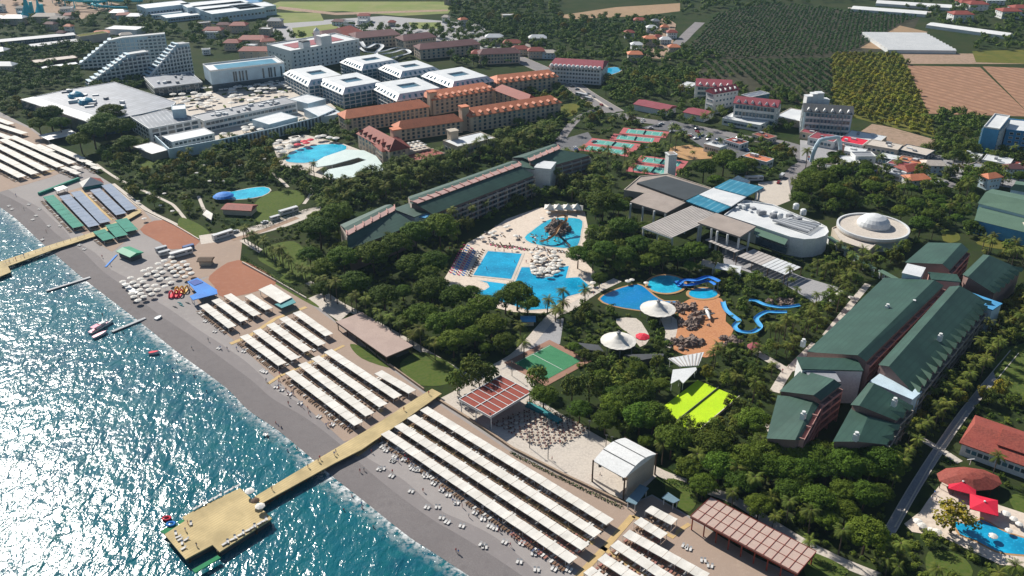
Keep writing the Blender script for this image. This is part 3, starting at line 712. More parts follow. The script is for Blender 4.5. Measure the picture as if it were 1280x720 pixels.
building('white_pavilion', 'bright white flat pavilion between the courtyard and the six blocks', 'building', (385,130), (407,124), (388,117), 7, wall='palewall', rm='whiteroof', par=.4)
building('white_pavilion', 'small white stepped pavilion above the tree lined pool', 'building', (400,147), (428,142), (415,130), 6, wall='palewall', rm='whiteroof', par=.4)
building('entrance_annex', 'low white flat roof at the left end of the slotted wall', 'building', (190,193), (213,187), (200,175), 5, wall='taupe', rm='whiteroof', par=.3)
building('terrace_block', 'white roof terrace block in the angle of the slotted wall', 'building', (215,178), (268,167), (255,160), 6.5, wall='white', rm='whiteroof', par=.5, floors=2, bays=(9,3), w=2.6, h=2)
# slotted wall
pts = [P(x,y,0) for x, y in ((196,182),(214,199),(277,187),(345,172),(398,158),(420,148))]
t = thing('slotted_wall', 'long pale blue boundary wall with dark vertical slots', 'wall', pts[2])
for a, b in zip(pts, pts[1:]):
    block([(a[0]-2,a[1]-2),(b[0]+2,b[1]-2),(b[0]+2,b[1]+2),(a[0]-2,a[1]+2)], 1)
    MB().bar((*a,3.8), (*b,3.8), .7, 7.6).build('wall_panel', 'palewall', t)
for a, b, n_ in ((pts[2],pts[3],14),(pts[3],pts[4],12),(pts[4],pts[5],5)):
    for k in range(n_):
        p = Vector(a).lerp(Vector(b), (k+.5)/n_); MB().box(p.x, p.y, .6, 1.5, 1.2, 6.2, atan2(b[1]-a[1], b[0]-a[0])).build('slot', 'glass', t)
# --- sloping terraced hotels: profile runs along the ridge line
def sloper(prof, width, lab, balc):
    """prof: list of (px, py_base, z_top) along the long axis"""
    w = [(Vector(P(x,y,0)), z) for x, y, z in prof]; d = (w[-1][0]-w[0][0]).normalized(); nn = Vector((-d.y, d.x))*width
    t = thing('terraced_hotel', lab, 'hotel', (*w[0][0],), 'stepped hotels with sloping ends'); block([tuple(w[0][0]),tuple(w[-1][0]),tuple(w[-1][0]+nn),tuple(w[0][0]+nn)], 2)
    v = []; k = len(w)
    for o in (Vector((0,0)), nn):
        v += [(*(p+o), 0) for p, z in w]+[(*(p+o), z) for p, z in w]
    f = [(i,i+1,i+1+k,i+k) for i in range(k-1)]+[(3*k-1-0*k+0-k+i+1, 0,0,0) for i in ()]
    f += [(2*k+i+1,2*k+i,3*k+i,3*k+i+1) for i in range(k-1)]+[(0,k,3*k,2*k),(k-1,3*k-1,4*k-1,2*k-1)]
    MB().add(v, f).build('wall', 'palewall', t)
    MB().add([(*(p+o), z+.05) for o in (Vector((0,0)), nn) for p, z in w], [(i,i+1,k+i+1,k+i) for i in range(k-1)]).build('roof', 'grey', t)
    r = MB()
    for i in range(k-1): r.bar((*w[i][0], w[i][1]+.5), (*w[i+1][0], w[i+1][1]+.5), 1.6, 1.4)
    r.build('roof_edge', 'white', t)
    L_ = (w[-1][0]-w[0][0]).length; nn1 = -nn.normalized(); an = atan2(d.y, d.x)
    for b_ in range(balc):
        s = L_*(b_+.5)/balc; p = w[0][0]+d*s; zt = 0
        for (pa, za), (pb, zb) in zip(w, w[1:]):
            sa, sb = (pa-w[0][0]).length, (pb-w[0][0]).length
            if sa <= s <= sb+.01: zt = za+(zb-za)*(s-sa)/(sb-sa)
        bal = MB(); z = 1.
        while z < zt-2.5:
            bal.box(p.x+nn1.x*.8, p.y+nn1.y*.8, z, L_/balc*.8, 1.6, .9, an, 0); bal.box(p.x+nn1.x*.3, p.y+nn1.y*.3, z+.95, L_/balc*.62, .8, 1.5, an, 1); z += 3.3
        if bal.v: bal.build('balcony_stack', ['white','glass'], t)
        if zt > 5: MB().box(p.x+nn1.x*1.1-d.x*L_/balc/2, p.y+nn1.y*1.1-d.y*L_/balc/2, 0, .7, 2.2, zt-1.5, an).build('fin', 'white', t)
        for (pa, za), (pb, zb) in zip(w, w[1:]):
            sa, sb = (pa-w[0][0]).length, (pb-w[0][0]).length
            if sa <= s <= sb and zb-za > 8:
                c_ = p+nn*.5; MB().box(c_.x,c_.y,zt-1.2,L_/balc*.8,width*.9,2.6,an).build('terrace_step','palewall',t); MB().box(c_.x-d.x*L_/balc*.42,c_.y-d.y*L_/balc*.42,zt-1.,.3,width*.8,1.6,an).build('terrace_glass','glass',t)
sloper([(100,86,3),(143,83,24),(160,82,26),(212,78,27)], 12, 'stepped white terraced hotel with its slope facing the sea, rear one', 20)
sloper([(112,110,3),(166,101,23),(192,98,24)], 12, 'stepped white terraced hotel with a long sloping balustrade, front one', 14)
sloper([(186,104,4),(228,96,29),(243,94,29)], 13, 'stepped hotel with a dense balcony grid, right one', 14)
# --- factory halls at the top
for i, (A, B, C) in enumerate((((182,11),(238,5),(232,0)),((234,10),(312,3),(300,-2)),((255,14),(318,7),(305,1)),((265,18),(332,10),(322,4)),((190,19),(228,15),(224,12)),((208,23),(255,18),(250,14)),((300,12),(345,7),(335,2)))):
    building('factory_hall', 'long low factory hall with a cream white roof, %s of the group from the left' % ORD[i], 'building', A, B, C, 11 if i not in (4,5) else 5, wall='palewall', rm='whiteroof', par=.5, floors=1, bays=(14,3), w=3, h=2.5, group='factory halls beyond the resort')
building('sports_dome_hall', 'low pale green curved roof hall behind the terraced hotels', 'building', (100,46), (135,41), (150,36), 8, wall='cream', rm='lawny', par=.3)
building('white_shed', 'narrow bright white roof above the terraced hotels', 'building', (131,36), (170,37.5), (168,33), 6, wall='white', rm='whiteroof', par=.3)
building('low_terrace', 'long flat beige terrace roof among the far left trees', 'building', (43,79), (97,72.5), (93,69), 5, wall='wood', rm='pave', par=.4)
building('low_terrace', 'small flat cream roof left of the terraced hotels', 'building', (53,86), (98,80), (96,77.5), 4, wall='glass', rm='whiteroof', par=.4)
building('row_house', 'long grey row of parking shelters beside the far woods, upper row', 'shelter', (0,53), (95,44), (92,40.5), 4, wall='glass', rm='grey', par=.3, floors=1, bays=(16,1), w=3, h=1.4)
building('row_house', 'long grey row of parking shelters beside the far woods, lower row', 'shelter', (40,59), (112,50.5), (108,47), 4, wall='glass', rm='grey', par=.3, floors=1, bays=(16,1), w=3, h=1.4)
building('small_house', 'low cream house at the far top left corner', 'house', (0,24), (14,22), (12,17), 5, wall='cream', rm='whiteroof', par=.3)
# water park frames
for i,(x,y,s) in enumerate(((36,21,1.),(50,18,.7))):
    w_ = P(x,y); t = thing('water_slide_cone', 'steep turquoise slide tower in the far water park, %s one' % ('tall' if i == 0 else 'smaller'), 'water slide', w_)
    MB().lathe(*w_, [(11*s,0),(7*s,5*s),(3*s,14*s),(1*s,26*s)], 10).build('slide_surface', 'tealp' if 'tealp' in MT else MT.setdefault('tealp', M('turquoise_slides', (.02,.45,.55), .4)), t)
    MB().box(w_[0]+6*s, w_[1], 0, 3, 3, 18*s).build('stair_tower', 'tealp', t)
for i in range(7):
    x = 62+i*11; y = U(4,16); w_ = P(x,y); t = MB()
    p_ = [(w_[0]+14*cos(a*.9+i)+a*5, w_[1]+10*sin(a*.9+i), max(1.5,13-a*1.1)) for a in range(10)]
    t.tube(p_, 1.3, 6)
    for q_ in p_[::3]: t.tube([(q_[0],q_[1],0),q_], .4, 5)
    later(t.build('water_slide', 'tealp'), 'turquoise looping tube slide', w_, 'water slide', 'slides of the far water park')
# --- red roofed wings
def wing(A, B, C, z, lab, wall='peach', rm='terra', rh=4.5, hip=5, fl=4, bays=(12,3), name='hotel_wing', group='terracotta roofed hotel wings', dorm=0, **k):
    t, q = building(name, lab, 'hotel wing', A, B, C, z, roof='gable', wall=wall, rm=rm, rh=rh, hip=hip, floors=fl, bays=bays, w=2.2, h=2.1, glass='glass', frame='taupe' if wall != 'white' else 'white', group=group, **k)
    if dorm:
        a, b = Vector(q[0]), Vector(q[1])
        if not sees(q[0], q[1]): a, b = Vector(q[2]), Vector(q[3])
        u = (b-a).normalized(); n_ = Vector((-u.y, u.x)); an = atan2(u.y, u.x)
        for i in range(dorm):
            p = a+(b-a)*((i+.5)/dorm)+n_*1.6
            m = MB().box(p.x, p.y, z+.2, 2.2, 2.6, 1.8, an, 0); m.add([(p.x-u.x*1.5-n_.x*2,p.y-u.y*1.5-n_.y*2,z+2),(p.x-n_.x*2,p.y-n_.y*2,z+3.2),(p.x+u.x*1.5-n_.x*2,p.y+u.y*1.5-n_.y*2,z+2),(p.x+u.x*1.5+n_.x*2.5,p.y+u.y*1.5+n_.y*2.5,z+2.1),(p.x+n_.x*2.5,p.y+n_.y*2.5,z+3.3),(p.x-u.x*1.5+n_.x*2.5,p.y-u.y*1.5+n_.y*2.5,z+2.1)], [(0,1,2),(0,5,4,1),(1,4,3,2)], 1)
            m.build('dormer', [wall, rm], ROOF[t.name])
    return t
wing((432,148.5),(536,133),(532,126),11, 'long peach wing with terracotta roof above the garden roof, front left wing', fl=4, bays=(18,3))
wing((541,125),(618,112),(612,103),12.5, 'peach wing with terracotta roof nearest the right hand white block', dorm=10)
wing((588,146),(701,128),(697,120),12, 'peach wing with bright terracotta roof by the avenue trees, front right wing', fl=4, bays=(18,3), dorm=12)
wing((622,104),(697,95.5),(693,88.5),12, 'peach wing with terracotta roof next to the wide road, back right wing', dorm=10)
wing((617,112),(660,128),(668,123),11, 'short dark red roofed link wing between the two right hand wings', rm='redroof', bays=(7,3))
wing((498,162),(578,151),(575,145),9, 'low terracotta roofed link wing behind the cafe terrace', bays=(12,2), fl=3)
wing((447,167),(487,189),(498,178),11, 'dark red hip roofed wing beside the turquoise pool', rm='redroof', dorm=7, rh=6, hip=6, bays=(9,3), fl=3)
wing((478,189),(512,184),(507,172),10, 'dark red roofed pavilion wing at the pool end', rm='redroof', rh=5, hip=5, bays=(6,3), fl=3)
for i,(x,y,lab) in enumerate(((540,124,'behind the front left wing'),(580,143,'between the front wings'),(495,172,'above the hip roofed wing'),(566,172,'beside the white cafe roof'))):
    w_ = P(x,y,12 if i < 3 else 10); t = thing('stair_tower', 'slim peach stair tower '+lab, 'tower', w_)
    hh = 18 if i < 3 else 15
    MB().box(*w_, 0, 6, 6, hh, .5).build('wall', 'peach', t); MB().box(*w_, hh, 7, 7, .7, .5).build('roof', 'terra' if i != 3 else 'cream', t)
building('cafe_hall', 'flat white roofed cafe hall at the edge of the tree avenue', 'building', (572,184), (619,173), (612,163), 9, wall='cream', rm='whiteroof', par=.6, floors=1, bays=(10,3), w=3, h=3)
building('cafe_terrace', 'low red roofed terrace below the cafe hall', 'terrace', (515,203), (556,192), (548,184), 5, wall='peach', rm='redroof', par=.4)
t, q = building('parasol_terrace', 'roof terrace covered with cream parasols beside the dark red wing', 'terrace', (508,192), (538,186), (533,177), 6, wall='peach', rm='pave', par=.5)
for i in range(5):
    for j in range(3):
        p = quad(q, .1+.19*i, .2+.3*j, .9, .9)[0]; o = MB().lathe(p[0], p[1], [(0,3.2),(1.9,2.5)], 4).tube([(p[0],p[1],0),(p[0],p[1],3.)], .08, 4).build('parasol', 'canvas', at=(p[0],p[1],6.15) if 0 else None)
        o.location = (0,0,6.15); later(o, 'cream square parasol on the roof terrace', p, 'parasol', 'parasols of the cafe roof terrace')
# white canopy by the turquoise pool
qq = [P(x,y,4) for x,y in ((389,206),(405,196),(432,187),(455,188),(470,195),(480,208),(478,213),(430,224),(415,223),(404,218),(410,212),(440,206),(458,200),(448,197),(415,206),(397,209))]
t = thing('pool_canopy', 'pale U shaped canopy roof wrapping the turquoise pool', 'canopy', cen(qq)); block(qq, 1)
MT['palecan'] = M('pale_mint_canopy', (.62,.72,.68), .5, (.55,.66,.63), .15)
MB().prism(qq, 3.6, 4.1, bottom=True).build('roof', 'palecan', t)
for p in qq[::2]: MB().tube([(p[0]*.999,p[1]*.999,0),(p[0]*.999,p[1]*.999,3.6)], .25, 6).build('post', 'white', t)
# far row of dark roofed hotels and others
for i,(A,B,C) in enumerate((((405,46),(440,41),(437,35)),((445,48),(500,43),(497,37)),((505,51),(545,46),(542,41)),((525,62),(600,55),(598,50)),((600,68),(650,66),(648,62)))):
    wing(A,B,C,10+2*(i<3), 'far dark roofed hotel row, %s from left' % ORD[i], rm=MT.setdefault('duskroof', M('dusky_brown_roof', (.17,.08,.08), .8)), wall='cream', rh=4, bays=(12,3), fl=3, group='far dark roofed hotels', name='far_hotel')
wing((433,45),(455,40),(450,31),11, 'far red hip roofed hall between dark roofs', rm='redroof', group=None, name='far_hotel', rh=6)
t,q = building('roadside_hotel', 'long white hotel with scalloped red roof beside the wide road', 'hotel', (687,83),(752,87),(754,76), 14, roof='gable', wall='white', rm='maroon', rh=4, floors=4, bays=(16,4), w=2.2, h=2., hip=2)
for i in range(12):
    a = Vector(q[0] if sees(q[0],q[1]) else q[2]).lerp(Vector(q[1] if sees(q[0],q[1]) else q[3]), (i+.5)/12); MB().lathe(a.x, a.y+.4, [(2.,13.6),(2.,15.2),(1.2,16.4),(0,16.8)], 8).build('dormer', 'white', ROOF[t.name])
# right hand white hotels
def whotel(A,B,C,z,lab,rm,**k):
    d = dict(floors=4, bays=(10,4), w=3., h=2.2, kind='balc', frame='white', glass='bglass', rh=3.5, wall='white'); d.update(k)
    t,q = building('white_hotel', lab, 'hotel', A,B,C,z, roof='gable', rm=rm, **d)
    a,b = (q[0],q[1]) if sees(q[0],q[1]) else (q[2],q[3])
    a,b = Vector(a),Vector(b); u = (b-a).normalized(); n_ = Vector((-u.y,u.x)); nn = max(3,int((b-a).length/5))
    for i in range(nn):
        p = a+(b-a)*((i+.5)/nn)+n_*.6
        MB().add([(p.x-u.x*1.7,p.y-u.y*1.7,z),(p.x+u.x*1.7,p.y+u.y*1.7,z),(p.x,p.y,z+2.6),(p.x-u.x*1.7+n_.x*3,p.y-u.y*1.7+n_.y*3,z),(p.x+u.x*1.7+n_.x*3,p.y+u.y*1.7+n_.y*3,z),(p.x+n_.x*3,p.y+n_.y*3,z+2.6)], [(0,1,2),(0,2,5,3),(1,4,5,2)]).build('dormer_gable', 'white', ROOF[t.name])
    return t,q
whotel((871,107),(914,109),(914,101),13,'white hotel with a maroon roof at the back left of the trio','maroon', kind='balc', floors=3, bays=(11,3))
whotel((893,117),(923,112),(930,106),17,'cream end wall hotel with maroon roof, middle of the trio','maroon', kind='win', w=2, h=1.8, bays=(6,4))
whotel((918,128.5),(971,134),(974,127),16,'white hotel with blue glass balconies and maroon dormers, front right of the trio','maroon', bays=(11,3), floors=3)
whotel((1006,139),(1066,143),(1068,134),18,'pale blue balconied hotel with white dormers and stepped towers','dgrey', bays=(12,3), floors=4, wall='palewall')  # wall colour carries the blue shade of this front
for i,(x,y,h_) in enumerate(((1014,128,22),(1021,125,27),(1027,124,30),(1035,132,22))):
    w_ = P(x,133.5,18); w_ = (w_[0],w_[1]+9); h_ = CH-w_[1]*(CF*sin(CP)+(y-8-360)*cos(CP))/(CF*cos(CP)-(y-8-360)*sin(CP)); t = thing('roof_tower_block', 'stepped white stair tower rising behind the dormer hotel, %s from left' % ORD[i], 'tower', w_, 'stepped towers behind the dormer hotel')
    MB().box(*w_,0,5,6,h_,.1).build('wall','white',t); MB().box(*w_,h_,5.4,6.4,.5,.1).build('roof','whiteroof',t)
building('glazed_annex','long glazed annex with a sloped white roof right of the maroon trio','building',(938,122),(962,117),(960,112),12,wall='bglass',rm='greyroof',par=.5,parm='white')
building('white_podium','flat white podium in front of the maroon trio with palms','podium',(903,148),(950,157),(957,149),5,wall='white',rm='whiteroof',par=.5,floors=1,bays=(10,2),w=3,h=2)
building('white_podium','flat cream podium between the white hotels','podium',(968,146),(1000,152),(1002,138),5,wall='cream',rm='whiteroof',par=.5)
building('low_red_roof','long low maroon roofed arcade above the tennis courts','shop row',(793,130),(833,138),(836,131),5,roof='gable',wall='white',rm='maroon',rh=2)
building('low_red_roof','short magenta roofed arcade before the maroon trio','shop row',(855,140),(880,145),(883,138),5,roof='gable',wall='white',rm='maroon',rh=1.5)
building('white_tent_hall','white rounded low hall left of the maroon trio','building',(848,108),(862,110),(864,103),5,wall='white',rm='whiteroof',par=.3)
# tall blue hotel
H = ht(1230,194,163)
t,q = building('blue_hotel','tall bright blue hotel with a pale roof and balconies on its side','hotel',(1249,162.5),(1262,146),(1241,146),H,wall='bluewall',rm='whiteroof',par=1.,parm='white')
for k in range(4):
    p0,p1 = q[k], q[(k+1)%4]
    if hypot(p1[0]-p0[0],p1[1]-p0[1]) > 25: facade(t,p0,p1,1,H-1,6,7,3.4,2.2,'bglass','white','balc')
building('blue_hotel','lower pale blue hotel wing beside the tall blue hotel','hotel',(1258,163),(1290,166),(1290,152),13,wall='bluewall',rm='whiteroof',par=.8,floors=4,bays=(8,3),w=2.6,h=1.8)
# shops
SH = [(1010,172,1042,178,8,'maroon','white'),(1046,176,1078,182,7,'red','white'),(1055,170,1100,178,8,'whiteroof','cream'),(1082,181,1122,188,7,'pave','cream'),(1122,187,1158,195,8,'pave','glass'),(1050,188,1078,193,6,'whiteroof','white'),(1095,196,1135,204,6,'whiteroof','glass'),(1108,204,1130,209,6,'maroon','white'),
 (1000,165,1018,168,7,'maroon','peach'),(1100,214,1140,223,5,'whiteroof','white'),(1150,225,1172,231,5,'whiteroof','white'),(1228,200,1262,206,7,'whiteroof','white'),(1262,205,1290,212,7,'redroof','cream'),(1120,200,1150,206,6,'terra','cream'),(1202,195,1222,199,6,'whiteroof','white'),(880,180,900,185,5,'whiteroof','white'),(928,195,958,203,5,'terra','white'),(940,168,960,174,5,'redroof','cream'),(905,175,925,181,5,'redroof','white')]
for i,(x0,y0,x1,y1,dp,rm,wl) in enumerate(SH):
    z = U(4,5.5); building('shop','low roadside shop with a %s roof, %s in the shop quarter counting rightwards' % ({'maroon':'maroon','red':'red','whiteroof':'white','pave':'beige','redroof':'dark red','terra':'orange'}[rm], ordn(sorted(SH).index(SH[i]))), 'shop',(x0,y0),(x1,y1),(x1+5,y1-dp),z,wall=wl,rm=rm,par=.4,floors=1,bays=(6,2),w=2.4,h=2.2,group='shops along the road',units=2)
# arch
a0, a1 = P(1014,202), P(1050,196); t = thing('entrance_arch','big pale blue entrance arch over the service road','arch',a0)
ar = [Vector((*a0,0)).lerp(Vector((*a1,0)),(1-cos(pi*k/14))/2)+Vector((0,0,15*min(1,sin(pi*k/14)*1.25))) for k in range(15)]
MB().tube(ar, 1.4, 8).build('arch_beam','palewall',t); MB().box(a1[0],a1[1],0,3,3,9).build('pillar','pink',t)
building('gate_house','white gate house beside the entrance arch','gate house',(1052,203),(1075,204),(1076,196),6,wall='white',rm='whiteroof',par=.4)
# greenhouses, villas, village
def gh(A,B,C,lab,n_=1,z=4.5):
    q = ccw(rect(A,B,C,z)); t = thing('greenhouse',lab,'greenhouse',cen(q),'white greenhouses'); block(q,1)
    MB().prism(q,0,z-1,top=False).build('wall','whiteroof',t)
    for i in range(n_):
        s = quad(q,0,i/n_,1,(i+1)/n_); gable(s,z-1,1.4,0).build('roof_bay','white',t)
gh((1110,61),(1196,62),(1232,41),'big square white greenhouse beside the ploughed field',10)
gh((1064,10),(1158,17),(1160,13),'long narrow greenhouse near the top edge, upper left'); gh((1095,3),(1190,9),(1192,5),'long narrow greenhouse along the very top of the view'); gh((1158,30),(1260,44),(1264,40),'long narrow greenhouse below the hillside villas',1)
for i,(x,y,zz,r_) in enumerate(((1199,26,9,'redroof'),(1219,12,8,'redroof'),(1259,22,9,'redroof'),(1274,18,9,'redroof'),(1208,8,6,'redroof'),(1240,5,6,'whiteroof'))):
    w_ = P(x,y); building('villa','white hillside villa with a %s roof, %s from left' % ('dark red' if r_ == 'redroof' else 'white', ordn([1199,1208,1219,1240,1259,1274].index(x))),'villa',0,0,0,zz,q=[(w_[0]+a*12,w_[1]+b*9) for a,b in ((-1,-1),(1,-1),(1,1),(-1,1))],roof='gable',wall='white',rm=r_,rh=3,hip=6,floors=2,bays=(4,3),w=2,h=1.6,group='hillside villas')
random.seed(21); VL = []
for i in range(17):
    x,y = U(786,842),U(28,80)
    if any(abs(x-a)*1+abs(y-b)*2 < 13 for a,b in VL): continue
    VL.append((x,y))
for i,(x,y) in enumerate(sorted(VL)):
    w_ = P(x,y); rr = ['redroof','terra','whiteroof','grey'][i % 4]; s_ = U(4,7)
    if blocked(w_): continue
    t,q = building('village_house','',None,0,0,0,U(5,8),q=[(w_[0]+a*s_,w_[1]+b*s_*.8) for a,b in ((-1,-1),(1,-1),(1,1),(-1,1))],roof='gable',wall='cream' if i % 2 else 'white',rm=rr,rh=2.5,hip=4,floors=2,bays=(3,2))
    later(t,'small village house with %s roof' % {'redroof':'dark red','terra':'orange','whiteroof':'white','grey':'grey'}[rr],w_,'house','village houses')
for i,(x,y,a,b,rr) in enumerate(((300,40,9,7,'redroof'),(318,58,14,9,'redroof'),(268,45,10,6,'redroof'),(292,62,8,6,'redroof'),(345,33,8,6,'grey'),(600,75,8,5,'redroof'),(640,60,9,5,'redroof'),(650,68,8,5,'redroof'),(670,72,8,5,'redroof'),(322,72,16,8,'redroof'),(618,55,9,5,'whiteroof'),(672,55,9,5,'whiteroof'),
   (20,30,12,6,'whiteroof'),(60,28,14,7,'pave'),(75,30,10,5,'pave'),(0,70,8,6,'whiteroof'),(10,92,8,5,'whiteroof'),(315,8,12,8,'bluewall'),(1290,300,8,5,'cream'),(565,5,10,6,'whiteroof'),(150,22,9,6,'whiteroof'),(170,27,8,5,'whiteroof'))):
    w_ = P(x,y)
    if blocked(w_): continue
    t,q = building('far_house','',None,0,0,0,U(6,9),q=[(w_[0]+c*a,w_[1]+d*b) for c,d in ((-1,-1),(1,-1),(1,1),(-1,1))],roof='gable',wall='cream',rm=rr,rh=3,hip=4,floors=2,bays=(4,2))
    later(t,'far house with %s roof' % {'redroof':'dark red','whiteroof':'white','grey':'grey','pave':'beige','bluewall':'blue','cream':'cream'}[rr],w_,'house','scattered far houses')
# --- green roofed hotels: pairs of unequal slopes round a pink balconied gap
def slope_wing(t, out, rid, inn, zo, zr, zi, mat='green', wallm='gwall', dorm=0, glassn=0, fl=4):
    """out/rid/inn: two pixel points each (near, far)"""
    o = [Vector((*P(*p, zo), zo)) for p in out]; r = [Vector((*P(*p, zr), zr)) for p in rid]; i_ = [Vector((*P(*p, zi), zi)) for p in inn]
    MB().add([o[0],o[1],r[1],r[0]], [(0,1,2,3)]).build('roof_slope', mat, t)
    MB().add([r[0],r[1],i_[1],i_[0]], [(0,1,2,3)]).build('roof_slope', mat if mat != 'green' else 'green', t)
    ax = (o[1]-o[0]).normalized(); c = (o[0]+o[1]+i_[0]+i_[1])/4
    def ins(p, k=.8):
        d = (c-p); d.z = 0; return p+d.normalized()*k
    O = [ins(p) for p in o]; I = [ins(p) for p in i_]; Rr = [ins(p) for p in r]
    dz = Vector((0,0,-.25)); g = lambda p: Vector((p.x,p.y,0))
    w = MB(); w.add([g(O[0]),g(O[1]),O[1]+dz,O[0]+dz], [(0,1,2,3)]); w.add([g(I[0]),g(I[1]),I[1]+dz,I[0]+dz], [(0,1,2,3)])
    for k in (0,1): w.add([g(O[k]),g(I[k]),I[k]+dz,Rr[k]+dz,O[k]+dz], [(0,1,2,3,4)])
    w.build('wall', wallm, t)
    q = [tuple(p.xy) for p in (o[0],o[1],i_[1],i_[0])]; block(q, 2)
    n_ = int((o[1]-o[0]).length/6) if dorm else 0
    for k in range(n_):
        fr = (k+.5)/n_; e = o[0].lerp(o[1],fr); top = r[0].lerp(r[1],fr); m = e.lerp(top, .30); hh = max(.9, (m.z-e.z)*.8)
        d2 = (e-m); d2.z = 0; d2.normalize(); e2 = e+d2*1.2; u = ax*1.5; up = Vector((0,0,1.6))
        MB().add([e2-u+Vector((0,0,.2)), e2+up+Vector((0,0,.6)), e2+u+Vector((0,0,.2)), m+up*.5], [(0,1,3),(1,2,3),(0,2,1)]).build('dormer_gable', 'green2' if mat == 'green' else mat, t)
    return O, I
t = thing('green_roof_hotel','left wing of the right green hotel, long slope facing the pools','hotel',P(1072,444))
t2 = thing('green_roof_hotel','right wing of the right green hotel with toothed eaves','hotel',P(1143,480))
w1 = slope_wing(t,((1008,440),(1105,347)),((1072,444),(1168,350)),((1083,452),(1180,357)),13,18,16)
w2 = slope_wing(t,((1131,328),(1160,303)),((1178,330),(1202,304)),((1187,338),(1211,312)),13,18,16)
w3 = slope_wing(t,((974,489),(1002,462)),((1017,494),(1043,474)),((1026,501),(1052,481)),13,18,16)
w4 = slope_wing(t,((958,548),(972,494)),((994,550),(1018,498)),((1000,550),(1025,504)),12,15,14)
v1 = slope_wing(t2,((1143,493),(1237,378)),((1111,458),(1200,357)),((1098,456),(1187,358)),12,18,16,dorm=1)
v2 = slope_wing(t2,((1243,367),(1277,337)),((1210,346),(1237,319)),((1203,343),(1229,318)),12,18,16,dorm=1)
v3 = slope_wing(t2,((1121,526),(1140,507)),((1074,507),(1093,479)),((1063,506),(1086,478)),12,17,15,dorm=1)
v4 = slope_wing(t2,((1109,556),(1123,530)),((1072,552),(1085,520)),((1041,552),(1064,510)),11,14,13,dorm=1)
# pink balcony galleries on the inner faces
def gallery(t, p0, p1, z1, fl, nm='balcony_band', c='pink', outw=1.6):
    a, b = Vector(p0).xy.to_3d() if 0 else Vector((p0[0],p0[1],0)), Vector((p1[0],p1[1],0)); d = (b-a).normalized(); ln = (b-a).length; n_ = Vector((d.y,-d.x,0))
    if n_.dot(Vector((-a.x,-a.y,0))) < 0: n_ = -n_
    an = atan2(d.y,d.x); m = (a+b)/2+n_*outw/2
    for f in range(fl):
        z = z1*(f+1)/(fl+.25)-1.2
        mb = MB().box(m.x,m.y,z,ln,outw,.25,an,0); mm = m+n_*outw/2; mb.box(mm.x,mm.y,z+.25,ln,.2,.9,an,0); mb.build(nm,c,t)
    k = max(2,int(ln/8)); 
    for i in range(k+1):
        p = a.lerp(b,i/k)+n_*outw*.5; MB().box(p.x,p.y,0,.35,outw,z1-.5,an).build('pier','cream' if c != 'pink' else 'pink',t)
for w in (w1,w2,w3,w4): gallery(t, w[1][0], w[1][1], 15, 4)
for v in (v1,v2): gallery(t2, v[1][0], v[1][1], 15, 4)
for v in (v1,v3,v4): gallery(t2, v[0][0], v[0][1], 11, 3, c='taupe')
# cross roofs and white stair blocks
for nm,tt,A,B,C,z,rm,wl in (('link_roof',t,(1003,462),(1078,464),(1082,450),15,'green','white'),('stair_block',t,(1128,342),(1150,347),(1158,336),17,'whiteroof','palewall'),('stair_block',t,(1015,478),(1050,478),(1053,466),14,'grey','palewall'),('link_roof',t2,(1088,478),(1140,500),(1150,490),12,'palewall','palewall'),('link_roof',t2,(1196,372),(1240,388),(1245,378),12,'bluewall','palewall'),('link_roof',t2,(1165,350),(1200,353),(1205,345),15,'green','pink'),('stair_block',t,(1158,318),(1176,322),(1182,330),12,'green','white')):
    q = ccw(rect(A,B,C,z)); block(q,1); MB().prism(q,0,z).build(nm+'_wall',wl,tt); MB().prism(grow(q,.3),z,z+.5,bottom=True).build(nm,rm,tt)
for x,y in ((1004,429),(1109,385),(1142,380),(1004,520),(1070,546),(1118,503),(1175,422)):
    w_ = P(x,y,16); tt = t if x < 1060 else t2
    m = MB().box(w_[0],w_[1],14.5,1.6,1.6,2.6,.7,0).tube([(w_[0],w_[1],17.1),(w_[0],w_[1],18)], .7, 8, 0); m.build('roof_vent','white',tt)
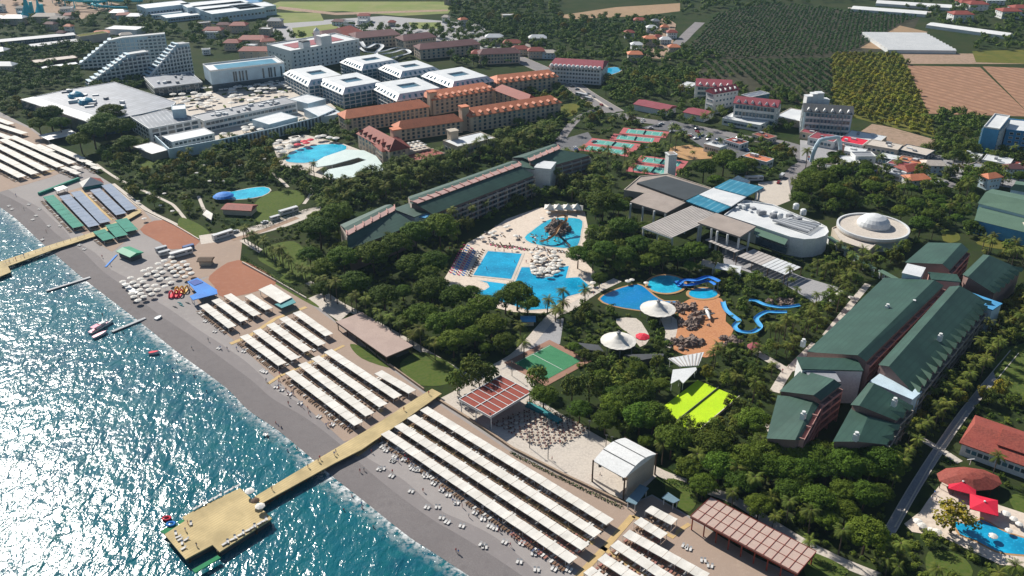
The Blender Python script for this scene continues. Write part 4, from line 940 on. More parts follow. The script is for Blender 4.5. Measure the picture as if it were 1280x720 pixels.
# central green hotel
t = thing('green_roof_hotel','long central green roofed hotel with a pink roof terrace between its slopes','hotel',P(600,255))
MT['pinkterr'] = M('pink_roof_terrace', (.42,.27,.25), .85)
S = ((((435,312),(520,280)),((434,296),(494,264)),((433,291),(493,259)),((425,281),(482,256))),
     (((541,268),(668,219)),((521,256),(652,208)),((513,254),(648,205)),((510,246),(640,201))),
     (((676,211),(738,194)),((662,203),(700,187)),((660,200),(697,184)),((640,197),(692,180))))
for k,(o,r,i_,u) in enumerate(S):
    O,I = slope_wing(t,o,r,i_,13,17,16.5)
    oo = [Vector((*P(*p,16.5),16.5)) for p in i_]; uu = [Vector((*P(*p,14),14)) for p in u]; mid = [a.lerp(b,.35)+Vector((0,0,1.2)) for a,b in zip(oo,uu)]
    rr = [Vector((*P(*p,17),17)) for p in r]
    MB().add([oo[0],oo[1],mid[1],mid[0],uu[0],uu[1]], [(0,1,2,3),(3,2,5,4)]).build('roof_slope','green',t)
    MB().prism([tuple(oo[0].xy),tuple(oo[1].xy),tuple((uu[1]*.98+oo[1]*.02).xy),tuple((uu[0]*.98+oo[0]*.02).xy)],0,13.7).build('wall','taupe',t); block([tuple(oo[0].xy),tuple(oo[1].xy),tuple(uu[1].xy),tuple(uu[0].xy)],2)
    a,b = rr; c_,d_ = oo
    MB().add([a+Vector((0,0,.6)),b+Vector((0,0,.6)),d_+Vector((0,0,.9)),c_+Vector((0,0,.9))],[(0,1,2,3)]).build('roof_terrace','pinkterr',t)
    n_ = int((b-a).length/6)
    for j in range(n_+1):
        p0, p1 = a.lerp(b,j/n_),c_.lerp(d_,j/n_); MB().bar(p0+Vector((0,0,1.)),p1+Vector((0,0,1.3)),.5,.8).build('terrace_divider','pink',t)
    if k != 0: gallery(t,O[0],O[1],12.5,4,c='stone')
    if k == 1:
        n_ = 16
        for j in range(n_):
            p = O[0].lerp(O[1],(j+.5)/n_); MB().box(p.x,p.y-.6,.5,2.6,1.2,11,atan2(O[1].y-O[0].y,O[1].x-O[0].x)).build('window_bay','glass',t)
for nm,A,B,C,z,rm,wl in (('link_roof',(492,262),(518,272),(528,262),13,'green','palewall'),('link_roof',(643,208),(668,212),(672,203),14,'green','white'),('stair_block',(668,210),(688,212),(690,203),15,'whiteroof','white'),('stair_block',(512,270),(532,273),(535,267),12,'bluewall','palewall')):
    q = ccw(rect(A,B,C,z)); block(q,1); MB().prism(q,0,z).build(nm+'_wall',wl,t); MB().prism(grow(q,.3),z,z+.5,bottom=True).build(nm,rm,t)
# far right green hotels
t = thing('green_roof_hotel','far right green roofed hotel cut by the frame edge, front one','hotel',P(1250,290))
slope_wing(t,((1222,254),(1300,274)),((1232,240),(1300,254)),((1240,236),(1300,248)),11,15,13,'green2',wallm='palewall')
slope_wing(t,((1218,275),(1300,295)),((1222,262),(1300,280)),((1224,258),(1300,276)),8,10,9,'green2',wallm='bluewall')
t = thing('green_roof_hotel','far right green roofed hotel cut by the frame edge, rear one','hotel',P(1270,250))
slope_wing(t,((1262,237),(1300,243)),((1268,230),(1300,234)),((1270,226),(1300,230)),11,15,13,'green2',wallm='palewall')
# --- main pavilion complex
t = thing('main_pavilion','blue and white sloped entrance roof with slatted pergola','pavilion',P(870,270))
def slab(name, pts, z, m, th=.6, t_=None, posts=()):
    q = [P(x,y,z) for x,y in pts]; MB().prism(q,z-th,z,bottom=True).build(name,m,t_)
    for x,y in posts:
        p = P(x,y,z); MB().box(p[0],p[1],0,1.,1.,z-th).build('column','whiteroof',t_)
    return q
q = slab('roof_panel_blue',((857.5,251),(874,243),(914,258),(897.5,266)),12,'tealroof',t_=t)
slab('roof_panel_white',((874,243),(893,234),(934,245),(914,258)),12.6,'whiteroof',t_=t)
slab('roof_panel_blue',((893,234),(912.5,224),(955,234),(934,245)),13.2,'tealroof',t_=t,posts=((950,235),(946,237)))
block([P(x,y,12) for x,y in ((857,251),(912,224),(955,234),(897,266))],2)
MB().prism([P(x,y,0) for x,y in ((870,270),(920,240),(935,247),(895,280))],0,11).build('glazed_hall','glass',t)
t = thing('slatted_pergola','big sloped pergola of pale timber slats before the blue and white roof','pergola',P(845,290))
q = rect((802.5,284),(840,297.5),(891,266),11); block(q,2)
for k in range(14): 
    a0 = quad(q,(k+.5)/14,0,(k+.5)/14,1); MB().bar((*a0[0],11),(*a0[2],11),1.,.4).build('slat',MT.setdefault('slatgrey',M('weathered_slats',(.5,.46,.43),.8)),t)
for k in range(5):
    a0 = quad(q,0,k/4,1,k/4); MB().bar((*a0[0],10.5),(*a0[1],10.5),.5,.6).build('beam','whiteroof',t)
for u,v in ((.02,.02),(.98,.02),(.5,.02),(.02,.6),(.98,.6)): p = quad(q,u,v,u,v)[0]; MB().box(p[0],p[1],0,.9,.9,10.5).build('column','whiteroof',t)
t = thing('flat_canopy','taupe flat canopy on white columns, left of the slatted pergola','canopy',P(820,270))
slab('roof',((787.5,252),(806,241),(857,253),(833,266)),11,MT.setdefault('taupe_roof',M('taupe_gravel_roof',(.38,.32,.28),.9)),.8,t,((788.5,253),(804,257),(818,262),(832,265.5))); block([P(x,y,11) for x,y in ((787,252),(806,241),(857,253),(833,266))],2)
t = thing('flat_canopy','taupe flat canopy on tall white columns, right of the slatted pergola','canopy',P(905,300))
slab('roof',((872.5,278),(895,266),(945,283),(925,296)),12,'taupe_roof',.9,t,((874,279),(890,284),(897,287),(910,291),(924,295),(937,289))); block([P(x,y,12) for x,y in ((872.5,278),(895,266),(945,283),(925,296))],2)
t,q = building('dark_roof_hall','low taupe hall with a dark fan shaped roof behind the canopies','hall',0,0,0,10,q=[P(x,y,10) for x,y in ((780,238),(793,227),(800,221),(834,218),(889,236),(857,252),(846,254),(810,243))],wall='taupe',rm='taupe_roof',par=.6,parm='cream')
MB().prism([P(x,y,11) for x,y in ((796,229),(832,220.5),(887,237),(857,251))],10.2,11.4).build('dark_roof','dgrey' if 0 else MT.setdefault('slate',M('slate_roof',(.055,.065,.07),.6)),t)
H = ht(836,226,201); w_ = P(836.5,224); t = thing('white_tower','plain white square tower between tennis court and dark roofed hall','tower',w_)
MB().box(*w_,0,5.6,5.6,17,.25).build('wall','white',t); MB().box(w_[0],w_[1],17,6.4,6.4,.7,.25).build('cap','whiteroof',t); MB().box(w_[0],w_[1],17.7,4,4,.3,.25).build('cap_inset','taupe',t); block([(w_[0]+a,w_[1]+b) for a,b in ((-4,-14),(4,-14),(4,4),(-4,4))],1)
arc = [P(1010+25*cos(a)+4,289+9.5*sin(a),10) for a in [pi*(.62-k*.1) for k in range(12)]]
qq = [P(x,y,10) for x,y in ((905,270),(930,251),(945,251),(966,257),(1000,272))]+list(reversed(arc))
qq = [P(x,y,10) for x,y in ((905,270),(930,251),(966,257),(1002,272),(1022,279),(1033,285),(1035.5,291),(1031,296),(1020,299.5),(1005,300.5),(988,297.5),(945,283))]
t,q = building('curved_hall','white hall with a rounded end and silver ducts on the roof','hall',0,0,0,10,q=qq,wall='white',rm='whiteroof',par=.8)
MB().prism([P(x,y,7) for x,y in ((945,292),(984,306),(984,309),(945,296))],3,6.5).build('glazing_strip','glass',t)
slab('green_awning',((944,284.5),(985,299),(981,306),(942,292)),9.4,'green2',.3,t)
for k in range(9):
    p0 = Vector((*P(966+k*2.2,275.5-.3*k,11.5),11.5)); p1 = Vector((*P(1010+k*2,290-1.2*k,11.5),11.5))
    MB().tube([p0,p1],.55,6).build('duct','whiteroof' if k % 2 else 'grey',t)
for k in range(26):
    x = U(915,1000); y = 252+(x-915)*.24+U(0,7); p = P(x,y,11); MB().box(p[0],p[1],10.1,U(1.5,4),U(1,3),U(.8,2.6),.3).build('roof_unit','whiteroof' if R() < .6 else 'grey',t)
for x,y in ((995,259),(1004,266),(968,268),(975,271)): p = P(x,y,11); MB().lathe(*p,[(1.8,10.1),(1.8,12.5),(1.2,13.2),(0,13.4)],10).build('cooling_drum','whiteroof',t)
t = thing('slatted_awning','long slatted shade awning stepping down in front of the curved hall','awning',P(930,325))
q = rect((980,344),(995,330),(940,308),5)
q = ccw(rect((921,320.5),(981,344),(994,330.5),5)); block(q,1)
for k in range(12): MB().prism(quad(q,k/12+.006,.04,(k+1)/12-.006,.96),4.9,5.05,bottom=True).build('panel','slatgrey' if k < 6 else 'whiteroof',t)
for u in (0,.33,.66,1): a = quad(q,u,0,u,1); MB().bar((*a[0],4.75),(*a[2],4.75),.3,.3).build('beam','wood',t)
for u,v in ((0,0),(.33,0),(.66,0),(1,0),(0,1),(.5,1),(1,1)): p = quad(q,u,v,u,v)[0]; MB().box(p[0],p[1],0,.35,.35,4.7).build('post','wood',t)
t = thing('slatted_awning','short slatted shade awning under the right flat canopy','awning',P(895,308)); q = ccw(rect((880,300),(918,316),(928,306),5)); block(q,1)
for k in range(9): MB().prism(quad(q,k/9+.01,.04,(k+1)/9-.01,.96),4.9,5.05,bottom=True).build('panel','slatgrey',t)
for u,v in ((0,0),(.5,0),(1,0),(0,1),(1,1)): p = quad(q,u,v,u,v)[0]; MB().box(p[0],p[1],0,.35,.35,4.9).build('post','wood',t)
for lab,pts,m_ in (('cream flat shade roof behind the round turquoise pool, longer one',((897,328),(927,333),(925,341),(893,335)),'whiteroof'),('cream flat shade roof behind the round turquoise pool, shorter one',((878,324),(895,328),(892,335),(876,331)),'pave')):
    t = thing('shade_roof',lab,'shade roof',P(*pts[0])); q = slab('roof',pts,3.5,m_,.25,t,(pts[2],pts[3])); block(q,1)
# rotunda
c = P(1091,284,7); t = thing('rotunda','round flat roofed rotunda with a white ribbed dome in its centre','rotunda',c); rr = 43/ppm(c,7)
MB().lathe(*c,[(rr*.9,0),(rr*.9,6)],40).build('wall','palewall',t)
MB().lathe(*c,[(rr,5.6),(rr,7.6),(rr*.96,7.6),(rr*.96,7.1),(0,7.1)],48).build('roof',['pave'],t)
MB().lathe(*c,[(rr+.05,6.4),(rr+.05,7.9),(rr*.95,7.9),(rr*.95,7.2)],48).build('rim','whiteroof',t)
c2 = P(1092,279.5,8); r2 = 20/ppm(c2,8)
MB().lathe(*c2,[(r2,7.2),(r2,8.4),(r2*.9,10.2),(r2*.7,11.8),(r2*.4,13),(r2*.12,13.5),(0,13.7)],24).build('dome','whiteroof',t)
block([(c[0]+(rr+1)*cos(a*.5),c[1]+(rr+1)*sin(a*.5)) for a in range(12)],1)
t,q = building('rotunda_wing','low beige block with walkways attached to the rotunda','building',0,0,0,5,q=[P(x,y,5) for x,y in ((1040,286),(1058,278),(1098,303),(1086,314),(1050,302))],wall='cream',rm='pave',par=.6)
for a,b,m_ in (((1036,296),(1092,336),'green2'),((1100,338),(1126,352),'green2')):
    p0,p1 = P(*a,4),P(*b,4); t = thing('covered_walkway','covered walkway with pale green roof, %s' % ('from the curved hall down to the palms' if a[0] == 1036 else 'reaching the right green hotel'),'walkway',p0)
    MB().bar((*p0,4),(*p1,4),3.2,.4).build('roof',m_,t)
    for k in range(6): p = Vector(p0).lerp(Vector(p1),k/5); MB().box(p.x,p.y,0,.4,2.4,3.8).build('post','white',t)
# more of the far town and village, small and irregular
random.seed(52)
TN = []
for (x0,x1,y0,y1,n_) in ((400,640,24,34,8),(640,690,52,78,4),(0,170,14,52,14),(255,345,34,70,9),(1010,1290,205,235,9),(380,560,4,12,3)):
    for _ in range(n_):
        for tr in range(12):
            x,y = U(x0,x1),U(y0,y1); w_ = P(x,y); s_ = U(4,8)
            if any(hypot(w_[0]-a[0],w_[1]-a[1]) < 18 for a in TN): continue
            if any(a <= w_[0] <= b and c <= w_[1] <= d and inside(w_,q) for a,b,c,d,q in BLOCK[60:] if (b-a) < 400): continue
            TN.append(w_); a_ = U(-.3,.6); rr = random.choice(['redroof','terra','whiteroof','grey','duskroof','pave'])
            q = [(w_[0]+c*s_*cos(a_)-d*s_*.7*sin(a_),w_[1]+c*s_*sin(a_)+d*s_*.7*cos(a_)) for c,d in ((-1,-1),(1,-1),(1,1),(-1,1))]
            t,q = building('far_house','',None,0,0,0,U(4,8),q=q,roof='gable' if rr not in ('whiteroof','grey') else 'flat',wall=random.choice(['cream','white','palewall']),rm=rr,rh=2.2,hip=3,floors=2,bays=(3,2))
            later(t,'far house with %s roof' % {'redroof':'dark red','terra':'orange','whiteroof':'white','grey':'grey','duskroof':'brown','pave':'beige'}[rr],w_,'house','scattered far houses'); break
random.seed(5)
# ------------------------------------------------------------ beach canopies and sunbeds
_P = MB().tube([(0,0,0),(0,0,2.35)], .09, 5).mesh('post', 'white')
BEDS = []
def bedmesh(c, sh=0):
    m = MB(); m.box(0,0,.25,.75,1.35,.12,0,0); m.add([(-.37,.6,.31),(.37,.6,.31),(.37,1.15,.72),(-.37,1.15,.72),(-.37,.66,.2),(.37,.66,.2),(.37,1.2,.6),(-.37,1.2,.6)],[(0,1,2,3),(4,7,6,5),(3,2,6,7),(0,3,7,4),(1,5,6,2)],0)
    for x in (-.3,.3):
        for y in (-.55,.55): m.box(x,y,0,.07,.07,.26,0,1)
    return m.mesh('sunbed',[c,'dgrey'])
MT['mat_w'] = M('white_mattress',(.72,.7,.67),.8,rand=.08); MT['mat_b'] = M('brown_sling',(.3,.16,.11),.8,rand=.4)
BM = {'w':bedmesh('mat_w'),'b':bedmesh('mat_b'),'r':bedmesh('pinkp'),'u':bedmesh('blue'),'p':bedmesh('skin')}
def row(start, end, ws, lab, z=2.6, cloth='canvas', group='canopy rows on the beach', bed='b', wfac=1.):
    """start/end: two pixel corners of each end (inland, seaward)"""
    a, b = Vector(P(*start[0],z)), Vector(P(*start[1],z)); c, d = Vector(P(*end[0],z)), Vector(P(*end[1],z))
    m0, m1 = (a+b)/2, (c+d)/2; u = (m1-m0); ln = u.length; u.normalize(); n_ = Vector((-u.y,u.x)); w = ws*wfac
    t = thing('canopy_row', lab, 'beach canopy', m0, group); an = atan2(u.y,u.x)
    k = max(3,int(ln/4.6)); mb = MB()
    for i in range(k):
        s0, s1 = m0+u*(ln*i/k+.06), m0+u*(ln*(i+1)/k-.06); sg = U(-.12,.05); md = (s0+s1)/2; h = n_*w/2; zz = U(-.05,.05)
        mb.add([(*(s0-h),z+zz),(*(s1-h),z+zz),(*(s1+h),z+zz-.1),(*(s0+h),z+zz-.1),(*(md-h*.99),z+sg+zz),(*(md+h*.99),z+sg-.1+zz),(*(s0-h),z-.25),(*(s1-h),z-.25),(*(s1+h),z-.32),(*(s0+h),z-.32)],[(0,4,5,3),(4,1,2,5),(0,6,7,1,4),(3,5,2,8,9)],0)
    mb.build('canopy', cloth, t)
    fr = MB()
    for s in (-1,1): fr.bar((*(m0+n_*s*w*.45),z-.3),(*(m1+n_*s*w*.45),z-.3),.1,.1)
    fr.build('frame','white',t)
    near = ppm(m0) > 2.4; st = 9.2 if near else 16
    q = max(2,int(ln/st)+1)
    for i in range(q):
        for s in (-1,1):
            p = m0+u*(ln*i/(q-1))*.98+n_*s*w*.42; inst('post',_P,(p.x,p.y,0),0,1.,t)
    # sunbeds in pairs under and beside the seaward edge
    x = .8
    while x < ln-1:
        for off_ in ((-w*.5-1.2, -w*.5+1.1) if n_.dot(Vector((-1,-.6))) < 0 else (w*.5+1.2, w*.5-1.1)):
            if R() < .92:
                p = m0+u*(x+U(-.1,.1))+n_*off_; BEDS.append((tuple(p), an+ (0 if off_ > 0 else pi)+U(-.12,.12), bed if R() < .8 else 'w', lab))
        x += U(1.15,1.3) if int(x*2) % 5 else 1.9
S4 = 'south of the pier'
for st, en, lab in ((((484,537),(478,543)),((722,696),(712,705)),'white canopy row right of the pier, nearest the sea'),
  (((501,527),(494,534)),((736,680),(728,688)),'white canopy row right of the pier, second from the sea'),
  (((517,517),(510,523)),((752,664),(743,672)),'white canopy row right of the pier, third from the sea'),
  (((533,507),(526,513)),((767.5,649),(758,656)),'white canopy row right of the pier, farthest inland'),
  (((800,646),(793,653)),((833,667),(828,673)),'short white canopy beyond the cross walk, first inland'),
  (((786,662),(779,669)),((887,718),(880,724)),'white canopy row beyond the cross walk, second from inland'),
  (((771,675),(764,682)),((850,726),(842,732)),'white canopy row beyond the cross walk, third from inland'),
  (((755,692),(748,699)),((800,722),(794,728)),'white canopy row beyond the cross walk, at the bottom edge'),
  (((738,708),(731,715)),((762,726),(756,732)),'white canopy stub beyond the cross walk, bottom corner'),
  (((813,632),(807,638)),((847,648),(840,657)),'short bluish canopy behind the first short white one')): row(st,en,3.9,lab)
for st, en, lab in ((((257,378),(251,383)),((294,406),(287,411)),'short canopy row by the blue pavilion, nearest the sea'),
  (((272,372),(266,376)),((309,398),(302,403)),'short canopy row by the blue pavilion, second from the sea'),
  (((287,366),(281,370)),((325,391),(318,396)),'short canopy row by the blue pavilion, third from the sea'),
  (((313,366),(307,371)),((340,384),(333,388)),'short canopy row beside the red clay, farthest inland'),
  (((308,416),(301,422)),((357,452),(349,458)),'middle group canopy row nearest the sea'),
  (((324,410),(317,414)),((373,446),(366,451)),'middle group canopy row second from the sea'),
  (((341,402),(334,407)),((389,436),(381,441)),'middle group canopy row third from the sea'),
  (((357,394),(350,399)),((406,428),(399,433)),'middle group canopy row fourth from the sea'),
  (((374,387),(367,392)),((415,416),(408,421)),'middle group canopy row farthest inland'),
  (((365,461),(358,467)),((452,526),(445,533)),'canopy row ending at the pier, nearest the sea'),
  (((381,451),(374,457)),((466,515),(459,521)),'canopy row ending at the pier, second from the sea'),
  (((397,443),(390,449)),((483,503),(476,510)),'canopy row ending at the pier, third from the sea'),
  (((413,435),(406,441)),((501,493),(494,499)),'canopy row ending at the pier, fourth from the sea'),
  (((476,462),(469,467)),((519,487),(512,492)),'short canopy row beside the small lawn near the pier')): row(st,en,4.,lab)
z7 = lambda x, y: (x/4.235, 130+y/4.235)
def row7(x0,y0,x1,y1,w,lab,cloth,bed,z=2.6,g='canopy rows on the beach'): a, b = z7(x0,y0), z7(x1,y1); row((a,a),(b,b),w,lab,z,cloth,g,bed)
row7(255,485,415,650,6.,'long emerald green canopy row near the left jetty','gcanvas','b')
for q, l in (((340,482,498,645),'first'),((400,462,558,625),'second'),((503,450,642,582),'third'),((562,425,698,558),'fourth')): row7(*q,6.,'blue grey canopy row on the left beach, %s from the sea'%l,'bcanvas','b')
for q, l in (((522,668,578,716),'nearest the sea'),((588,635,645,698),'in the middle'),((640,608,700,670),'farthest inland')): row7(*q,6.5,'short emerald canopy below the left jetty, '+l,'gcanvas','b')
for i, q in enumerate(((-60,295,118,385),(-60,245,185,368),(-60,195,245,350),(10,185,320,330),(60,170,385,312),(-60,140,60,182),(-60,95,130,155),(190,215,275,252),(260,215,435,290),(-60,60,60,105))):
    row7(*q,5.2,'far left white canopy row, %s in order from the sea'%ORD[i],'canvas','b')
for i,(x,y) in enumerate(((345,340),(400,335),(372,350),(395,362),(455,303),(478,318),(505,336),(430,298))):
    row7(x-14,y-7,x+22,y+6,4.,'small white canopy beside the red and white tent, %s of eight'%ORD[i],'canvas','b')
# sunbeds: the nearest as individuals, the rest as one mass
loose = [(458,497,16,4,0),(345,486,10,7,0),(590,480,0,0,0)]
def beds_px(pts, k, kind, ang, spread=6, lab='loose'):
    for x,y in pts:
        w_ = Vector(P(x,y)); a = ang+U(-.25,.25)
        for i in range(k):
            p = w_+Vector((cos(a),sin(a)))*(i*1.15); BEDS.append((tuple(p),a+U(-.1,.1),kind,lab))
base_a = atan2(P(720,705)[1]-P(480,545)[1],P(720,705)[0]-P(480,545)[0])
z1 = lambda x, y: (440+x/7.2, 500+y/7.2)
beds_px([z1(260,430),z1(290,460),z1(400,445),z1(425,470),z1(370,515),z1(355,550),z1(450,545),z1(520,600),z1(575,640),z1(230,630),z1(260,625),z1(340,690),z1(640,680)],2,'w',base_a+.5)
r4 = lambda x, y: (320+x/3, 480+y/3)
beds_px([r4(630,350),r4(660,375),r4(690,400),r4(715,420),r4(745,450),r4(580,320),r4(595,325),r4(530,250),r4(505,290),r4(575,405),r4(635,465),r4(675,465),r4(690,505),r4(710,520),r4(765,535),r4(815,485),r4(845,510),r4(870,535),r4(890,545),r4(840,605),r4(850,615),r4(925,595),r4(850,460),r4(900,490),r4(90,25),r4(70,15),r4(120,40),r4(160,75),r4(230,125),r4(280,155),r4(350,160),r4(30,672-480+0)],2,'w',base_a+.5)
r5 = lambda x, y: (640+x/3, 480+y/3)
beds_px([r5(30,600),r5(75,640),r5(20,670),r5(85,700),r5(150,695),r5(110,400),r5(130,410),r5(640,610),r5(655,620),r5(710,665),r5(735,685),r5(205,700)],2,'w',base_a+.4)
beds_px([(10,258),(14,262),(40,275),(60,283),(74,283),(82,276),(72,270),(48,262),(35,256),(52,300),(98,307),(104,312),(44,270)],2,'w',base_a+.3)
beds_px([(255,402),(267,415),(272,436),(303,440),(322,447),(326,464),(330,466)],2,'w',base_a+.3)
zp = lambda x, y: (180+x/4.5, 560+y/4.5)
PZ = 2.1
_pb = []
for (x0,y0,x1,y1,k) in ((285,345,520,220,9),(450,545,690,405,12)):
    for i in range(k): _pb.append(zp(x0+(x1-x0)*i/(k-1),y0+(y1-y0)*i/(k-1)))
for x,y in ((180,485),(200,520),(235,520),(215,540),(220,570),(265,430),(190,505)): _pb.append(zp(x,y))
for i,(x,y) in enumerate(sorted(_pb)):
    w_ = P(x,y,PZ); o = inst('sunbed',BM['w'],(*w_,PZ+.03),base_a+U(-.2,.2)+(0 if i % 3 else 1.2)); tag(o,'white sunbed on the pier head platform, %s from left'%ordn(i),'sunbed','sunbeds on the pier head')
# pool side beds
zq = lambda x, y: (540+x/4.5, 240+y/4.5)
random.seed(9)
PB = []
for j,(x0,y0,x1,y1,c) in enumerate(((105,455,180,300,'r'),(125,465,205,305,'u'),(150,468,225,320,'r'),(175,470,240,335,'u'),(200,472,268,345,'w'),(215,475,290,330,'b'))):
    for i in range(13): t_ = i/12; PB.append((zq(x0+(x1-x0)*t_,y0+(y1-y0)*t_),c,atan2(.6,.5)))
for i in range(24): PB.append((zq(330+i*9,300+i*1.2+U(-4,4)),'b' if i % 3 else 'r',.2))
for i in range(20): PB.append((zq(590+i*9,325+i*1.1+U(-4,4)),'b' if i % 2 else 'w',.2))
for i in range(60):
    x_ = U(300,760); y_ = 300+(x_-300)*.06+U(-75,12); PB.append((zq(x_,y_),'w' if R() < .4 else 'b',U(0,3)))
for i in range(95):
    a, r_ = U(0,6.28), sqrt(R()); PB.append((zq(640+85*r_*cos(a),405+70*r_*sin(a)),'b' if R() < .6 else 'w',U(0,3)))
for (x,y),c,a in PB: BEDS.append((P(x,y),a,c,'pool'))
BEDS = [b for b in BEDS if inframe(b[0],0,4)]
BEDS.sort(key=lambda b: -ppm(b[0])-(0.25 if b[3] == 'pool' else 0)-(.9 if b[3] == 'loose' else 0))
NIN = 262
m = MB()
for b in BEDS[:NIN]:
    o = inst('sunbed',BM[b[2]],(*b[0],.07),b[1]); dsc = {'w':'white sunbed','b':'brown sling sunbed','r':'pink cushioned sunbed','u':'blue cushioned sunbed','p':'sunbed'}[b[2]]
    where = 'on open sand' if b[3] == 'loose' else 'on the pool terrace' if b[3] == 'pool' else 'under '+b[3].replace('white canopy row ','row ').replace('canopy row ','row ')
    b_ = (dsc+' '+where); 
    if not hasattr(m,'cnt'): m.cnt = {}
    if b[3] in ('loose','pool'): later(o, b_, b[0], 'sunbed', 'sunbeds on the beach and terraces')
    else: m.cnt.setdefault(b_,[]).append((o,b[0]))
for k_, l_ in m.cnt.items():
    l_.sort(key=lambda e: pix(e[1])[0])
    for i,(o,w_) in enumerate(l_): tag(o, k_+', %s from left'%ordn(i), 'sunbed', 'sunbeds on the beach and terraces')
s = MB()
for b in BEDS[NIN:]:
    c_,d_ = cos(b[1]),sin(b[1]); me = BM[b[2]]
    mi = {'w':0,'b':1,'r':2,'u':3,'p':1}[b[2]]; n0 = [(b[0][0]+x*c_-y*d_, b[0][1]+x*d_+y*c_) for x,y in ((-.37,-.68),(.37,-.68),(.37,.62),(-.37,.62))]
    s.prism(n0,.25,.4,mi); q = [(b[0][0]+x*c_-y*d_, b[0][1]+x*d_+y*c_, z) for x,y,z in ((-.37,.6,.34),(.37,.6,.34),(.37,1.15,.8),(-.37,1.15,.8))]; s.add(q,[(0,1,2,3)],mi)
if s.f: tag(s.build('sunbed_mass',['mat_w','mat_b','pinkp','blue']),'closely packed sunbeds of the farther canopy rows','sunbeds',None,'stuff')
# boardwalks
def board(pts, w, lab): 
    l = pl(pts); tag(MB().ribbon(l,w,.12,0,.1).build('boardwalk','boards'),lab,'boardwalk')
board([(791,645),(757,684),(722,722)],2.2,'yellow plank walk crossing between canopy rows right of the stage')
board([(478,544),(445,569)],2.4,'short plank walk beside the pier landing'); board([(500,525),(640,612),(742,680)],1.5,'narrow plank walk between second and third canopy rows')
board([(752,684),(810,722)],1.6,'plank walk running to the bottom edge'); board([(791,645),(842,672),(848,664),(862,655)],1.5,'plank walk turning towards the long pergola hall')
board([(383,384),(345,398),(312,420),(288,430)],2.2,'plank walk from the promenade gate down to the sand'); board([(430,432),(395,450),(350,470),(335,480)],1.6,'plank walk between middle and pier canopy groups'); board([(345,415),(395,450),(478,515)],1.6,'long plank walk between canopy rows left of the pier')
board([(100,238),(142,275)],2.4,'plank walk down the middle of the blue grey canopies'); board([(175,262),(148,278),(122,288)],3.,'plank walk from the garden to the left jetty'); board([(40,222),(82,208)],2.,'plank walk at the end of far left canopies')
# ------------------------------------------------------------ piers
q = [P(x,y,1.9) for x,y in ((318,621),(400,572),(463,535),(520,498),(540,486),(552,492),(507,524),(452,562),(420,578),(326,630))]
t = thing('main_pier','long yellow boarded pier leading to the platform','pier',P(430,565))
MB().prism(q,1.55,1.95,bottom=True).build('deck','deck',t)
a,b = Vector(P(322,626,1.9)),Vector(P(500,520,1.9)); d = (b-a).normalized(); n_ = Vector((-d.y,d.x))
for i in range(22):
    for s in (-1,1): p = a.lerp(b,i/21)+n_*s*1.9; MB().tube([(p.x,p.y,-4),(p.x,p.y,1.6)],.22,6).build('pile','wood',t)
for s in (-1,1): MB().bar((*(a+n_*s*2.6),1.2),(*(b+n_*s*2.6),1.2),.2,.7).build('edge_beam','wood',t)
t = thing('pier_head','large yellow boarded pier head platform with a stepped end','pier',P(280,655))
q = [P(x,y,PZ) for x,y in ((300,610),(340,648),(274.4,690),(265.6,681),(232,699),(205.6,668),(231,651),(228,646),(262,628))]
MB().prism(q,PZ-.5,PZ,bottom=True).build('deck','deck',t)
MB().prism(grow(q,-.6),-1,PZ-.5,top=False).build('underframe','dgrey',t)
for x,y in ((302,612),(336,645),(300,668),(272,688),(236,695),(210,668),(262,630),(320,660)): p = P(x,y,PZ); MB().tube([(*p,-5),(*p,PZ-.1)],.35,6).build('pile','wood',t)
MT['grmat'] = M('green_carpet',(.03,.24,.1),.9)
for i,(pts) in enumerate((((222,652),(236,646),(240,650),(225,657)),((200,664),(215,655),(224,657),(207,668)),((240,712),(272,694),(276,697),(244,716)))):
    q = [P(x,y,1.5) for x,y in pts]; o = tag(MB().prism(q,1.2,1.5,bottom=True).build('boarding_step','grmat'),'green carpeted boarding step '+('beside the blue buoy','at the far corner of the pier head','along the lower shaded side')[i],'boarding step','green steps of the pier head')
for x,y,c,lab in ((208,647,'red','red buoyant ring floating at the pier head corner'),(214.5,659,'blue','blue boat cushion on the green step')):
    p = P(x,y,.4); l = [(p[0]+1.3*cos(a*.7),p[1]+.9*sin(a*.7),.1 if c == 'red' else 1.8) for a in range(9)]; tag(MB().tube(l+[l[0]],.35,8,0,False).build('rescue_ring',c),lab,'rescue ring')
def parasol(w_, r_, h, c, z=0, n=8):
    m = MB(); m.lathe(0,0,[(r_,h-.5),(r_*.5,h-.18),(.05,h)],n,0); m.tube([(0,0,0),(0,0,h+.15)],.05,5,1); m.lathe(0,0,[(r_,h-.5),(r_,h-.68)],n,0); return m.mesh('parasol',[c,'white'])
PM = {c:parasol(0,1.7,2.6,c) for c in ('canvas','red','blue','gcanvas','yellow')}
PM['brown'] = parasol(0,1.5,2.6,'wood')
for x,y,c,lab in ((312,614,'canvas','white parasol at the neck of the pier head'),(319,626,'brown','brown parasol at the neck of the pier head'),(325,633,'canvas','second white parasol at the right corner of the neck')):
    w_ = P(x,y,4); tag(inst('parasol',PM[c],(*w_,PZ)),lab,'parasol')
q = [P(x,y,1.3) for x,y in ((-10,328),(0,327),(67,305),(123,288),(150,275),(172,262),(177,265),(153,279),(126,293),(67,312),(10,333),(14,340),(-10,350))]
t = thing('left_pier','narrow yellow boarded jetty at the left edge with railings','pier',P(60,310)); MB().prism(q,1.,1.4,bottom=True).build('deck','deck',t)
a,b = Vector(P(5,331,1.3)),Vector(P(120,291,1.3))
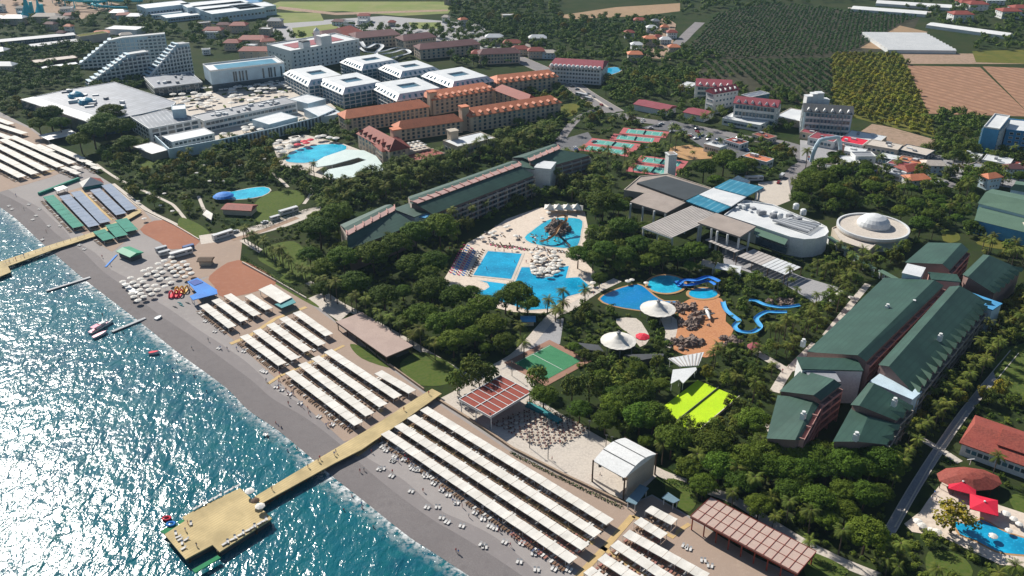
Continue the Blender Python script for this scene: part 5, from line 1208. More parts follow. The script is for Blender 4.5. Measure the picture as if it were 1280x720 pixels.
for i in range(14):
    p = a.lerp(b,i/13); MB().tube([(p.x-1,p.y-2,-4),(p.x-1,p.y-2,1.2)],.25,6).build('pile','wood',t); MB().tube([(p.x,p.y+2,1.2),(p.x,p.y+2,2.5)],.08,5).build('rail_post','wood',t)
MB().bar((*a,2.4),(*b,2.4),.08,.08).build('rail','white',t)
for x,y,x1,y1,lab in ((58,364,113,347,'thin dark floating jetty below the left pier'),(140,415,182,398,'thin floating jetty holding the pink boats')):
    a,b = P(x,y),P(x1,y1); tag(MB().bar((*a,.1),(*b,.15),1.6,.5).build('floating_jetty','grey'),lab,'jetty')
# boats
def boat(x,y,x1,y1,c,lab,cab=True,w=2.2):
    a,b = Vector(P(x,y)),Vector(P(x1,y1)); t = thing('motor_boat',lab,'boat',(*((a+b)/2),-.3),'boats near the beach'); u = (b-a); ln = u.length; u.normalize(); n_ = Vector((-u.y,u.x)); v = []; k = 9
    prof = [(0,.75),(.15,.95),(.4,1.),(.65,.85),(.85,.5),(1,.05)]
    for s,wd in prof:
        p = a+u*ln*s
        for q_,z in ((wd,.9+.4*s),(wd*.6,-.1),(-wd*.6,-.1),(-wd,.9+.4*s)): v.append((*(p+n_*q_*w/2),z-.2))
    f = [(i*4+j,i*4+j+1,i*4+j+5,i*4+j+4) for i in range(5) for j in range(3)]+[(0,1,2,3)]
    MB().add(v,f).build('hull','white',t)
    MB().add([(x_,y_,z_-.12) for x_,y_,z_ in v[0::4]+list(reversed(v[3::4]))],[tuple(range(12))]).build('deck',c,t)
    if cab:
        p = a+u*ln*.45; MB().box(p.x,p.y,.6,ln*.25,w*.6,1.1,atan2(u.y,u.x)).build('cabin','white',t); p = a+u*ln*.35; MB().box(p.x,p.y,2.,ln*.38,w*.85,.12,atan2(u.y,u.x)).build('sun_roof',c,t)
        for s in (-1,1):
            r_ = a+u*ln*.2+n_*w*.35*s; MB().tube([(r_.x,r_.y,.5),(r_.x,r_.y,2.)],.06,5).build('roof_post','white',t)
boat(112,417,136,404,'pinkp','white motor boat with a pink sun roof at the floating jetty',True,3)
boat(116,423,134,415,'pinkp','low pink and white motor boat moored in front',False,2.4); boat(120,412,141,402,'white','small white boat moored behind the pink one',True,2)
boat(186,442,199,441,'red','small dark red dinghy afloat alone off the beach',False,2)
boat(194,400,202,396,'white','round white dinghy pulled up on the shingle',False,2.6)
# ------------------------------------------------------------ beach buildings
def flatpav(name,lab,cat,pts,z,m,posts=True,th=.3,pm='white',blk=True,under=None):
    q = [P(x,y,z) for x,y in pts]; t = thing(name,lab,cat,cen(q)); MB().prism(q,z-th,z,bottom=True).build('roof',m,t)
    if blk: block(q,1)
    if posts:
        for p in grow(q,-.6): MB().box(p[0],p[1],0,.25,.25,z-th).build('post',pm,t)
    return t,q
t,q = flatpav('blue_pavilion','bright blue fabric pavilion with a notched roof','pavilion',((234,352),(247,347),(271,362),(272,367),(241,375),(237,370),(246,366)),3.6,'blue')
MB().prism([P(x,y,3.7) for x,y in ((236,352.5),(246,349),(254,353),(243,357))],3.6,3.8).build('roof_patch',MT.setdefault('navy',M('navy_canvas',(.01,.07,.35),.7)),t)
t,q = building('green_pavilion','green roofed beach bar with two roof bays','beach bar',(148,314),(163,320),(173,313),3.2,roof='gable',wall='dgrey',rm=MT.setdefault('brgreen',M('bright_green_roof',(.02,.3,.16),.6)),rh=1,ov=0) if 0 else building('green_pavilion','green roofed beach bar with two roof bays','beach bar',(148,314),(163,320.5),(173,314),3.2,roof='gable',wall='dgrey',rm=MT.setdefault('brgreen',M('bright_green_roof',(.02,.3,.16),.6)),rh=1.)
t,q = flatpav('teal_edged_bar','large cream flat canopy with a teal corner beside the promenade gate','canopy',((339,355),(323,362),(350,379),(365,371.5)),3.4,'canvas')
MB().prism([P(x,y,2.8) for x,y in ((343,380),(352,385),(370,378),(365,372),(350,379))],2.5,2.8,bottom=True).build('side_roof',MT.setdefault('teal',M('teal_roof',(.03,.26,.28),.6)),t)
flatpav('white_beach_roof','pale flat roof by the pines above far left canopies','canopy',((48,169),(86,161),(97,167),(60,175)),4.,'whiteroof')
flatpav('sign_canopy','small grey roof on the green screen line','canopy',((67,235),(79,231.5),(85,234.5),(72,239)),3,'whiteroof')
a,b,c_ = P(49,244),P(68,238),P(99,225); t = thing('green_screen','long green windbreak screen across the left beach','screen',b); MB().bar((*a,.9),(*c_,.9),1.8,1.8).build('screen','gcanvas',t)
w_ = P(114,226,4); t = thing('striped_tent','red and white hip roofed beach tent','tent',w_); 
MB().box(*w_,0,10.5,8.5,2.6,.6).build('wall','teal',t); q = ccw([(w_[0]+x*cos(.6)-y*sin(.6),w_[1]+x*sin(.6)+y*cos(.6)) for x,y in ((-6.5,-5.5),(6.5,-5.5),(6.5,5.5),(-6.5,5.5))]); ap = (w_[0],w_[1],6.5)
for i in range(4): MB().add([(*q[i],2.7),(*q[(i+1)%4],2.7),ap],[(0,1,2)]).build('roof_panel','redroof' if i == 1 else 'canvas',t)
# parasols tables patch
random.seed(3)
for i in range(9):
    for j in range(6):
        x = 158+i*8.6+j*3.5+U(-1.5,1.5); y = 356-i*4.3+j*4.6-5+U(-1,1)
        if R() < .88:
            w_ = P(x-4,y,2.5); o = inst('parasol',PM['canvas'],(*w_,.05),U(0,1)); later(o,'small white parasol of the beach patch',w_,'parasol','white parasols on the left beach')
tag(MB().prism([P(x,y) for x,y in ((152,356),(157,354),(174,366),(166,369.5))],.1,.5).build('white_tarp','white'),'white tarpaulin at the sea end of the parasols','tarpaulin')
def vanm(l,w,h,c,kind='van'):
    m = MB(); m.box(0,0,.35,l,w,h-.35,0,0)
    if kind == 'car': m = MB(); m.box(0,0,.3,l,w,.65,0,0); m.add([(-l*.32,-w*.45,.95),(l*.28,-w*.45,.95),(l*.28,w*.45,.95),(-l*.32,w*.45,.95),(-l*.2,-w*.38,h),(l*.15,-w*.38,h),(l*.15,w*.38,h),(-l*.2,w*.38,h)],[(0,1,5,4),(1,2,6,5),(2,3,7,6),(3,0,4,7)],1); m.sheet([(-l*.2,-w*.38),(l*.15,-w*.38),(l*.15,w*.38),(-l*.2,w*.38)],h,0)
    else: m.box(l*.36,0,h*.5,l*.2,w+.05,h*.3,0,1); m.box(-l*.1,0,h*.55,l*.5,w+.04,h*.22,0,1)
    for x in (-l*.32,l*.32):
        for y in (-w*.48,w*.48): m.tube([(x,y-.12,.33),(x,y+.12,.33)],.33,8,2)
    return m.mesh(kind,[c,'glass','dgrey'])
CARC = {'white':M('car_white',(.7,.7,.7),.3,spec=.6),'silver':M('car_silver',(.4,.42,.44),.3,spec=.6),'dark':M('car_dark',(.04,.045,.05),.25,spec=.6),'red':M('car_red',(.4,.02,.02),.3,spec=.6),'blue':M('car_blue',(.03,.1,.3),.3,spec=.6)}
CM = {k:vanm(4.4,1.8,1.45,v,'car') for k,v in CARC.items()}; VM = {k:vanm(6.,2.2,2.5,CARC[k],'van') for k in ('white','silver','blue')}; BU = vanm(12,2.6,3.2,CARC['white'],'bus')
for x,y,k,m_,lab,a in ((202,314,'van',VM['silver'],'pale van parked on the sand behind the white parasols',.7),(206,319,'van',VM['silver'],'silver van nearest the white parasols',.7),(227,320,'van',BU,'grey minibus parked behind the parasol patch',.7),(236,312,'van',VM['blue'],'dark blue covered truck on the sand',.7),
   (331,279,'car',CM['white'],'small white car in the parked lane',.75),(344,275,'van',VM['white'],'long white van in the middle of the parked lane',.75),(361,267,'bus',BU,'white minibus at the end of the parked lane',.75),(279,297,'bus',BU,'pale blue bus beside the left garden edge',.8),(294,291,'car',CM['silver'],'silver car beside the pale blue bus',.8),(808,186.5,'car',CM['dark'],'dark car parked between the tennis courts',.9),
   (977,222,'van',VM['white'],'white van on the curved forecourt',1.),(973,229,'car',CM['red'],'dark red car on the curved forecourt',1.1),(942,226,'bus',BU,'white coach behind the blue and white roof',.1),(727,121,'bus',BU,'white bus on the wide road',2.4),(735,125,'bus',VM['white'],'white van following the bus on the wide road',2.4),(727,103,'car',CM['blue'],'blue car near the red kiosk on the wide road',2.4)):
    w_ = P(x,y); tag(inst('parked_'+k,m_,(*w_,.12),a),lab,k)
random.seed(11)
for i in range(70):
    zone = R()
    if zone < .45: x,y = U(800,940),0; y = 152+(x-800)*.22+U(-6,9)
    elif zone < .6: x,y = U(650,745),0; y = 205-(x-650)*.26+U(-4,4)
    elif zone < .85: x,y = U(1010,1200),0; y = 200+(x-1010)*.14+U(-4,8)
    else: x,y = U(700,765),0; y = 98+(x-700)*.6+U(-2,3)
    w_ = P(x,y)
    if any(inside(w_,q) for *_,q in BLOCK[-5:]): continue
    k = random.choice(list(CM)); later(inst('parked_car',CM[k],(*w_,.12),.35+pi/2*(R() < .5)+U(-.05,.05)),{'dark':'black','silver':'silver','white':'white','red':'red','blue':'blue'}[k]+' car',w_,'car','cars parked about the resort')
# inflatable playground
def arches(x,y,c,lab):
    w_ = P(x,y); t = MB()
    for i in range(3):
        l = [(w_[0]+i*2.2,w_[1]-2.6*cos(pi*k/8)+i*.6,.3+2.2*sin(pi*k/8)) for k in range(9)]; t.tube(l,.4,7)
    t.box(w_[0]+2.2,w_[1],0,5.5,5,.5); tag(t.build('inflatable',c),lab,'inflatable toy')
arches(214,370,'red','red and white inflatable play arches on the sand'); arches(221,365,'yellow','yellow inflatable arch beside the red one')
for i,(x,y) in enumerate(((219,384),(227,382),(235,379),(225,379))):
    w_ = P(x,y); tag(MB().tube([(w_[0]-1.6,w_[1]+1,.1),(w_[0],w_[1],.25),(w_[0]+1.6,w_[1]-1.2,.12)],[.12,.4,.12],8).build('kayak','teal' if i % 2 else 'dgrey'),'sea kayak lying on the sand by the blue pavilion, %s of four from left'%ORD[[219,225,227,235].index(x)],'kayak','kayaks by the blue pavilion')
tag(MB().bar((*P(132,334),.2),(*P(146,319),.2),1.,.2).build('blue_mat','blue'),'narrow blue mat laid on grey sand','mat')
# long flat roof bar, pergolas
def hall(name,lab,A,B,C,z,m,ribs=0,ribm='brownroof',wallm=None,open_=True,ncol=6,cm='brownroof'):
    q = rect(A,B,C,z); t = thing(name,lab,'pergola' if open_ else 'hall',cen(q)); block(q,1.5)
    MB().prism(q,z-.3,z,bottom=True).build('roof',m,t)
    if ribs:
        for k in range(ribs+1): a = quad(q,k/ribs,0,k/ribs,1); MB().bar((*a[0],z+.08),(*a[2],z+.08),.13,.14).build('rib',ribm,t)
        for k in range(4): a = quad(q,0,k/3,1,k/3); MB().bar((*a[0],z+.1),(*a[1],z+.1),.13,.14).build('rib',ribm,t)
    MB().prism(q,z-.9,z-.3,top=False).build('fascia',cm,t)
    for i in range(ncol):
        for v in (.03,.97): p = quad(q,.02+.96*i/(ncol-1),v,1,1)[0]; MB().box(p[0],p[1],0,.35,.35,z-.3).build('post',cm,t)
    if wallm: MB().prism(quad(q,.06,.5,.94,.95),0,z-.4).build('back_wall',wallm,t)
    return t,q
MT['pinkroof'] = M('pinkish_felt_roof',(.46,.35,.3),.9,(.4,.3,.26),.15)
hall('beach_bar','long low bar with a pale pinkish flat roof beside the promenade',(420,402),(483,446),(513,430),4.2,'pinkroof',cm='wood',wallm='dgrey')
MT['dullpink'] = M('dull_pink_panels',(.52,.39,.33),.85,(.46,.34,.29),.3)
hall('pergola_hall','long hall under a ribbed dusty pink roof at the bottom edge',(863,645),(997,717),(1018,688),5.6,'dullpink',13,'brownroof',wallm='dgrey',ncol=9)
t,q = hall('slatted_pergola','square pergola with brown red slats in a white grid over tables',(574,499),(613,521),(662,488.5),6.4,'brownroof',0,cm='white',ncol=3)
for k in range(8): a = quad(q,0,k/7,1,k/7); MB().bar((*a[0],6.52),(*a[1],6.52),.25,.2).build('grid_bar','white',t)
for k in (0,.5,1): a = quad(q,k,0,k,1); MB().bar((*a[0],6.54),(*a[2],6.54),.3,.22).build('grid_bar','white',t)
# vaulted stage
q = rect((741.5,576),(781,598),(816,565),9); t = thing('vaulted_stage','white vaulted open stage with speakers and a backdrop','stage',cen(q)); block(q,2)
prof = [(k/10, 9+2.4*sin(pi*k/10)) for k in range(11)]
v = []
for u in (0,1):
    for s,z in prof: p = quad(q,u,s,u,s)[0]; v.append((*p,z))
MB().add(v,[(i,i+1,i+12,i+11) for i in range(10)]+[tuple(range(11)),tuple(range(11,22))]).build('roof','white',t)
MB().add([(a,b,c-.3) for a,b,c in v],[(i,i+1,i+12,i+11) for i in range(10)]).build('roof_lining','cream',t)
for s in (.3,.62): 
    a,b = quad(q,0,s,0,s)[0],quad(q,1,s,1,s)[0]; zz = 9+2.4*sin(pi*s)+.08; MB().bar((*a,zz),(*b,zz),.3,.12).build('roof_seam','dgrey',t)
MB().prism(quad(q,.97,.1,1,.9),0,9).build('side_wall','cream',t); MB().prism(quad(q,0,.9,1,.95),0,9).build('back_wall','cream',t)
for u,s in ((0,0),(1,0),(0,1),(1,1)): p = quad(q,u,s,u,s)[0]; MB().box(*p,0,.5,.5,9.2).build('column','wood',t)
MB().prism(quad(q,.05,.05,.95,.9),0,.9).build('stage_floor','pave',t)
for u in (.12,.88): p = quad(q,u,.1,u,.1)[0]; MB().box(*p,6.4,1.,1.,1.6).build('loudspeaker','dgrey',t)
for u in (.3,.5,.62): p = quad(q,u,.5,u,.5)[0]; MB().box(*p,.9,1.8,1.2,1.5,.5).build('stage_prop','wallstone',t)
flatpav('shaded_booth','dark blue roofed booth beside the vaulted stage','booth',((800,605),(782,626),(795,631),(811,610)),3.4,MT.setdefault('slateblue',M('slate_blue_roof',(.17,.27,.33),.5)))
flatpav('small_awning','small pale blue awning right of the booth','awning',((835,615),(827,622),(842,629),(850,625)),3.2,'slateblue')  # the awning lies in shade; its blue-grey is painted in
# planter, low walls
for pts,h,w,m_,lab,nm in ((((659,507),(680,517),(700,529)),1.2,2.6,'teal','long teal planter bench at the table terrace','planter'),
   (((547,500),(600,533),(640,561),(700,592),(784,632)),.9,.8,'wallstone','low brown retaining wall between tables and canopies','low_wall'),
   (((303,329),(345,352),(383,374)),1.,.5,'kerb','thin wall between clay yard and hedge','low_wall'),(((487,457),(530,488)),1.,.5,'wallstone','dark wall behind the short canopy by the lawn','low_wall'),
   (((140,231),(180,263),(217,281),(249,300)),.6,.6,'kerb','pale kerb wall along the left beach path','low_wall'),(((420,402),(487,458)),.5,.5,'wallstone','low wall in front of the flat beach bar','low_wall'),
   (((1208,514),(1174,562),(1118,660)),.5,.4,'kerb','long kerb wall beside the paved lane','low_wall')):
    l = pl(pts); mb = MB()
    for a,b in zip(l,l[1:]): mb.bar((*a,h/2),(*b,h/2),w,h)
    tag(mb.build(nm,m_),lab,nm.replace('_',' '))
# dining tables and chairs on the terrace
tab = MB().lathe(0,0,[(.0,.74),(.5,.74),(.5,.7),(.04,.7),(.04,.03),(.3,.0)],8).mesh('table',['cream'])
chm = MB(); chm.box(0,0,.4,.5,.5,.07); chm.box(0,.24,.45,.5,.07,.5)
for x in (-.2,.2):
    for y in (-.2,.2): chm.box(x,y,0,.06,.06,.4)
chm = chm.mesh('chair',['chair'])
qt = rect((610,524),(682,562),(733,535)); k = 0; random.seed(17)
qt = [P(x,y) for x,y in ((612,530),(687,566),(738,536),(672,507))]
for i in range(10):
    for j in range(9):
        p = quad(qt,.04+.92*i/9,.05+.9*j/8,1,1)[0]; p = (p[0]+U(-.3,.3),p[1]+U(-.3,.3))
        if i > 8 and j < 3: continue
        o = inst('dining_table',tab,(*p,.06),0,1.15); tag(o,'round cream table in row %d from the pergola, number %d from the beach'%(i+1,j+1),'table','tables of the open air restaurant')
        for s in ((-1,0),(1,0)) if (i+j) % 3 else ((-1,0),(1,0),(0,-1)):
            o = inst('dining_chair',chm,(p[0]+s[0]*.95,p[1]+s[1]*.95,.06),atan2(s[1],s[0])-pi/2,1.15)
            tag(o,'brown chair %s of table number %d in row %d'%('left' if s[0] < 0 else 'right' if s[0] > 0 else 'in front',j+1,i+1),'chair','chairs of the open air restaurant')
# street lamps / poles on terrace
lp = MB().tube([(0,0,0),(0,0,7)],.14,6).box(0,0,7,.9,.35,.25).mesh('lamp_post','dgrey')
for i,(x,y) in enumerate(((575,499+8),(613,536),(662,508),(685,576-2),(662,560),(736,546),(712,528),(764,566),(720,521),(757,564),(640,470),(600,462))):
    w_ = P(x,y); later(inst('lamp_post',lp,(*w_,0)),'slim dark lamp post',w_,'lamp post','lamp posts of the plaza')
# ------------------------------------------------------------ pool area things
def membrane(x,y,rp,lab,rim='dgrey'):
    w_ = P(x,y,5); r_ = rp/ppm(w_,5); t = thing('membrane_tent',lab,'tent',w_); block([(w_[0]+r_*cos(a),w_[1]+r_*sin(a)) for a in range(6)],1)
    m = MB(); n = 32; v = []
    for s,z in ((1,4.2),(.8,4.5),(.55,5.1),(.3,6.1),(.12,7.3),(.05,8.2)):
        for j in range(n): a = 2*pi*j/n; rr_ = r_*s*(1 if j % 2 or s < .9 else .985); v.append((w_[0]+rr_*cos(a),w_[1]+rr_*sin(a),z-(0 if j % 2 or s < .9 else -.15)))
    m.add(v,[(i*n+j,i*n+(j+1)%n,(i+1)*n+(j+1)%n,(i+1)*n+j) for i in range(5) for j in range(n)]); m.build('membrane','canvas',t)
    MB().tube([(*w_,0),(*w_,9.3)],.22,8).build('mast','grey',t); MB().lathe(*w_,[(.9,8.),(.9,8.5),(0,8.8)],10).build('crown_ring','grey',t)
    MB().lathe(*w_,[(r_,4.),(r_,4.25)],n).build('edge_ring',rim,t)
    for j in range(0,n,4): a = 2*pi*j/n; MB().tube([(w_[0]+r_*.95*cos(a),w_[1]+r_*.95*sin(a),0),(w_[0]+r_*.95*cos(a),w_[1]+r_*.95*sin(a),4.2)],.15,6).build('post','grey',t)
membrane(822.5,384,22.5,'upper round white cone tent beside the deep blue pool'); membrane(773,424,22.5,'lower round white cone tent beside the red parasol')
t = thing('amphitheatre_roof','dark angular roofs of the sunken theatre around the lower cone tent','roof',P(760,440)); 
for pts,z in ((((721,428),(748,431),(756,440),(735,437)),2.4),(((780,443),(830,442),(829,445),(802,450)),2.6)):
    q = [P(x,y,z) for x,y in pts]; MB().prism(q,0,z).build('roof_panel','dgrey',t); block(q,1)
for x,y,c,lab in ((803,423,'red','bright red square parasol beside the lower cone tent'),): w_ = P(x,y,3); tag(inst('parasol',PM[c],(*w_,0),.3,1.9),lab,'parasol')
w_ = P(944,431,4); t = thing('maroon_kiosk','dark red domed kiosk at the end of the splash park','kiosk',w_); MB().lathe(*w_,[(3.4,3.),(2.4,3.9),(0,4.6)],10).build('roof','maroon',t)
for a in range(5): MB().tube([(w_[0]+3*cos(a*1.256),w_[1]+3*sin(a*1.256),0),(w_[0]+3*cos(a*1.256),w_[1]+3*sin(a*1.256),3.1)],.12,6).build('post','wood',t)
t,q = flatpav('louvred_roof','white louvred roof at the foot of the splash park','roof',((835,448),(880,440),(873,457),(850,458)),4,'whiteroof')
for k in range(8): a = quad(q,k/8+.04,0,k/8+.04,1); MB().bar((*a[0],4.1),(*a[2],4.1),.5,.15).build('louvre','slatgrey',t)
flatpav('white_roof','angular plain white roof behind the lime green court','roof',((841,462),(870,459),(871,462),(854,479),(849,474),(838,480)),4,'whiteroof')
# rock island slide
def rocks(cx,cy,rx,ry,n_,hmax,lab,mat='rock',seed=1,ret=None):
    random.seed(seed)
    for i in range(n_):
        a, s = U(0,6.28), sqrt(R()); x,y = cx+rx*s*cos(a), cy+ry*s*sin(a); w_ = P(x,y); r_ = U(.6,1.6)*(1.15-s*.3); h = hmax*(1-s)**.8*U(.5,1)
        m = MB()
        for k in range(3): m.blob((U(-.7,.7)*r_,U(-.7,.7)*r_,h*k/3+.3*r_),r_*U(.7,1.1),.9,7,5,.45)
        o = m.build('boulder',mat); o.location = (*w_,0); later(o,lab,w_,'rock','artificial rocks of the pools')
rocks(697,287,16,8,70,9,'brown artificial boulder',seed=2); rocks(866,398,24,18,40,2.2,'brown artificial boulder',seed=3); rocks(858,430,22,8,30,2,'brown artificial boulder',seed=4); rocks(912,430,14,10,22,2.5,'brown artificial boulder',seed=5)
rocks(845,384,12,5,16,2,'brown artificial boulder',seed=6); rocks(975,379,16,4,20,2,'brown artificial boulder',seed=8)
def flume(pts, hs, w, lab, m_='slide', n=6):
    l = [Vector(P(x,y,h)).to_3d()+Vector((0,0,h)) for (x,y),h in zip(pts,hs)]; c = []
    k = len(l)
    for i in range(k-1):
        a,b,c_,d_ = l[max(i-1,0)],l[i],l[i+1],l[min(i+2,k-1)]
        for j in range(n): t_ = j/n; c.append(.5*((2*b)+(c_-a)*t_+(2*a-5*b+4*c_-d_)*t_*t_+(3*b-a-3*c_+d_)*t_**3))
    c.append(l[-1]); v = []; q = len(c)
    for i,p in enumerate(c):
        d_ = (c[min(i+1,q-1)]-c[max(i-1,0)]); d_.z = 0; d_.normalize(); u = Vector((-d_.y,d_.x,0))
        for s,z in ((-1,.55),(-.75,.05),(0,-.15),(.75,.05),(1,.55)): v.append(p+u*s*w/2+Vector((0,0,z)))
    m = MB().add(v,[(i*5+j,i*5+j+1,i*5+j+6,i*5+j+5) for i in range(q-1) for j in range(4)])
    t = thing('water_slide',lab,'water slide',tuple(c[0].xy)); m.build('channel',m_,t)
    mm = MB()
    for i in range(0,q,6): mm.tube([(c[i].x,c[i].y,0),(c[i].x,c[i].y,c[i].z-.1)],.2,6)
    mm.build('supports','grey',t)
flume([(903,377),(907,388),(919,398),(923,402),(918,409),(925,415),(940,416),(950,409),(945,399),(957,391),(970,391),(984,391)],[1.2]*8+[1.5,2,2.5,3],2.5,'long blue channel slide looping round the dark shrubs')
flume([(936,376),(945,377),(957,382),(978,385),(1001,382)],[1.2,1.4,1.8,2.4,3],2.4,'short straight blue slide above the looping channel')
flume([(847,357),(855,351),(870,351),(885,347),(898,352)],[1,2,3.5,4,5],2.6,'dark blue slide dropping into the round turquoise pool','blue')
flume([(843,352),(856,357),(868,356),(884,352),(893,356)],[1,1.4,2.2,3,4],2.,'second dark blue slide beside the round pool','blue')
flume([(675,302),(684,300),(694,293),(699,284),(708,276),(706,270),(697,271)],[1,2.5,4,5,7,8.5,9],1.5,'tan spiral slide winding down the rock island','tan')
flume([(712,308),(706,302),(700,296),(698,290)],[.8,2,4,6],1.6,'dark slide on the right of the rock island','dgrey')
a,b = P(882,391),P(887,402); t = thing('play_plane','white toy aeroplane slide on the splash park floor','play plane',a)
MB().tube([(*a,1.6),(*Vector(a).lerp(Vector(b),.5),2.),(*b,1.4)],[.5,.9,.4],8).build('fuselage','white',t); m_ = Vector(a).lerp(Vector(b),.55); MB().bar((m_.x-3.2,m_.y-1,1.9),(m_.x+3.2,m_.y+1,1.9),1.2,.15).build('wing','dgrey',t); MB().bar((a[0]-1.2,a[1],2.2),(a[0]+1.2,a[1],2.2),.6,.1).build('tail_plane','white',t); MB().tube([(m_.x,m_.y,0),(m_.x,m_.y,1.4)],.3,6).build('stand','rock',t)
# sail tents
t = thing('sail_tent','row of white peaked sail tents behind the rock island','tent',P(705,262))
for i in range(4):
    x = 687+i*11.5; c = P(x,259-.2*i,4); a_ = [P(x-7,262,2.5),P(x+7,263.5,2.5),P(x+7.5,257,2.5),P(x-6,255.5,2.5)]
    m = MB(); v = [(*c,6.2)]+[(*p,2.6) for p in a_]+[(*((Vector(p)+Vector(c))/2),3.7) for p in a_]
    m.add(v,[(0,5,6),(0,6,7),(0,7,8),(0,8,5),(5,1,2,6),(6,2,3,7),(7,3,4,8),(8,4,1,5)]); m.build('sail','canvas',t); MB().tube([(*c,0),(*c,6.3)],.12,6).build('mast','grey',t)
# parasols around pools
random.seed(31); PP = []
for i in range(48):
    a,s = U(0,6.28),sqrt(R()); PP.append((zq(640+85*s*cos(a),395+75*s*sin(a)),'canvas'))
for x,y in ((330,225),(350,215),(345,235),(415,190),(430,182),(280,250),(715,410),(905,505),(890,530),(470,240),(620,140),(655,110),(560,330),(470,310)): PP.append((zq(x,y),'canvas'))
for x,y,c in ((180,205,'canvas'),(500,180,'canvas')): pass
for x,y in ((808,352),(865,352),(785,350),(790,348),(1242,668),(1258,640),(1268,646),(1275,652),(1262,660)): PP.append(((x,y),'canvas'))
for x,y in ((1153,655),(1165,660),(1172,663),(1148,650)): PP.append(((x,y),'blue' if 0 else 'canvas'))
for x,y in ((365,178),(372,176),(398,172),(404,171),(412,173),(420,174)): PP.append(((x,y),'canvas'))
for x,y in ((372,182),(380,178),(388,176),(383,180)): PP.append(((x,y),'red'))
for x,y in ((262,170+55),(205,240),(230,245),(200,255),(215,262),(185,240),(165,230),(172,250),(330,197),(325,205),(280,225),(245,215),(255,205),(180,272),(160,235),(210,220),(300,205)): PP.append(((x,y),'canvas'))
for x,y in ((1048,366),(1052,362),(1040,374),(1064,370),(1035,380)): PP.append(((x,y),'canvas'))
for (x,y),c in PP:
    w_ = P(x,y,2.5); later(inst('parasol',PM[c],(*w_,.1),U(0,1),U(.7,.95) if ppm(w_) > 1.8 else 1.6),('white' if c == 'canvas' else 'red')+' parasol',w_,'parasol','parasols about the pools')
sq = MB().lathe(0,0,[(4.6,3.4),(4.6,3.2),(4.6,3.4),(0,4.6)],4).mesh('canopy','red')
for x,y,lab in ((1203,605,'large red square parasol nearer the hip roofed pavilion'),(1230,630,'large red square parasol nearer the corner pool')):
    w_ = P(x,y,3.6); t = thing('square_parasol',lab,'parasol',w_); cn = inst('canopy',sq,(*w_,0),.35,(1.3,1.3,1.),t); MB().tube([(*w_,0),(*w_,4.6)],.12,8).build('pole','white',t); MB().lathe(*w_,[(.35,4.6),(.35,4.9),(0,5)],8).build('cap','white',t)
# corner villa and pavilion
t,q = building('villa_row','red roofed villa row with a white front at the right edge','villa',(1203,553),(1292,585),(1300,548),5.5,roof='gable',wall='white',rm='redroof',rh=3,hip=2,floors=1,bays=(10,3),w=2.,h=2.,glass='glass')
building('villa_row','smaller red roofed wing behind the villa row','villa',(1250,555),(1300,572),(1306,550),7.5,roof='gable',wall='white',rm='redroof',rh=2.5,blk=True)
w_ = P(1212,596,4); t = thing('hip_pavilion','wide brown red pavilion with a low faceted roof','pavilion',w_)
rx,ry = 11,6.5; el = lambda k_,z: [(w_[0]+rx*k_*cos(a*pi/5+.2),w_[1]+ry*k_*sin(a*pi/5+.2),z) for a in range(10)]
v = el(1,3.2)+el(.45,5.2)+[(w_[0],w_[1],5.9)]; MB().add(v,[(i,(i+1)%10,10+(i+1)%10,10+i) for i in range(10)]+[(10+i,10+(i+1)%10,20) for i in range(10)]).build('roof','redroof',t); block([(p[0],p[1]) for p in el(1.,0)],1)
for p in el(.94,0): MB().tube([(p[0],p[1],0),(p[0],p[1],3.3)],.15,6).build('post','wood',t)
t = thing('rooftop_antenna','white forked antenna on the pavilion roof','antenna',P(1213,575,5)); p = P(1213,578,6)
MB().tube([(*p,4.9),(*p,7.4)],.1,5).build('mast','white',t); MB().bar((p[0]-1.4,p[1],7.2),(p[0]+1.4,p[1]+.4,7.2),.25,.12).build('arm','white',t)
w_ = P(290,256,3); building('garden_bar','small red roofed garden bar below the small pool','bar',(278,261),(313,263),(312,256),3.6,roof='gable',wall='cream',rm='redroof',rh=1.4,hip=1)
flatpav('round_shelter','white rounded garden shelter','shelter',((253,268),(258,262),(266,267),(264,275)),2.6,'canvas')
w_ = P(279,243,3); tag(MB().lathe(*w_,[(6.4,2.),(5,3.),(2.4,3.9),(0,4.2)],16).build('play_dome','blue'),'deep blue dome shelter at the small garden pool','dome')
for i,(x,y,x1,y1) in enumerate(((454,62,505,72),(460,72,500,62),(500,62,512,66))): pass
flume([(451,52),(458,60),(470,55),(478,58),(470,68),(490,66),(505,62),(512,66),(500,70),(486,74)],[18,14,12,10,8,7,6,5,3,2],4.,'tangled white tube slides beside the courtyard hotel','whiteroof')
flume([(448,58),(455,64),(466,66),(480,64),(495,60),(508,61)],[14,12,10,9,7,4],3.,'second white slide crossing the tangle','whiteroof')
# low kiosks on promenade, signs
for x,y,s,m_,lab in ((258,330,3,'wood','tiny dark cabin at the end of the clay yard'),(1247,560,2,'white','white porch block of the red villa'),(660,405,2.6,'bluewall','pale blue awning kiosk beside the plaza path'),(1088,462-0,1.6,'white','small vent house beside roofs')): 
    if x == 1088: continue
    building('kiosk',lab,'kiosk',0,0,0,2.8,q=[(P(x,y)[0]+a*s,P(x,y)[1]+b*s*.7) for a,b in ((-1,-1),(1,-1),(1,1),(-1,1))],roof='gable',wall='cream',rm=m_,rh=.8)
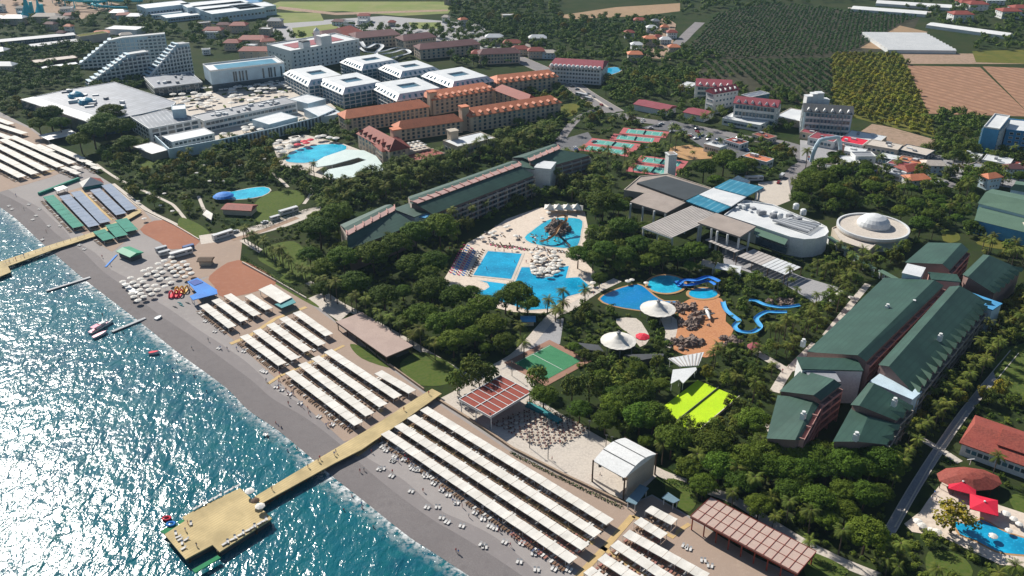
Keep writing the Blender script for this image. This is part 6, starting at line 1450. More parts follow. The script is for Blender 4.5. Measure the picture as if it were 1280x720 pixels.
# people
def person_mesh(pose):
    me = bpy.data.meshes.new('person'); bm_v = [(0,0,.95),(0,0,1.2),(0,0,1.45),(0,0,1.58),(0,.02,1.72)]; e = [(0,1),(1,2),(2,3),(3,4)]; r_ = [.16,.14,.17,.06,.11]
    def limb(root, pts, rad):
        p = root
        for q_,s in zip(pts,rad): bm_v.append(q_); r_.append(s); e.append((p,len(bm_v)-1)); p = len(bm_v)-1
    st = .22 if pose else .06
    limb(0,[(-.1,0,.9),(-.12,st,.5),(-.12,st*.6,.08),(-.12,st*.6+.12,.04)],[.11,.08,.05,.045]); limb(0,[(.1,0,.9),(.12,-st,.5),(.12,-st*1.3,.08),(.12,-st*1.3+.12,.04)],[.11,.08,.05,.045])
    limb(2,[(-.22,0,1.4),(-.27,-st*.6,1.12),(-.27,.08,.86)],[.06,.05,.035]); limb(2,[(.22,0,1.4),(.27,st*.6,1.12),(.27,.1,.86)],[.06,.05,.035])
    me.from_pydata(bm_v,e,[]); o = bpy.data.objects.new('tmp',me); col.objects.link(o); sk = o.modifiers.new('s','SKIN'); 
    for v_,s in zip(me.skin_vertices[0].data if me.skin_vertices else [],r_): v_.radius = (s,s)
    if not me.skin_vertices:
        bpy.context.view_layer.objects.active = o
    return o
import bmesh
def person(pose, shirt, trous):
    # one continuous loft: legs, trunk, arms and head welded into a single surface
    o = None; me = bpy.data.meshes.new('p'); vs = []; es = []; rs = []
    V_ = [(0,0,.95,.15),(0,0,1.2,.135),(0,0,1.42,.16),(0,0,1.56,.06),(0,.02,1.7,.11)]
    st = .22 if pose else .05
    Lm = [(0,[(-.1,0,.88,.11),(-.12,st,.5,.075),(-.12,st*.5,.08,.05),(-.12,st*.5+.13,.04,.045)]),(0,[(.1,0,.88,.11),(.12,-st,.5,.075),(.12,-st*1.3,.08,.05),(.12,-st*1.3+.13,.04,.045)]),(2,[(-.2,0,1.4,.065),(-.27,-st*.6,1.12,.05),(-.26,.08,.86,.035)]),(2,[(.2,0,1.4,.065),(.27,st*.6,1.12,.05),(.26,.1,.86,.035)])]
    E_ = [(i,i+1) for i in range(4)]
    for r0,ch in Lm:
        p = r0
        for q_ in ch: V_.append(q_); E_.append((p,len(V_)-1)); p = len(V_)-1
    bm_ = bmesh.new(); lay = bm_.verts.layers.skin.verify(); vv = [bm_.verts.new(x[:3]) for x in V_]
    for v_,x in zip(vv,V_): v_[lay].radius = (x[3],x[3])
    vv[0][lay].use_root = True
    for a,b in E_: bm_.edges.new((vv[a],vv[b]))
    bm_.to_mesh(me); bm_.free(); o = bpy.data.objects.new('tmp',me); col.objects.link(o); o.modifiers.new('s','SKIN'); ss = o.modifiers.new('u','SUBSURF'); ss.levels = 1
    dg = bpy.context.evaluated_depsgraph_get(); r_ = bpy.data.meshes.new_from_object(o.evaluated_get(dg)); bpy.data.objects.remove(o)
    r_.materials.clear()
    for m_ in ('skin',shirt,trous,'wood'): r_.materials.append(MT[m_])
    for f_ in r_.polygons:
        c = f_.center; f_.material_index = 2 if .55 < c.z < .98 and abs(c.x) < .22 else 1 if .98 <= c.z < 1.5 and abs(c.x) < .25 else 3 if c.z > 1.7 else 0
        f_.use_smooth = True
    r_.name = 'person'; return r_
PE = [(person(i % 2,s,t_),s,t_) for i,(s,t_) in enumerate((('white','dgrey'),('red','dgrey'),('blue','white'),('dgrey','blue'),('skin','red')))]
NM = {'white':'white','red':'red','blue':'blue','dgrey':'dark'}
random.seed(12)
PEO = [(x,y,1.98) for x,y in ((398,577),(400,574),(418,569),(420,566),(505,513),(385,588-4),(536,493),(232,668-4),(246,686-3),(235,655),(340,612))]+[(x,y,1.4) for x,y in ((20,325),(30,321),(12,328))]+[(x,y,.1) for x,y in ((450,590),(455,588),(570,690),(573,692),(640,668),(646,672),(374,506),(385,512),(408,533),(435,535),(600,640),(240,436),(318,292),(345,325),(300,420),(278,405),(262,395),(350,440),(746,362),(752,356),(742,368),(735,372),(756,354),(672,310),(640,316),(605,300),(985,460),(978,465),(1168,618),(1165,624),(1170,626),(660,545),(700,555),(620,285),(650,270),(740,605-8),(750,600-5),(690,575),(72,262),(85,272),(58,290),(30,262),(128,322),(138,332),(20,245),(660,390),(682,386))]+[(x,y,-.9) for x,y in ((345,531),(348,534),(352,537),(335,548),(467,661-0),(430,640),(110,395),(55,300))]
for _ in range(26): PEO.append((U(560,735),0,.1)); PEO[-1] = (PEO[-1][0],262+U(30,85),.1)
for _ in range(60):
    s_ = R(); PEO.append((250+s_*440+U(-8,34),430+s_*280+U(-12,10),.1))
for _ in range(14): s_ = R(); PEO.append((110+s_*440+U(-30,0),370+s_*310+U(0,10),-.9))
for i,(x,y,z) in enumerate(PEO):
    me,s_,t_ = PE[i % len(PE)]; w_ = P(x,y,z); o = inst('person',me,(*w_,z),U(0,6.28),U(.97,1.08))
    d_ = ('bather standing in the water' if z < -.5 else 'person in %s top'%NM[s_] if s_ != 'skin' else 'person in red swim trunks')
    later(o,d_,w_,'person','people about the resort')
# courtyard clutter of the left resort: parasols, planters, low screens
random.seed(41)
for poly,n_,nm in (([(212,124),(255,114),(350,103),(362,112),(370,120),(300,133),(258,140),(236,136)],95,'paved courtyard'),([(160,146),(170,142),(172,150),(160,152)],6,'hall corner'),([(270,170),(335,156),(385,146),(392,150),(340,165),(282,178)],26,'wall terrace'),([(345,182),(380,172),(352,200),(345,196)],14,'pool terrace')):
    q = pl(poly); k = 0
    while k < n_:
        p = (U(min(a for a,_ in q),max(a for a,_ in q)),U(min(b for _,b in q),max(b for _,b in q)))
        if not inside(p,q): continue
        k += 1; r_ = R()
        if r_ < .55: later(inst('parasol',PM['canvas'],(*p,.1),U(0,1),U(1.3,1.9)),'white courtyard parasol',p,'parasol','parasols of the left resort')
        elif r_ < .8:
            o = MB().box(0,0,0,U(4,9),U(2,3.4),.25,0,1).box(0,0,.25,U(3,6),U(1,2),1.,0,0).build('planter',['leafA','pave']); o.location = (*p,.05); o.rotation_euler[2] = .5+pi/2*(R() < .3); later(o,'long green planter',p,'planter','planters of the left resort')
        else:
            a_,b_ = U(4,8),U(3,5); m = MB().box(0,0,2.8,a_,b_,.2,.0,0)
            for s in (-1,1):
                for s2 in (-1,1): m.box(s*a_*.45,s2*b_*.45,0,.2,.2,2.8,0,1)
            o = m.build('shade_canopy',['canvas','white']); o.location = (*p,.05); o.rotation_euler[2] = .5; later(o,'flat cream canopy',p,'canopy','canopies of the left resort')
# ------------------------------------------------------------ vegetation
def leafcloud(rnd, clumps, per, size, flat=.6, m=0, mb=None, up=.5):
    """clumps: list of (x,y,z,r,h); scatters small leaf faces through each clump"""
    mb = mb or MB()
    for cx,cy,cz,r,h in clumps:
        for _ in range(per):
            while True:
                a,b,c = rnd.uniform(-1,1),rnd.uniform(-1,1),rnd.uniform(-1,1); d2 = a*a+b*b+c*c
                if .25 < d2 < 1: break
            k = (.75+.25*rnd.random())/sqrt(d2) if rnd.random() < .7 else 1
            x,y,z = cx+a*k*r,cy+b*k*r,cz+c*k*h
            n_ = Vector((a+rnd.uniform(-.5,.5),b+rnd.uniform(-.5,.5),c*.9+up+rnd.uniform(-.35,.35)))
            if n_.length < .1: n_ = Vector((0,0,1))
            n_.normalize(); u = n_.cross(Vector((rnd.uniform(-1,1),rnd.uniform(-1,1),.3))); 
            if u.length < .05: continue
            u.normalize(); w = n_.cross(u); s = size*rnd.uniform(.6,1.3); p = Vector((x,y,z))
            mb.add([p-u*s*.5,p+w*s*.38,p+u*s*.5,p-w*s*.38],[(0,1,2,3)],m)
    return mb
def trunkmesh(rnd, h, r, limbs, spread, mat, top=.75):
    m = MB(); lean = (rnd.uniform(-.4,.4),rnd.uniform(-.4,.4)); m.tube([(0,0,0),(lean[0]*.4,lean[1]*.4,h*.5),(lean[0],lean[1],h)],[r,r*.75,r*.5],7)
    for i in range(limbs):
        a = 2*pi*i/limbs+rnd.random(); z0 = h*rnd.uniform(.45,.85); s = spread*rnd.uniform(.5,.9)
        m.tube([(lean[0]*.6,lean[1]*.6,z0),(cos(a)*s*.5,sin(a)*s*.5,z0+(h-z0)*.8),(cos(a)*s,sin(a)*s,h*1.05)],[r*.4,r*.28,r*.12],5)
    return m.mesh('trunk',mat)
VAR = {}
def pinevar(seed, per, size, ncl):
    rnd = random.Random(seed); cl = []
    for i in range(ncl):
        a = rnd.uniform(0,2*pi); s = sqrt(rnd.random())*.82; z = 7.2+(1-s*s)*2.6+rnd.uniform(-.4,.5); r = rnd.uniform(.9,1.9); cl.append((cos(a)*s*6,sin(a)*s*6,z,r,r*.55))
    for i in range(ncl//3):
        a = rnd.uniform(0,2*pi); s = rnd.uniform(.3,.95); cl.append((cos(a)*s*5.4,sin(a)*s*5.4,6.8+rnd.uniform(-.4,.5),1.4,.6))
    return leafcloud(rnd,cl,per,size).mesh('crown','pine'), trunkmesh(rnd,7.6,.35,6,4.5,'bark')
VAR['pine'] = [pinevar(i,96,.46,70) for i in range(4)]
def broadvar(seed, per, size, ncl, mat, tall=1., r0=3.):
    rnd = random.Random(seed); cl = []
    for i in range(ncl):
        a = rnd.uniform(0,2*pi); t = rnd.uniform(-.5,1); s = sqrt(max(0,1-t*t))*rnd.uniform(.55,1); r = rnd.uniform(.6,1.2); cl.append((cos(a)*s*r0,sin(a)*s*r0,(3.6+t*2.4)*tall,r,r*.85))
    return leafcloud(rnd,cl,per,size).mesh('crown',mat), trunkmesh(rnd,3.2*tall,.2,4,1.8,'bark')
VAR['broad'] = [broadvar(i+20,38,.5,34,'leafA',U(.9,1.25)) for i in range(4)]
VAR['yellow'] = [broadvar(i+30,38,.5,30,'leafY') for i in range(2)]
VAR['shrub'] = [(leafcloud(random.Random(i+60),[(random.Random(i*9+k).uniform(-.8,.8),random.Random(i*7+k+3).uniform(-.8,.8),.8,.7,.7) for k in range(7)],34,.4).mesh('shrub','leafA'),None) for i in range(3)]
VAR['cypress'] = [(leafcloud(random.Random(70),[(random.Random(k).uniform(-.3,.3),random.Random(k+5).uniform(-.3,.3),1+k*.75,1.1-.07*k,.8) for k in range(12)],40,.45).mesh('crown','pine'),trunkmesh(random.Random(2),2,.18,0,1,'bark'))]
def palmvar(seed, nf, h, L_, seg=5):
    rnd = random.Random(seed); m = MB(); lx,ly = rnd.uniform(-.7,.7),rnd.uniform(-.7,.7)
    for i in range(nf):
        a = 2*pi*i/nf*2.4+rnd.uniform(-.2,.2); el_ = rnd.uniform(-.35,1.1); l = L_*rnd.uniform(.85,1.1); p = Vector((lx,ly,h)); d = Vector((cos(a)*cos(el_),sin(a)*cos(el_),sin(el_))); side = Vector((-sin(a),cos(a),0)); pts = [p]
        for k in range(seg): d = (d+Vector((0,0,-.26))).normalized(); p = p+d*l/seg; pts.append(p)
        w = [.12,.5,.62,.55,.38,.06]
        # leaflets: toothed blades on both sides of a mid rib
        for k in range(seg):
            for s in (-1,1):
                for j in range(2):
                    t0 = (k+j*.5); q0 = pts[k].lerp(pts[k+1],j*.5); q1 = pts[k].lerp(pts[k+1],j*.5+.42); wd = w[k]*(1-j*.5)+w[k+1]*j*.5+.12
                    tip = q0.lerp(q1,.9)+side*s*wd+Vector((0,0,-.28*wd))+(pts[k+1]-pts[k])*.35
                    m.add([q0,q1,tip],[(0,1,2)])
    tr = MB().tube([(0,0,0),(lx*.3,ly*.3,h*.5),(lx,ly,h)],[.24,.17,.2],7); tr.blob((lx,ly,h-.1),.38,1.2,7,4)
    return m.mesh('crown','frond'), tr.mesh('trunk','palm_trunk')
VAR['palm'] = [palmvar(i+80,28,h,3.2) for i,h in enumerate((7.,8.5,6.2,9.5))]
VAR['shortpalm'] = [palmvar(90,26,1.4,2.4),palmvar(91,26,2.2,2.6)]
DESC = {'pine':'dark umbrella pine','broad':'green leafy tree','yellow':'yellowish leafy tree','shrub':'low shrub','cypress':'narrow dark cypress','palm':'tall fan palm','shortpalm':'short bushy palm'}
CAT = {'pine':'pine tree','broad':'tree','yellow':'tree','shrub':'shrub','cypress':'cypress tree','palm':'palm tree','shortpalm':'palm tree'}
NAME = {'pine':'umbrella_pine','broad':'leafy_tree','yellow':'yellow_tree','shrub':'shrub','cypress':'cypress_tree','palm':'palm_tree','shortpalm':'short_palm'}
GRP = {'pine':'umbrella pines of the resort','broad':'leafy trees of the gardens','yellow':'yellowish trees of the gardens','shrub':'garden shrubs','cypress':'cypress trees','palm':'tall palms of the resort','shortpalm':'short palms'}
TREES = []   # kind, (x,y), scale, crown z scale
OCC = {}
def free(w, r):
    kx, ky = int(w[0]//8), int(w[1]//8)
    for i in (-1,0,1):
        for j in (-1,0,1):
            for q in OCC.get((kx+i,ky+j),()):
                if hypot(q[0]-w[0],q[1]-w[1]) < (r+q[2]): return False
    return True
def put(kind, w, s=1., z=1., rr=0):
    TREES.append((kind,w,s,z)); OCC.setdefault((int(w[0]//8),int(w[1]//8)),[]).append((w[0],w[1],rr))
def pine(x, y, r): w = P(x,y,8.5); s = r/ppm(w,8.5)/5.1; put('pine',w,max(.45,min(s,1.8)),1.,3.8)
random.seed(77)
q3 = lambda ox,oy,l: [(ox+a/3,oy+b/3,c/3) for a,b,c in l]
PN = q3(320,240,[(240,170,70),(200,235,45),(330,262,60),(440,255,66),(530,212,60),(600,172,60),(690,160,70),(590,290,60),(665,272,56),(640,310,50),(370,352,60),(480,400,60),(660,380,66),(745,400,60),(625,470,62),(690,500,60),(740,560,58),(775,475,58),(850,432,58),(885,500,56),(930,545,44),(935,400,50),(255,285,50),(485,185,50),(305,100,58),(235,105,45),(550,355,35),(800,385,50),(560,470,40),(250,350,40),(820,520,45),(350,210,45),(420,180,45)])
PN += q3(640,240,[(20,385,58),(60,410,45),(248,232,45),(305,242,40),(352,222,50),(425,232,45),(475,200,48),(340,62,60),(415,140,52),(560,222,50),(625,232,45),(690,222,48),(300,190,35),(520,250,40),(400,50,40),(330,300,30)])
PN += q3(640,480,[(120,32,52),(440,60,66),(530,120,66),(600,210,70),(760,232,72),(872,280,68),(905,140,66),(945,205,52),(830,300,55),(490,30,45),(380,20,45)])
PN += q3(960,480,[(180,275,66),(290,300,70),(425,290,70),(80,392,60),(185,425,66),(372,562,78),(470,300,45),(285,385,55),(370,400,60),(20,300,50),(120,330,50),(230,480,45),(500,270,40),(430,380,45),(300,450,50)])
PN += [(63,150,19),(140,148,26),(117,172,22),(152,166,18),(100,178,14),(130,160,20),(48,156,12),(160,180,13),(75,158,13),(1007,237,16),(1015,222,14),(1030,228,16),(1000,246,12),(1045,240,14),(1060,262-20,12),(1128,262,12),(1152,279,14),(1165,265,11),(1146,253,12),(880,213,15),(905,205,15),(920,212,14),(895,222,10),(908,195,12),(935,205,12),(1048,213,12),(1090,232,12)]
for x,y,r in PN: pine(x,y,r*.93)
w = P(1193,648,6); put('yellow',w,29/ppm(w,6)/3.4,.8,5)
scatter_late = [([(738,482),(800,470),(845,492),(835,515),(870,548),(905,545),(960,585),(930,625),(880,605),(832,585),(800,560),(745,535),(692,505)],8.5)]
PN2 = [(962,562,20),(998,566,20),(1026,563,20),(1056,565,20),(1086,566,20),(1112,562,18),(960,580,20),(985,583,20),(1010,580,20),(1035,583,20),(1062,580,20),(1090,578,20),(1115,573,18),(800,487,19),(770,505,20),(757,520,17),(800,520,22),(862,580,18),(900,580,22),(880,600,18),(725,505,15),(925,600,20),(950,625,18)]
for x,y,r in PN2: pine(x,y,r*.93)
for x,y in ((672,478),(715,490),(737,493),(752,488),(600,480),(572,482),(590,470),(610,474)): w = P(x,y,4); put('broad',w,1.5,1.2,3)
# palms along lines
def palmline(pts, step, off_=(0,0), kind='palm', s=1., j=.6):
    l = pl(pts)
    for a,b in zip(l,l[1:]):
        a,b = Vector(a),Vector(b); n = max(1,int((b-a).length/step))
        for i in range(n): p = a.lerp(b,i/n)+Vector((off_[0]+U(-j,j),off_[1]+U(-j,j))); put(kind,tuple(p),s*U(.85,1.15),1.,.6)
palmline([(305,301),(345,327),(383,352),(420,378),(440,389),(480,411),(517,432),(553,454)],4.4,(.4,-1.2),s=1.1)
palmline([(345,330),(383,355),(420,381)],9,(-1,-3),s=.8)
palmline([(827,588),(870,604),(917,621),(960,648),(1010,678),(1050,700),(1090,718)],6.,(.5,3.),s=1.05)
palmline([(870,612),(960,658),(1060,710)],13,(0,-3.4),s=.9)
palmline([(400,262),(470,226),(560,198),(640,176)],5,(0,-2)); palmline([(420,262),(500,226),(620,192)],6,(0,0),j=2)
palmline([(1262,445),(1210,500),(1196,520)],6,(-4,0),j=1.2); palmline([(1300,400),(1240,440),(1165,555)],6,(-3.4,0),j=1.5); palmline([(1155,560),(1130,605),(1115,630)],6,(-3,0),s=.9,j=1)
palmline([(1300,345),(1262,330),(1240,322),(1215,310)],6,(0,3),j=2); palmline([(1180,225),(1150,245)],7,j=3)
palmline([(735,205),(770,212),(790,216),(820,200),(842,190),(860,193)],6,(0,-1),s=1.15,j=1.5); palmline([(700,205),(745,196),(775,206)],6,(0,-3),j=1.5); palmline([(860,182),(900,190),(915,196)],8,(0,3),j=1)
for x,y in ((684,392),(703,388),(694,402),(731,382),(702,395),(655,448),(815,345-4),(828,340),(700,408),(650,425),(1021,344),(1030,350),(612,250+6),(560,270)): put('palm',P(x,y),1.25,1.,.5)
for x,y in ((938,560),(947,575),(960,585)): put('palm',P(x,y),1.,1.,.5)
palmline([(1290,320),(1225,312),(1200,300)],7,(0,-4),'shortpalm',1.3,2)
for x,y in ((878,160),(888,158),(865,158),(850,136+20)): put('palm',P(x,y),1.2,1.,.5)
# region scatter
def scatter(poly, step, mixk, smin=.8, smax=1.25, dens=1., rr=1.4, keep=True):
    q = pl(poly); x0,x1,y0,y1 = min(p[0] for p in q),max(p[0] for p in q),min(p[1] for p in q),max(p[1] for p in q)
    y = y0
    while y < y1:
        x = x0
        while x < x1:
            p = (x+U(-.45,.45)*step,y+U(-.45,.45)*step)
            if R() < dens and inside(p,q) and inframe(p,0,30) and not blocked(p) and free(p,rr*.6):
                k = random.choices([a for a,_ in mixk],[b for _,b in mixk])[0]; sc_ = U(smin,smax)
                if k == 'pine': sc_ *= .55
                put(k,p,sc_,U(.85,1.2),rr)
            x += step
        y += step
GARD = [('broad',6),('yellow',1.6),('palm',1.5),('pine',.6)]
scatter([(120,190),(190,185),(240,200),(330,192),(352,212),(345,232),(250,238),(262,262),(258,292),(215,272),(180,258),(142,224)],7,[('broad',6),('yellow',2.2),('palm',1),('shrub',3)],.8,1.3,.85)
scatter([(340,205),(420,228),(450,228),(480,215),(395,262),(375,238),(345,240)],6.5,GARD)
scatter([(440,225),(480,213),(560,200),(640,170),(700,160),(722,168),(700,180),(640,197),(560,222),(480,252),(440,262),(405,300),(385,290),(400,258)],5.6,[('broad',4),('palm',2),('pine',2)],.95,1.4)
scatter([(280,176),(340,170),(350,180),(335,200),(280,205),(250,200)],7,GARD)
scatter([(553,285),(600,262),(680,232),(745,212),(770,230),(765,262),(735,262),(700,250),(660,255),(620,270),(590,290),(565,315)],6,[('broad',5),('palm',3),('pine',1),('yellow',.4)],.8,1.25)
scatter([(700,145),(765,150),(770,165),(720,190),(640,215),(610,205)],7,GARD,dens=.6)
scatter([(620,120),(700,110),(760,150),(700,165),(640,160)],7,[('broad',5),('yellow',1)],dens=.8)
scatter([(755,115),(780,95),(860,90),(880,115),(870,125),(845,120),(790,128),(755,135)],8,[('broad',6),('yellow',1.4),('pine',1)],1.,1.5)
scatter([(770,140),(830,145),(905,165),(960,165),(1010,190),(1000,235),(960,230),(905,210),(880,200),(900,185),(850,170),(790,158)],7,GARD,dens=.75)
scatter([(950,255),(1000,200),(1050,200),(1120,215),(1240,195),(1290,210),(1290,235),(1215,240),(1215,295),(1160,290),(1130,262),(1060,262),(1040,268),(1000,262)],7.5,[('broad',5),('pine',2.5),('palm',1),('yellow',.4)],.9,1.5)
scatter([(1130,300),(1200,290),(1290,310),(1300,345),(1250,330),(1220,305),(1165,305)],6,[('palm',3),('broad',3)],.7,1.1)
scatter([(1035,318),(1100,300),(1150,300),(1130,325),(1100,345),(1010,440),(985,465),(945,500),(930,540),(905,520),(915,480),(880,465),(890,450),(940,440),(985,410),(1000,390),(1030,345)],5.2,[('palm',5),('broad',3),('shrub',2)],.75,1.1)
scatter([(905,380),(935,378),(945,395),(930,408),(920,398)],4.2,[('broad',3),('shrub',2)],.5,.8)
scatter([(880,345),(1000,350),(1030,360),(1000,378),(930,370),(900,365)],5.5,[('palm',3),('broad',3),('shrub',2)],.6,1.)
scatter([(765,300),(800,300),(850,330),(880,325),(930,345),(880,345),(820,340),(765,345),(740,350),(742,325)],6,[('palm',2),('broad',3),('pine',2)],.8,1.2)
scatter([(700,392),(745,372),(765,386),(800,392),(745,402),(725,415),(720,430),(690,430),(680,410)],4.2,[('broad',3),('shrub',3)],.55,.95)
scatter([(785,395),(835,395),(835,440),(815,440),(815,405)],4,[('broad',3),('shrub',2)],.6,1.)
scatter([(722,436),(760,440),(780,446),(800,452),(832,446),(836,462),(790,464),(735,452)],3.6,[('broad',3),('shrub',2)],.55,.9)
scatter([(700,430),(740,450),(790,462),(835,465),(840,490),(790,500),(735,470),(700,450)],4.6,[('broad',4),('pine',1),('shrub',2)],.7,1.1)
scatter([(880,470),(930,490),(935,540),(900,570),(860,560),(860,545),(925,500),(880,478)],5,GARD,.8,1.2)
scatter([(385,275),(430,290),(560,290),(575,360),(640,380),(690,398),(650,445),(600,465),(560,455),(480,400),(400,345)],9,[('pine',3),('broad',1),('shrub',3)],.7,1.,.5,3.)
scatter([(1150,500),(1240,400),(1300,350),(1300,480),(1225,505),(1195,515),(1170,555),(1120,600),(1110,590)],5.5,[('palm',4),('yellow',1.6),('broad',3)],.8,1.15)
scatter([(925,575),(1000,560),(1140,570),(1160,565),(1115,650),(1100,700),(1050,690),(980,650),(900,610)],8,[('pine',3),('broad',2),('palm',1)],.8,1.1,.6,2.5)
scatter([(1110,670),(1140,660),(1230,690),(1290,712),(1300,740),(1090,740)],5,[('palm',3),('shortpalm',2),('broad',2),('shrub',2)],.7,1.1)
scatter([(1240,480),(1300,470),(1300,520),(1225,510)],5.5,GARD)
scatter([(1225,575),(1300,600),(1300,620),(1245,610)],4.5,[('shrub',3),('palm',1)],.8,1.1)
scatter([(0,60),(35,62),(100,58),(130,60),(100,72),(100,100),(110,112),(60,112),(25,122),(0,130)],9,[('broad',4),('pine',3)],1.,1.6)
scatter([(110,108),(175,95),(190,112),(160,118),(110,118)],8,[('broad',3),('pine',3)],1.,1.4)
scatter([(0,120),(26,128),(60,148),(20,150),(0,142)],7,GARD)
scatter([(0,25),(180,20),(200,35),(330,30),(345,60),(300,75),(260,60),(130,35),(0,55)],14,[('broad',5),('pine',1)],1.1,1.9,.8)
scatter([(330,48),(400,38),(640,30),(680,62),(630,90),(560,80),(420,45),(340,60)],12,[('broad',5),('pine',1)],1.1,1.8,.75)
scatter([(545,0),(700,0),(700,22),(790,24),(840,28),(820,62),(770,85),(760,110),(700,95),(680,58),(560,18)],11,[('broad',6),('pine',2),('yellow',.3)],1.,1.7,.85)
scatter([(840,62),(905,72),(880,92),(870,106),(760,110),(790,70)],10,[('broad',6),('pine',2)],1.,1.6,.85)
scatter([(0,-6),(330,-6),(330,4),(180,10),(0,12)],20,[('broad',1)],1.3,2.2,.6)
scatter([(840,-6),(1300,-6),(1300,40),(1240,20),(1190,40),(1100,0),(960,8),(850,20)],13,[('broad',5),('pine',1)],1.,1.7,.7)
scatter([(738,262),(790,252),(800,285),(830,300),(860,318),(820,335),(765,332),(740,325),(733,300)],7,[('pine',3),('broad',2),('palm',1)],.9,1.3,.85,2.)
for pl_,st_ in scatter_late: scatter(pl_,st_,[('pine',3),('broad',2)],.9,1.3,.8,2.5)
scatter([(640,160),(700,175),(745,170),(770,150),(900,150),(960,180),(880,200),(860,210),(870,225),(780,225),(740,205),(700,200),(640,200)],7,[('palm',3),('broad',3),('shrub',1)],.8,1.3,.75)
scatter([(855,95),(1000,120),(1010,165),(960,165),(850,145),(840,120)],8,[('broad',5),('palm',1)],.9,1.3,.8)
scatter([(1140,170),(1235,190),(1290,195),(1290,215),(1150,200)],8,[('broad',5),('palm',1)],.9,1.4,.8)
scatter([(330,150),(340,200),(350,175),(440,180),(450,165),(430,150)],7,[('broad',4),('palm',1)],.8,1.2,.8)
scatter([(1165,135),(1230,148),(1232,200),(1150,200),(1140,185),(1172,170)],8,[('broad',5)],1.,1.4,.9)
scatter([(1232,44),(1290,30),(1290,66),(1215,66)],12,[('broad',5)],1.,1.5,.8)
scatter([(1160,36),(1200,18),(1290,30),(1262,42),(1200,36)],12,[('broad',5)],1.,1.5,.6)
# far orchards: rows of trees
ORCH = []
def orchard(poly, stepx, stepy, ang, mesh, s):
    q = pl(poly); c,d = cos(ang),sin(ang); cx,cy = cen(q); rr = max(hypot(p[0]-cx,p[1]-cy) for p in q)
    i = -int(rr/stepx)
    while i*stepx < rr:
        j = -int(rr/stepy)
        while j*stepy < rr:
            x,y = i*stepx+U(-.4,.4),j*stepy+U(-.6,.6); p = (cx+x*c-y*d,cy+x*d+y*c)
            if inside(p,q) and inframe(p,0,8) and not blocked(p) and R() < .96: ORCH.append((mesh,p,s*U(.8,1.15)))
            j += 1
        i += 1
orchard([(850,70),(900,16),(960,4),(1150,22),(1125,32),(1060,70),(905,74)],9.5,5.2,radians(40),'O',1.15)
orchard([(880,78),(1038,76),(1042,140),(975,128),(930,95),(880,98)],8.5,4.4,radians(2),'O',1.25)
orchard([(1040,70),(1128,68),(1150,118),(1162,145),(1170,172),(1108,158),(1042,140)],8.2,7.5,radians(20),'Y',1.75)
orchard([(1075,60),(1125,34),(1158,40),(1108,62)],8,6,radians(40),'Y',.6)
orchard([(1225,64),(1290,62),(1290,80),(1220,78)],9,8,radians(20),'Y',1.)
orchard([(560,20),(690,25),(760,28),(820,22),(845,22),(820,40),(700,50),(600,40)],11,7,radians(30),'O',1.3)
OV = {'O':[leafcloud(random.Random(200+i),[(random.Random(i*5+k).uniform(-1.1,1.1),random.Random(i*3+k+9).uniform(-1.1,1.1),random.Random(k).uniform(1.2,2.6),1.,.8) for k in range(7)],16,.8).mesh('orchard_tree','leafO') for i in range(3)],
      'Y':[leafcloud(random.Random(300+i),[(random.Random(i*5+k).uniform(-1.1,1.1),random.Random(i*3+k+9).uniform(-1.1,1.1),random.Random(k).uniform(1.2,2.6),1.,.8) for k in range(7)],16,.8).mesh('orchard_tree','leafOY') for i in range(3)]}
import numpy as np
def cloud_object(name, items, label, cat, zsc=1.):
    """many far trees as one mesh: items = (mesh, (x,y), scale, rot)"""
    by = {}
    for me,p,s,r in items: by.setdefault(me.name,(me,[]))[1].append((p,s,r))
    V_=[];F_=[];Mi=[];mats=[];n0=0
    for me,ls in by.values():
        nv=len(me.vertices); v=np.empty(nv*3,'f'); me.vertices.foreach_get('co',v); v=v.reshape(-1,3); npoly=len(me.polygons); lt=np.empty(npoly,'i'); me.polygons.foreach_get('loop_total',lt)
        lv=np.empty(len(me.loops),'i'); me.loops.foreach_get('vertex_index',lv)
        mid=len(mats); mats.append(me.materials[0])
        for p,s,r in ls:
            c,d=cos(r)*s,sin(r)*s; w=np.empty_like(v); w[:,0]=v[:,0]*c-v[:,1]*d+p[0]; w[:,1]=v[:,0]*d+v[:,1]*c+p[1]; w[:,2]=v[:,2]*s
            V_.append(w); F_.append((lt,lv+n0)); Mi.append(np.full(npoly,mid,'i')); n0+=nv
    if not V_: return
    me=bpy.data.meshes.new(name); V_=np.concatenate(V_); lt=np.concatenate([f[0] for f in F_]); lv=np.concatenate([f[1] for f in F_]); mi=np.concatenate(Mi)
    me.vertices.add(len(V_)); me.vertices.foreach_set('co',V_.ravel()); me.loops.add(len(lv)); me.loops.foreach_set('vertex_index',lv); me.polygons.add(len(lt))
    st=np.concatenate([[0],np.cumsum(lt)[:-1]]).astype('i'); me.polygons.foreach_set('loop_start',st); me.polygons.foreach_set('loop_total',lt)
    for m_ in mats: me.materials.append(m_)
    me.polygons.foreach_set('material_index',mi); me.update(calc_edges=True)
    o=bpy.data.objects.new(name,me); col.objects.link(o); tag(o,label,cat,None,'stuff'); return o
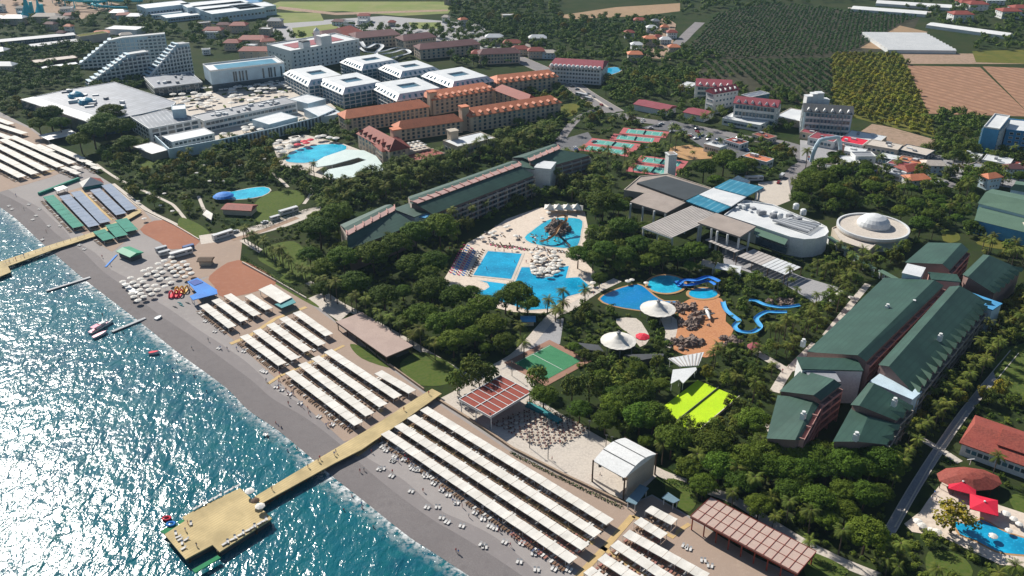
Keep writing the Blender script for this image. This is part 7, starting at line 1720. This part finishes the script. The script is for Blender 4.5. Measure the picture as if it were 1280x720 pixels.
# low poly variants for far trees
FARV = {'broad':[leafcloud(random.Random(400+i),[(random.Random(i*5+k).uniform(-2,2),random.Random(i*3+k+9).uniform(-2,2),random.Random(k+i).uniform(2.4,5.4),1.4,1.1) for k in range(11)],20,1.).mesh('leafy_tree','leafA') for i in range(3)],
        'pine':[leafcloud(random.Random(500+i),[(random.Random(i*5+k).uniform(-4,4),random.Random(i*3+k+9).uniform(-4,4),random.Random(k+i).uniform(7.,9.),1.8,1.) for k in range(12)],24,1.1).mesh('umbrella_pine','pine') for i in range(2)]}
FARV['yellow'] = [leafcloud(random.Random(410),[(random.Random(k).uniform(-2,2),random.Random(k+9).uniform(-2,2),random.Random(k+2).uniform(2.4,5.4),1.4,1.1) for k in range(11)],20,1.).mesh('yellow_tree','leafY')]
LIM = {'pine':240,'broad':290,'yellow':120,'palm':290,'shrub':120,'cypress':50,'shortpalm':60}
random.seed(4)
by = {}
for t_ in TREES:
    if inframe(t_[1],0,30) and t_[1][1] > 150: by.setdefault(t_[0],[]).append(t_)
extra = []
for k,ls in by.items():
    ls.sort(key=lambda e: -ppm(e[1])*e[2])
    # trees and palms that show largest are things with trunk and crown
    for i,(kk,w_,s_,z_) in enumerate(ls):
        if i >= LIM[k]:
            if k in ('broad','pine','yellow'): extra.append((random.choice(FARV[k]),w_,s_,U(0,6.28)))
            else: extra.append((random.choice(VAR[k])[0],w_,s_,U(0,6.28)))
            continue
        cr,tr = random.choice(VAR[k]); rz = U(0,6.28)
        if tr is None or (i > 130 and k != 'pine') :
            if tr is not None and k not in FARV:
                t = thing(NAME[k],None,None,w_); a = inst('crown',cr,(*w_,0),0,1.,t); b = inst('trunk',tr,(*w_,0),0,1.,t)
            elif tr is not None:
                t = thing(NAME[k],None,None,w_); a = inst('crown',cr,(*w_,0),0,1.,t); b = inst('trunk',tr,(*w_,0),0,1.,t)
            else: t = inst(NAME[k],cr,(*w_,0))
        else:
            t = thing(NAME[k],None,None,w_); inst('crown',cr,(*w_,0),0,1.,t); inst('trunk',tr,(*w_,0),0,1.,t)
        t.rotation_euler[2] = rz; t.scale = (s_,s_,s_*z_)
        later(t,DESC[k],w_,CAT[k],GRP[k])
cloud_object('far_woodland',extra,'far woods and garden trees beyond the nearest individual ones','woodland')
ORCH.sort(key=lambda e: -ppm(e[1])*e[2])
random.seed(6)
nO = {'O':0,'Y':0}; rest = []
for k,p,s_ in ORCH:
    me = random.choice(OV[k])
    if nO[k] < 290:
        nO[k] += 1; o = inst('citrus_tree' if k == 'O' else 'lemon_tree',me,(*p,0),U(0,6.28),s_); later(o,'round %s orchard tree'%('dark green' if k == 'O' else 'yellow green'),p,'orchard tree','dark orchard trees' if k == 'O' else 'yellow green orchard trees')
    else: rest.append((me,p,s_,U(0,6.28)))
cloud_object('far_orchard',rest,'rows of small orchard trees in the far fields','orchard')
# undergrowth as one mass of low leaf faces
ug = []
random.seed(8)
UGP = [([(330,270),(560,290),(700,395),(650,450),(560,455),(400,350)],3.4),([(700,390),(840,395),(840,490),(735,470),(690,430)],3.),([(900,330),(1100,300),(1000,470),(900,560),(850,460)],3.4),([(925,570),(1160,560),(1100,720),(1010,690),(880,600)],3.4),([(1110,500),(1300,350),(1300,520),(1160,560)],3.6),
       ([(120,190),(350,190),(350,290),(250,295)],4.5),([(400,260),(700,165),(760,230),(600,290),(440,262)],5),([(1090,660),(1300,700),(1300,740),(1090,740)],3),([(770,300),(930,330),(900,370),(750,350)],4)]
for poly,st in UGP:
    q = pl(poly); x0,x1,y0,y1 = min(p[0] for p in q),max(p[0] for p in q),min(p[1] for p in q),max(p[1] for p in q); y = y0
    while y < y1:
        x = x0
        while x < x1:
            p = (x+U(-1.5,1.5),y+U(-1.5,1.5))
            if inside(p,q) and not blocked(p) and R() < .75: ug.append((random.choice(VAR['shrub'])[0],p,U(.5,1.2),U(0,6)))
            x += st
        y += st
cloud_object('undergrowth',ug,'low leafy ground cover under the garden trees','ground cover')
# hedges
def hedge(pts, w, h, lab):
    l = pl(pts); rnd = random.Random(len(lab)); mb = MB(); cl = []
    for a,b in zip(l,l[1:]):
        a,b = Vector(a),Vector(b); n = max(1,int((b-a).length/1.4))
        for i in range(n): p = a.lerp(b,i/n); cl.append((p.x,p.y,h*.5,w*.6,h*.55))
    leafcloud(rnd,cl,26,.5,mb=mb); tag(mb.build('hedge','hedge'),lab,'hedge')
hedge([(303,322),(340,347),(380,370)],2.6,1.6,'dark clipped hedge along the clay yard wall'); hedge([(250,262),(285,280),(330,285),(400,256)],3,2,'dark hedge between the garden lawn and parked vans')
hedge([(835,602),(873,616)],3,1.4,'dark hedge between booth and promenade'); hedge([(1010,697),(1060,718)],3,1.4,'green hedge below the promenade at the bottom edge'); hedge([(335,303),(375,297)],2,1.6,'low hedge along the beachside lawn top')
hedge([(640,567),(700,598),(780,636)],1.6,.8,'narrow planting strip below the brown retaining wall'); hedge([(660,503),(684,514),(706,524)],1.6,1.4,'clipped hedge above the teal planter'); hedge([(1178,575),(1195,582)],3,1.5,'rounded hedge by the faceted pavilion')
flush()
# ------------------------------------------------------------ air, sky, sun, camera
AIR = .00004
if AIR:
    m = bpy.data.materials.new('pale_air'); m.use_nodes = True; nt = m.node_tree; nt.nodes.clear()
    v = nt.nodes.new('ShaderNodeVolumePrincipled'); v.inputs['Density'].default_value = AIR; v.inputs['Color'].default_value = (.5,.75,1,1); v.inputs['Anisotropy'].default_value = .2
    o = nt.nodes.new('ShaderNodeOutputMaterial'); nt.links.new(v.outputs[0],o.inputs['Volume'])
    hz = MB().box(0,2000,-6,9000,4800,210+6); ho = hz.build('haze',m); ho['kind'] = 'stuff'; ho['label'] = 'thin blue summer haze over the coast'
AZ, EL = radians(-38), radians(36)
w = bpy.data.worlds.new('World'); sc.world = w; w.use_nodes = True; nt = w.node_tree
sky = nt.nodes.new('ShaderNodeTexSky'); sky.sky_type = 'NISHITA'; sky.sun_disc = False; sky.sun_elevation = EL; sky.sun_rotation = AZ; sky.air_density = 1.; sky.dust_density = .6; sky.ozone_density = 1.5
nt.links.new(sky.outputs[0], nt.nodes['Background'].inputs[0]); nt.nodes['Background'].inputs[1].default_value = .06
ld = bpy.data.lights.new('sun','SUN'); ld.energy = 5.; ld.angle = radians(.53); ld.color = (1,.95,.87)
lo = bpy.data.objects.new('sun',ld); col.objects.link(lo)
d = Vector((sin(AZ)*cos(EL),cos(AZ)*cos(EL),sin(EL))); lo.rotation_euler = d.to_track_quat('Z','Y').to_euler(); lo.location = (0,0,400)
cd = bpy.data.cameras.new('camera'); cd.sensor_width = 36; cd.lens = CF/1280*36; cd.clip_end = 9000; cd.clip_start = 1
co = bpy.data.objects.new('camera',cd); col.objects.link(co); co.location = (0,0,CH); co.rotation_euler = (pi/2-CP,0,0); sc.camera = co
sc.view_settings.view_transform = 'Standard'; sc.view_settings.look = 'None'; sc.view_settings.exposure = .42; sc.view_settings.gamma = 1
sc.cycles.max_bounces = 5; sc.cycles.diffuse_bounces = 2; sc.cycles.glossy_bounces = 2; sc.cycles.transparent_max_bounces = 6; sc.cycles.transmission_bounces = 1; sc.cycles.volume_bounces = 0
sc.cycles.use_denoising = True; sc.cycles.sample_clamp_direct = 12; sc.cycles.sample_clamp_indirect = 4; sc.cycles.caustics_reflective = False; sc.cycles.caustics_refractive = False
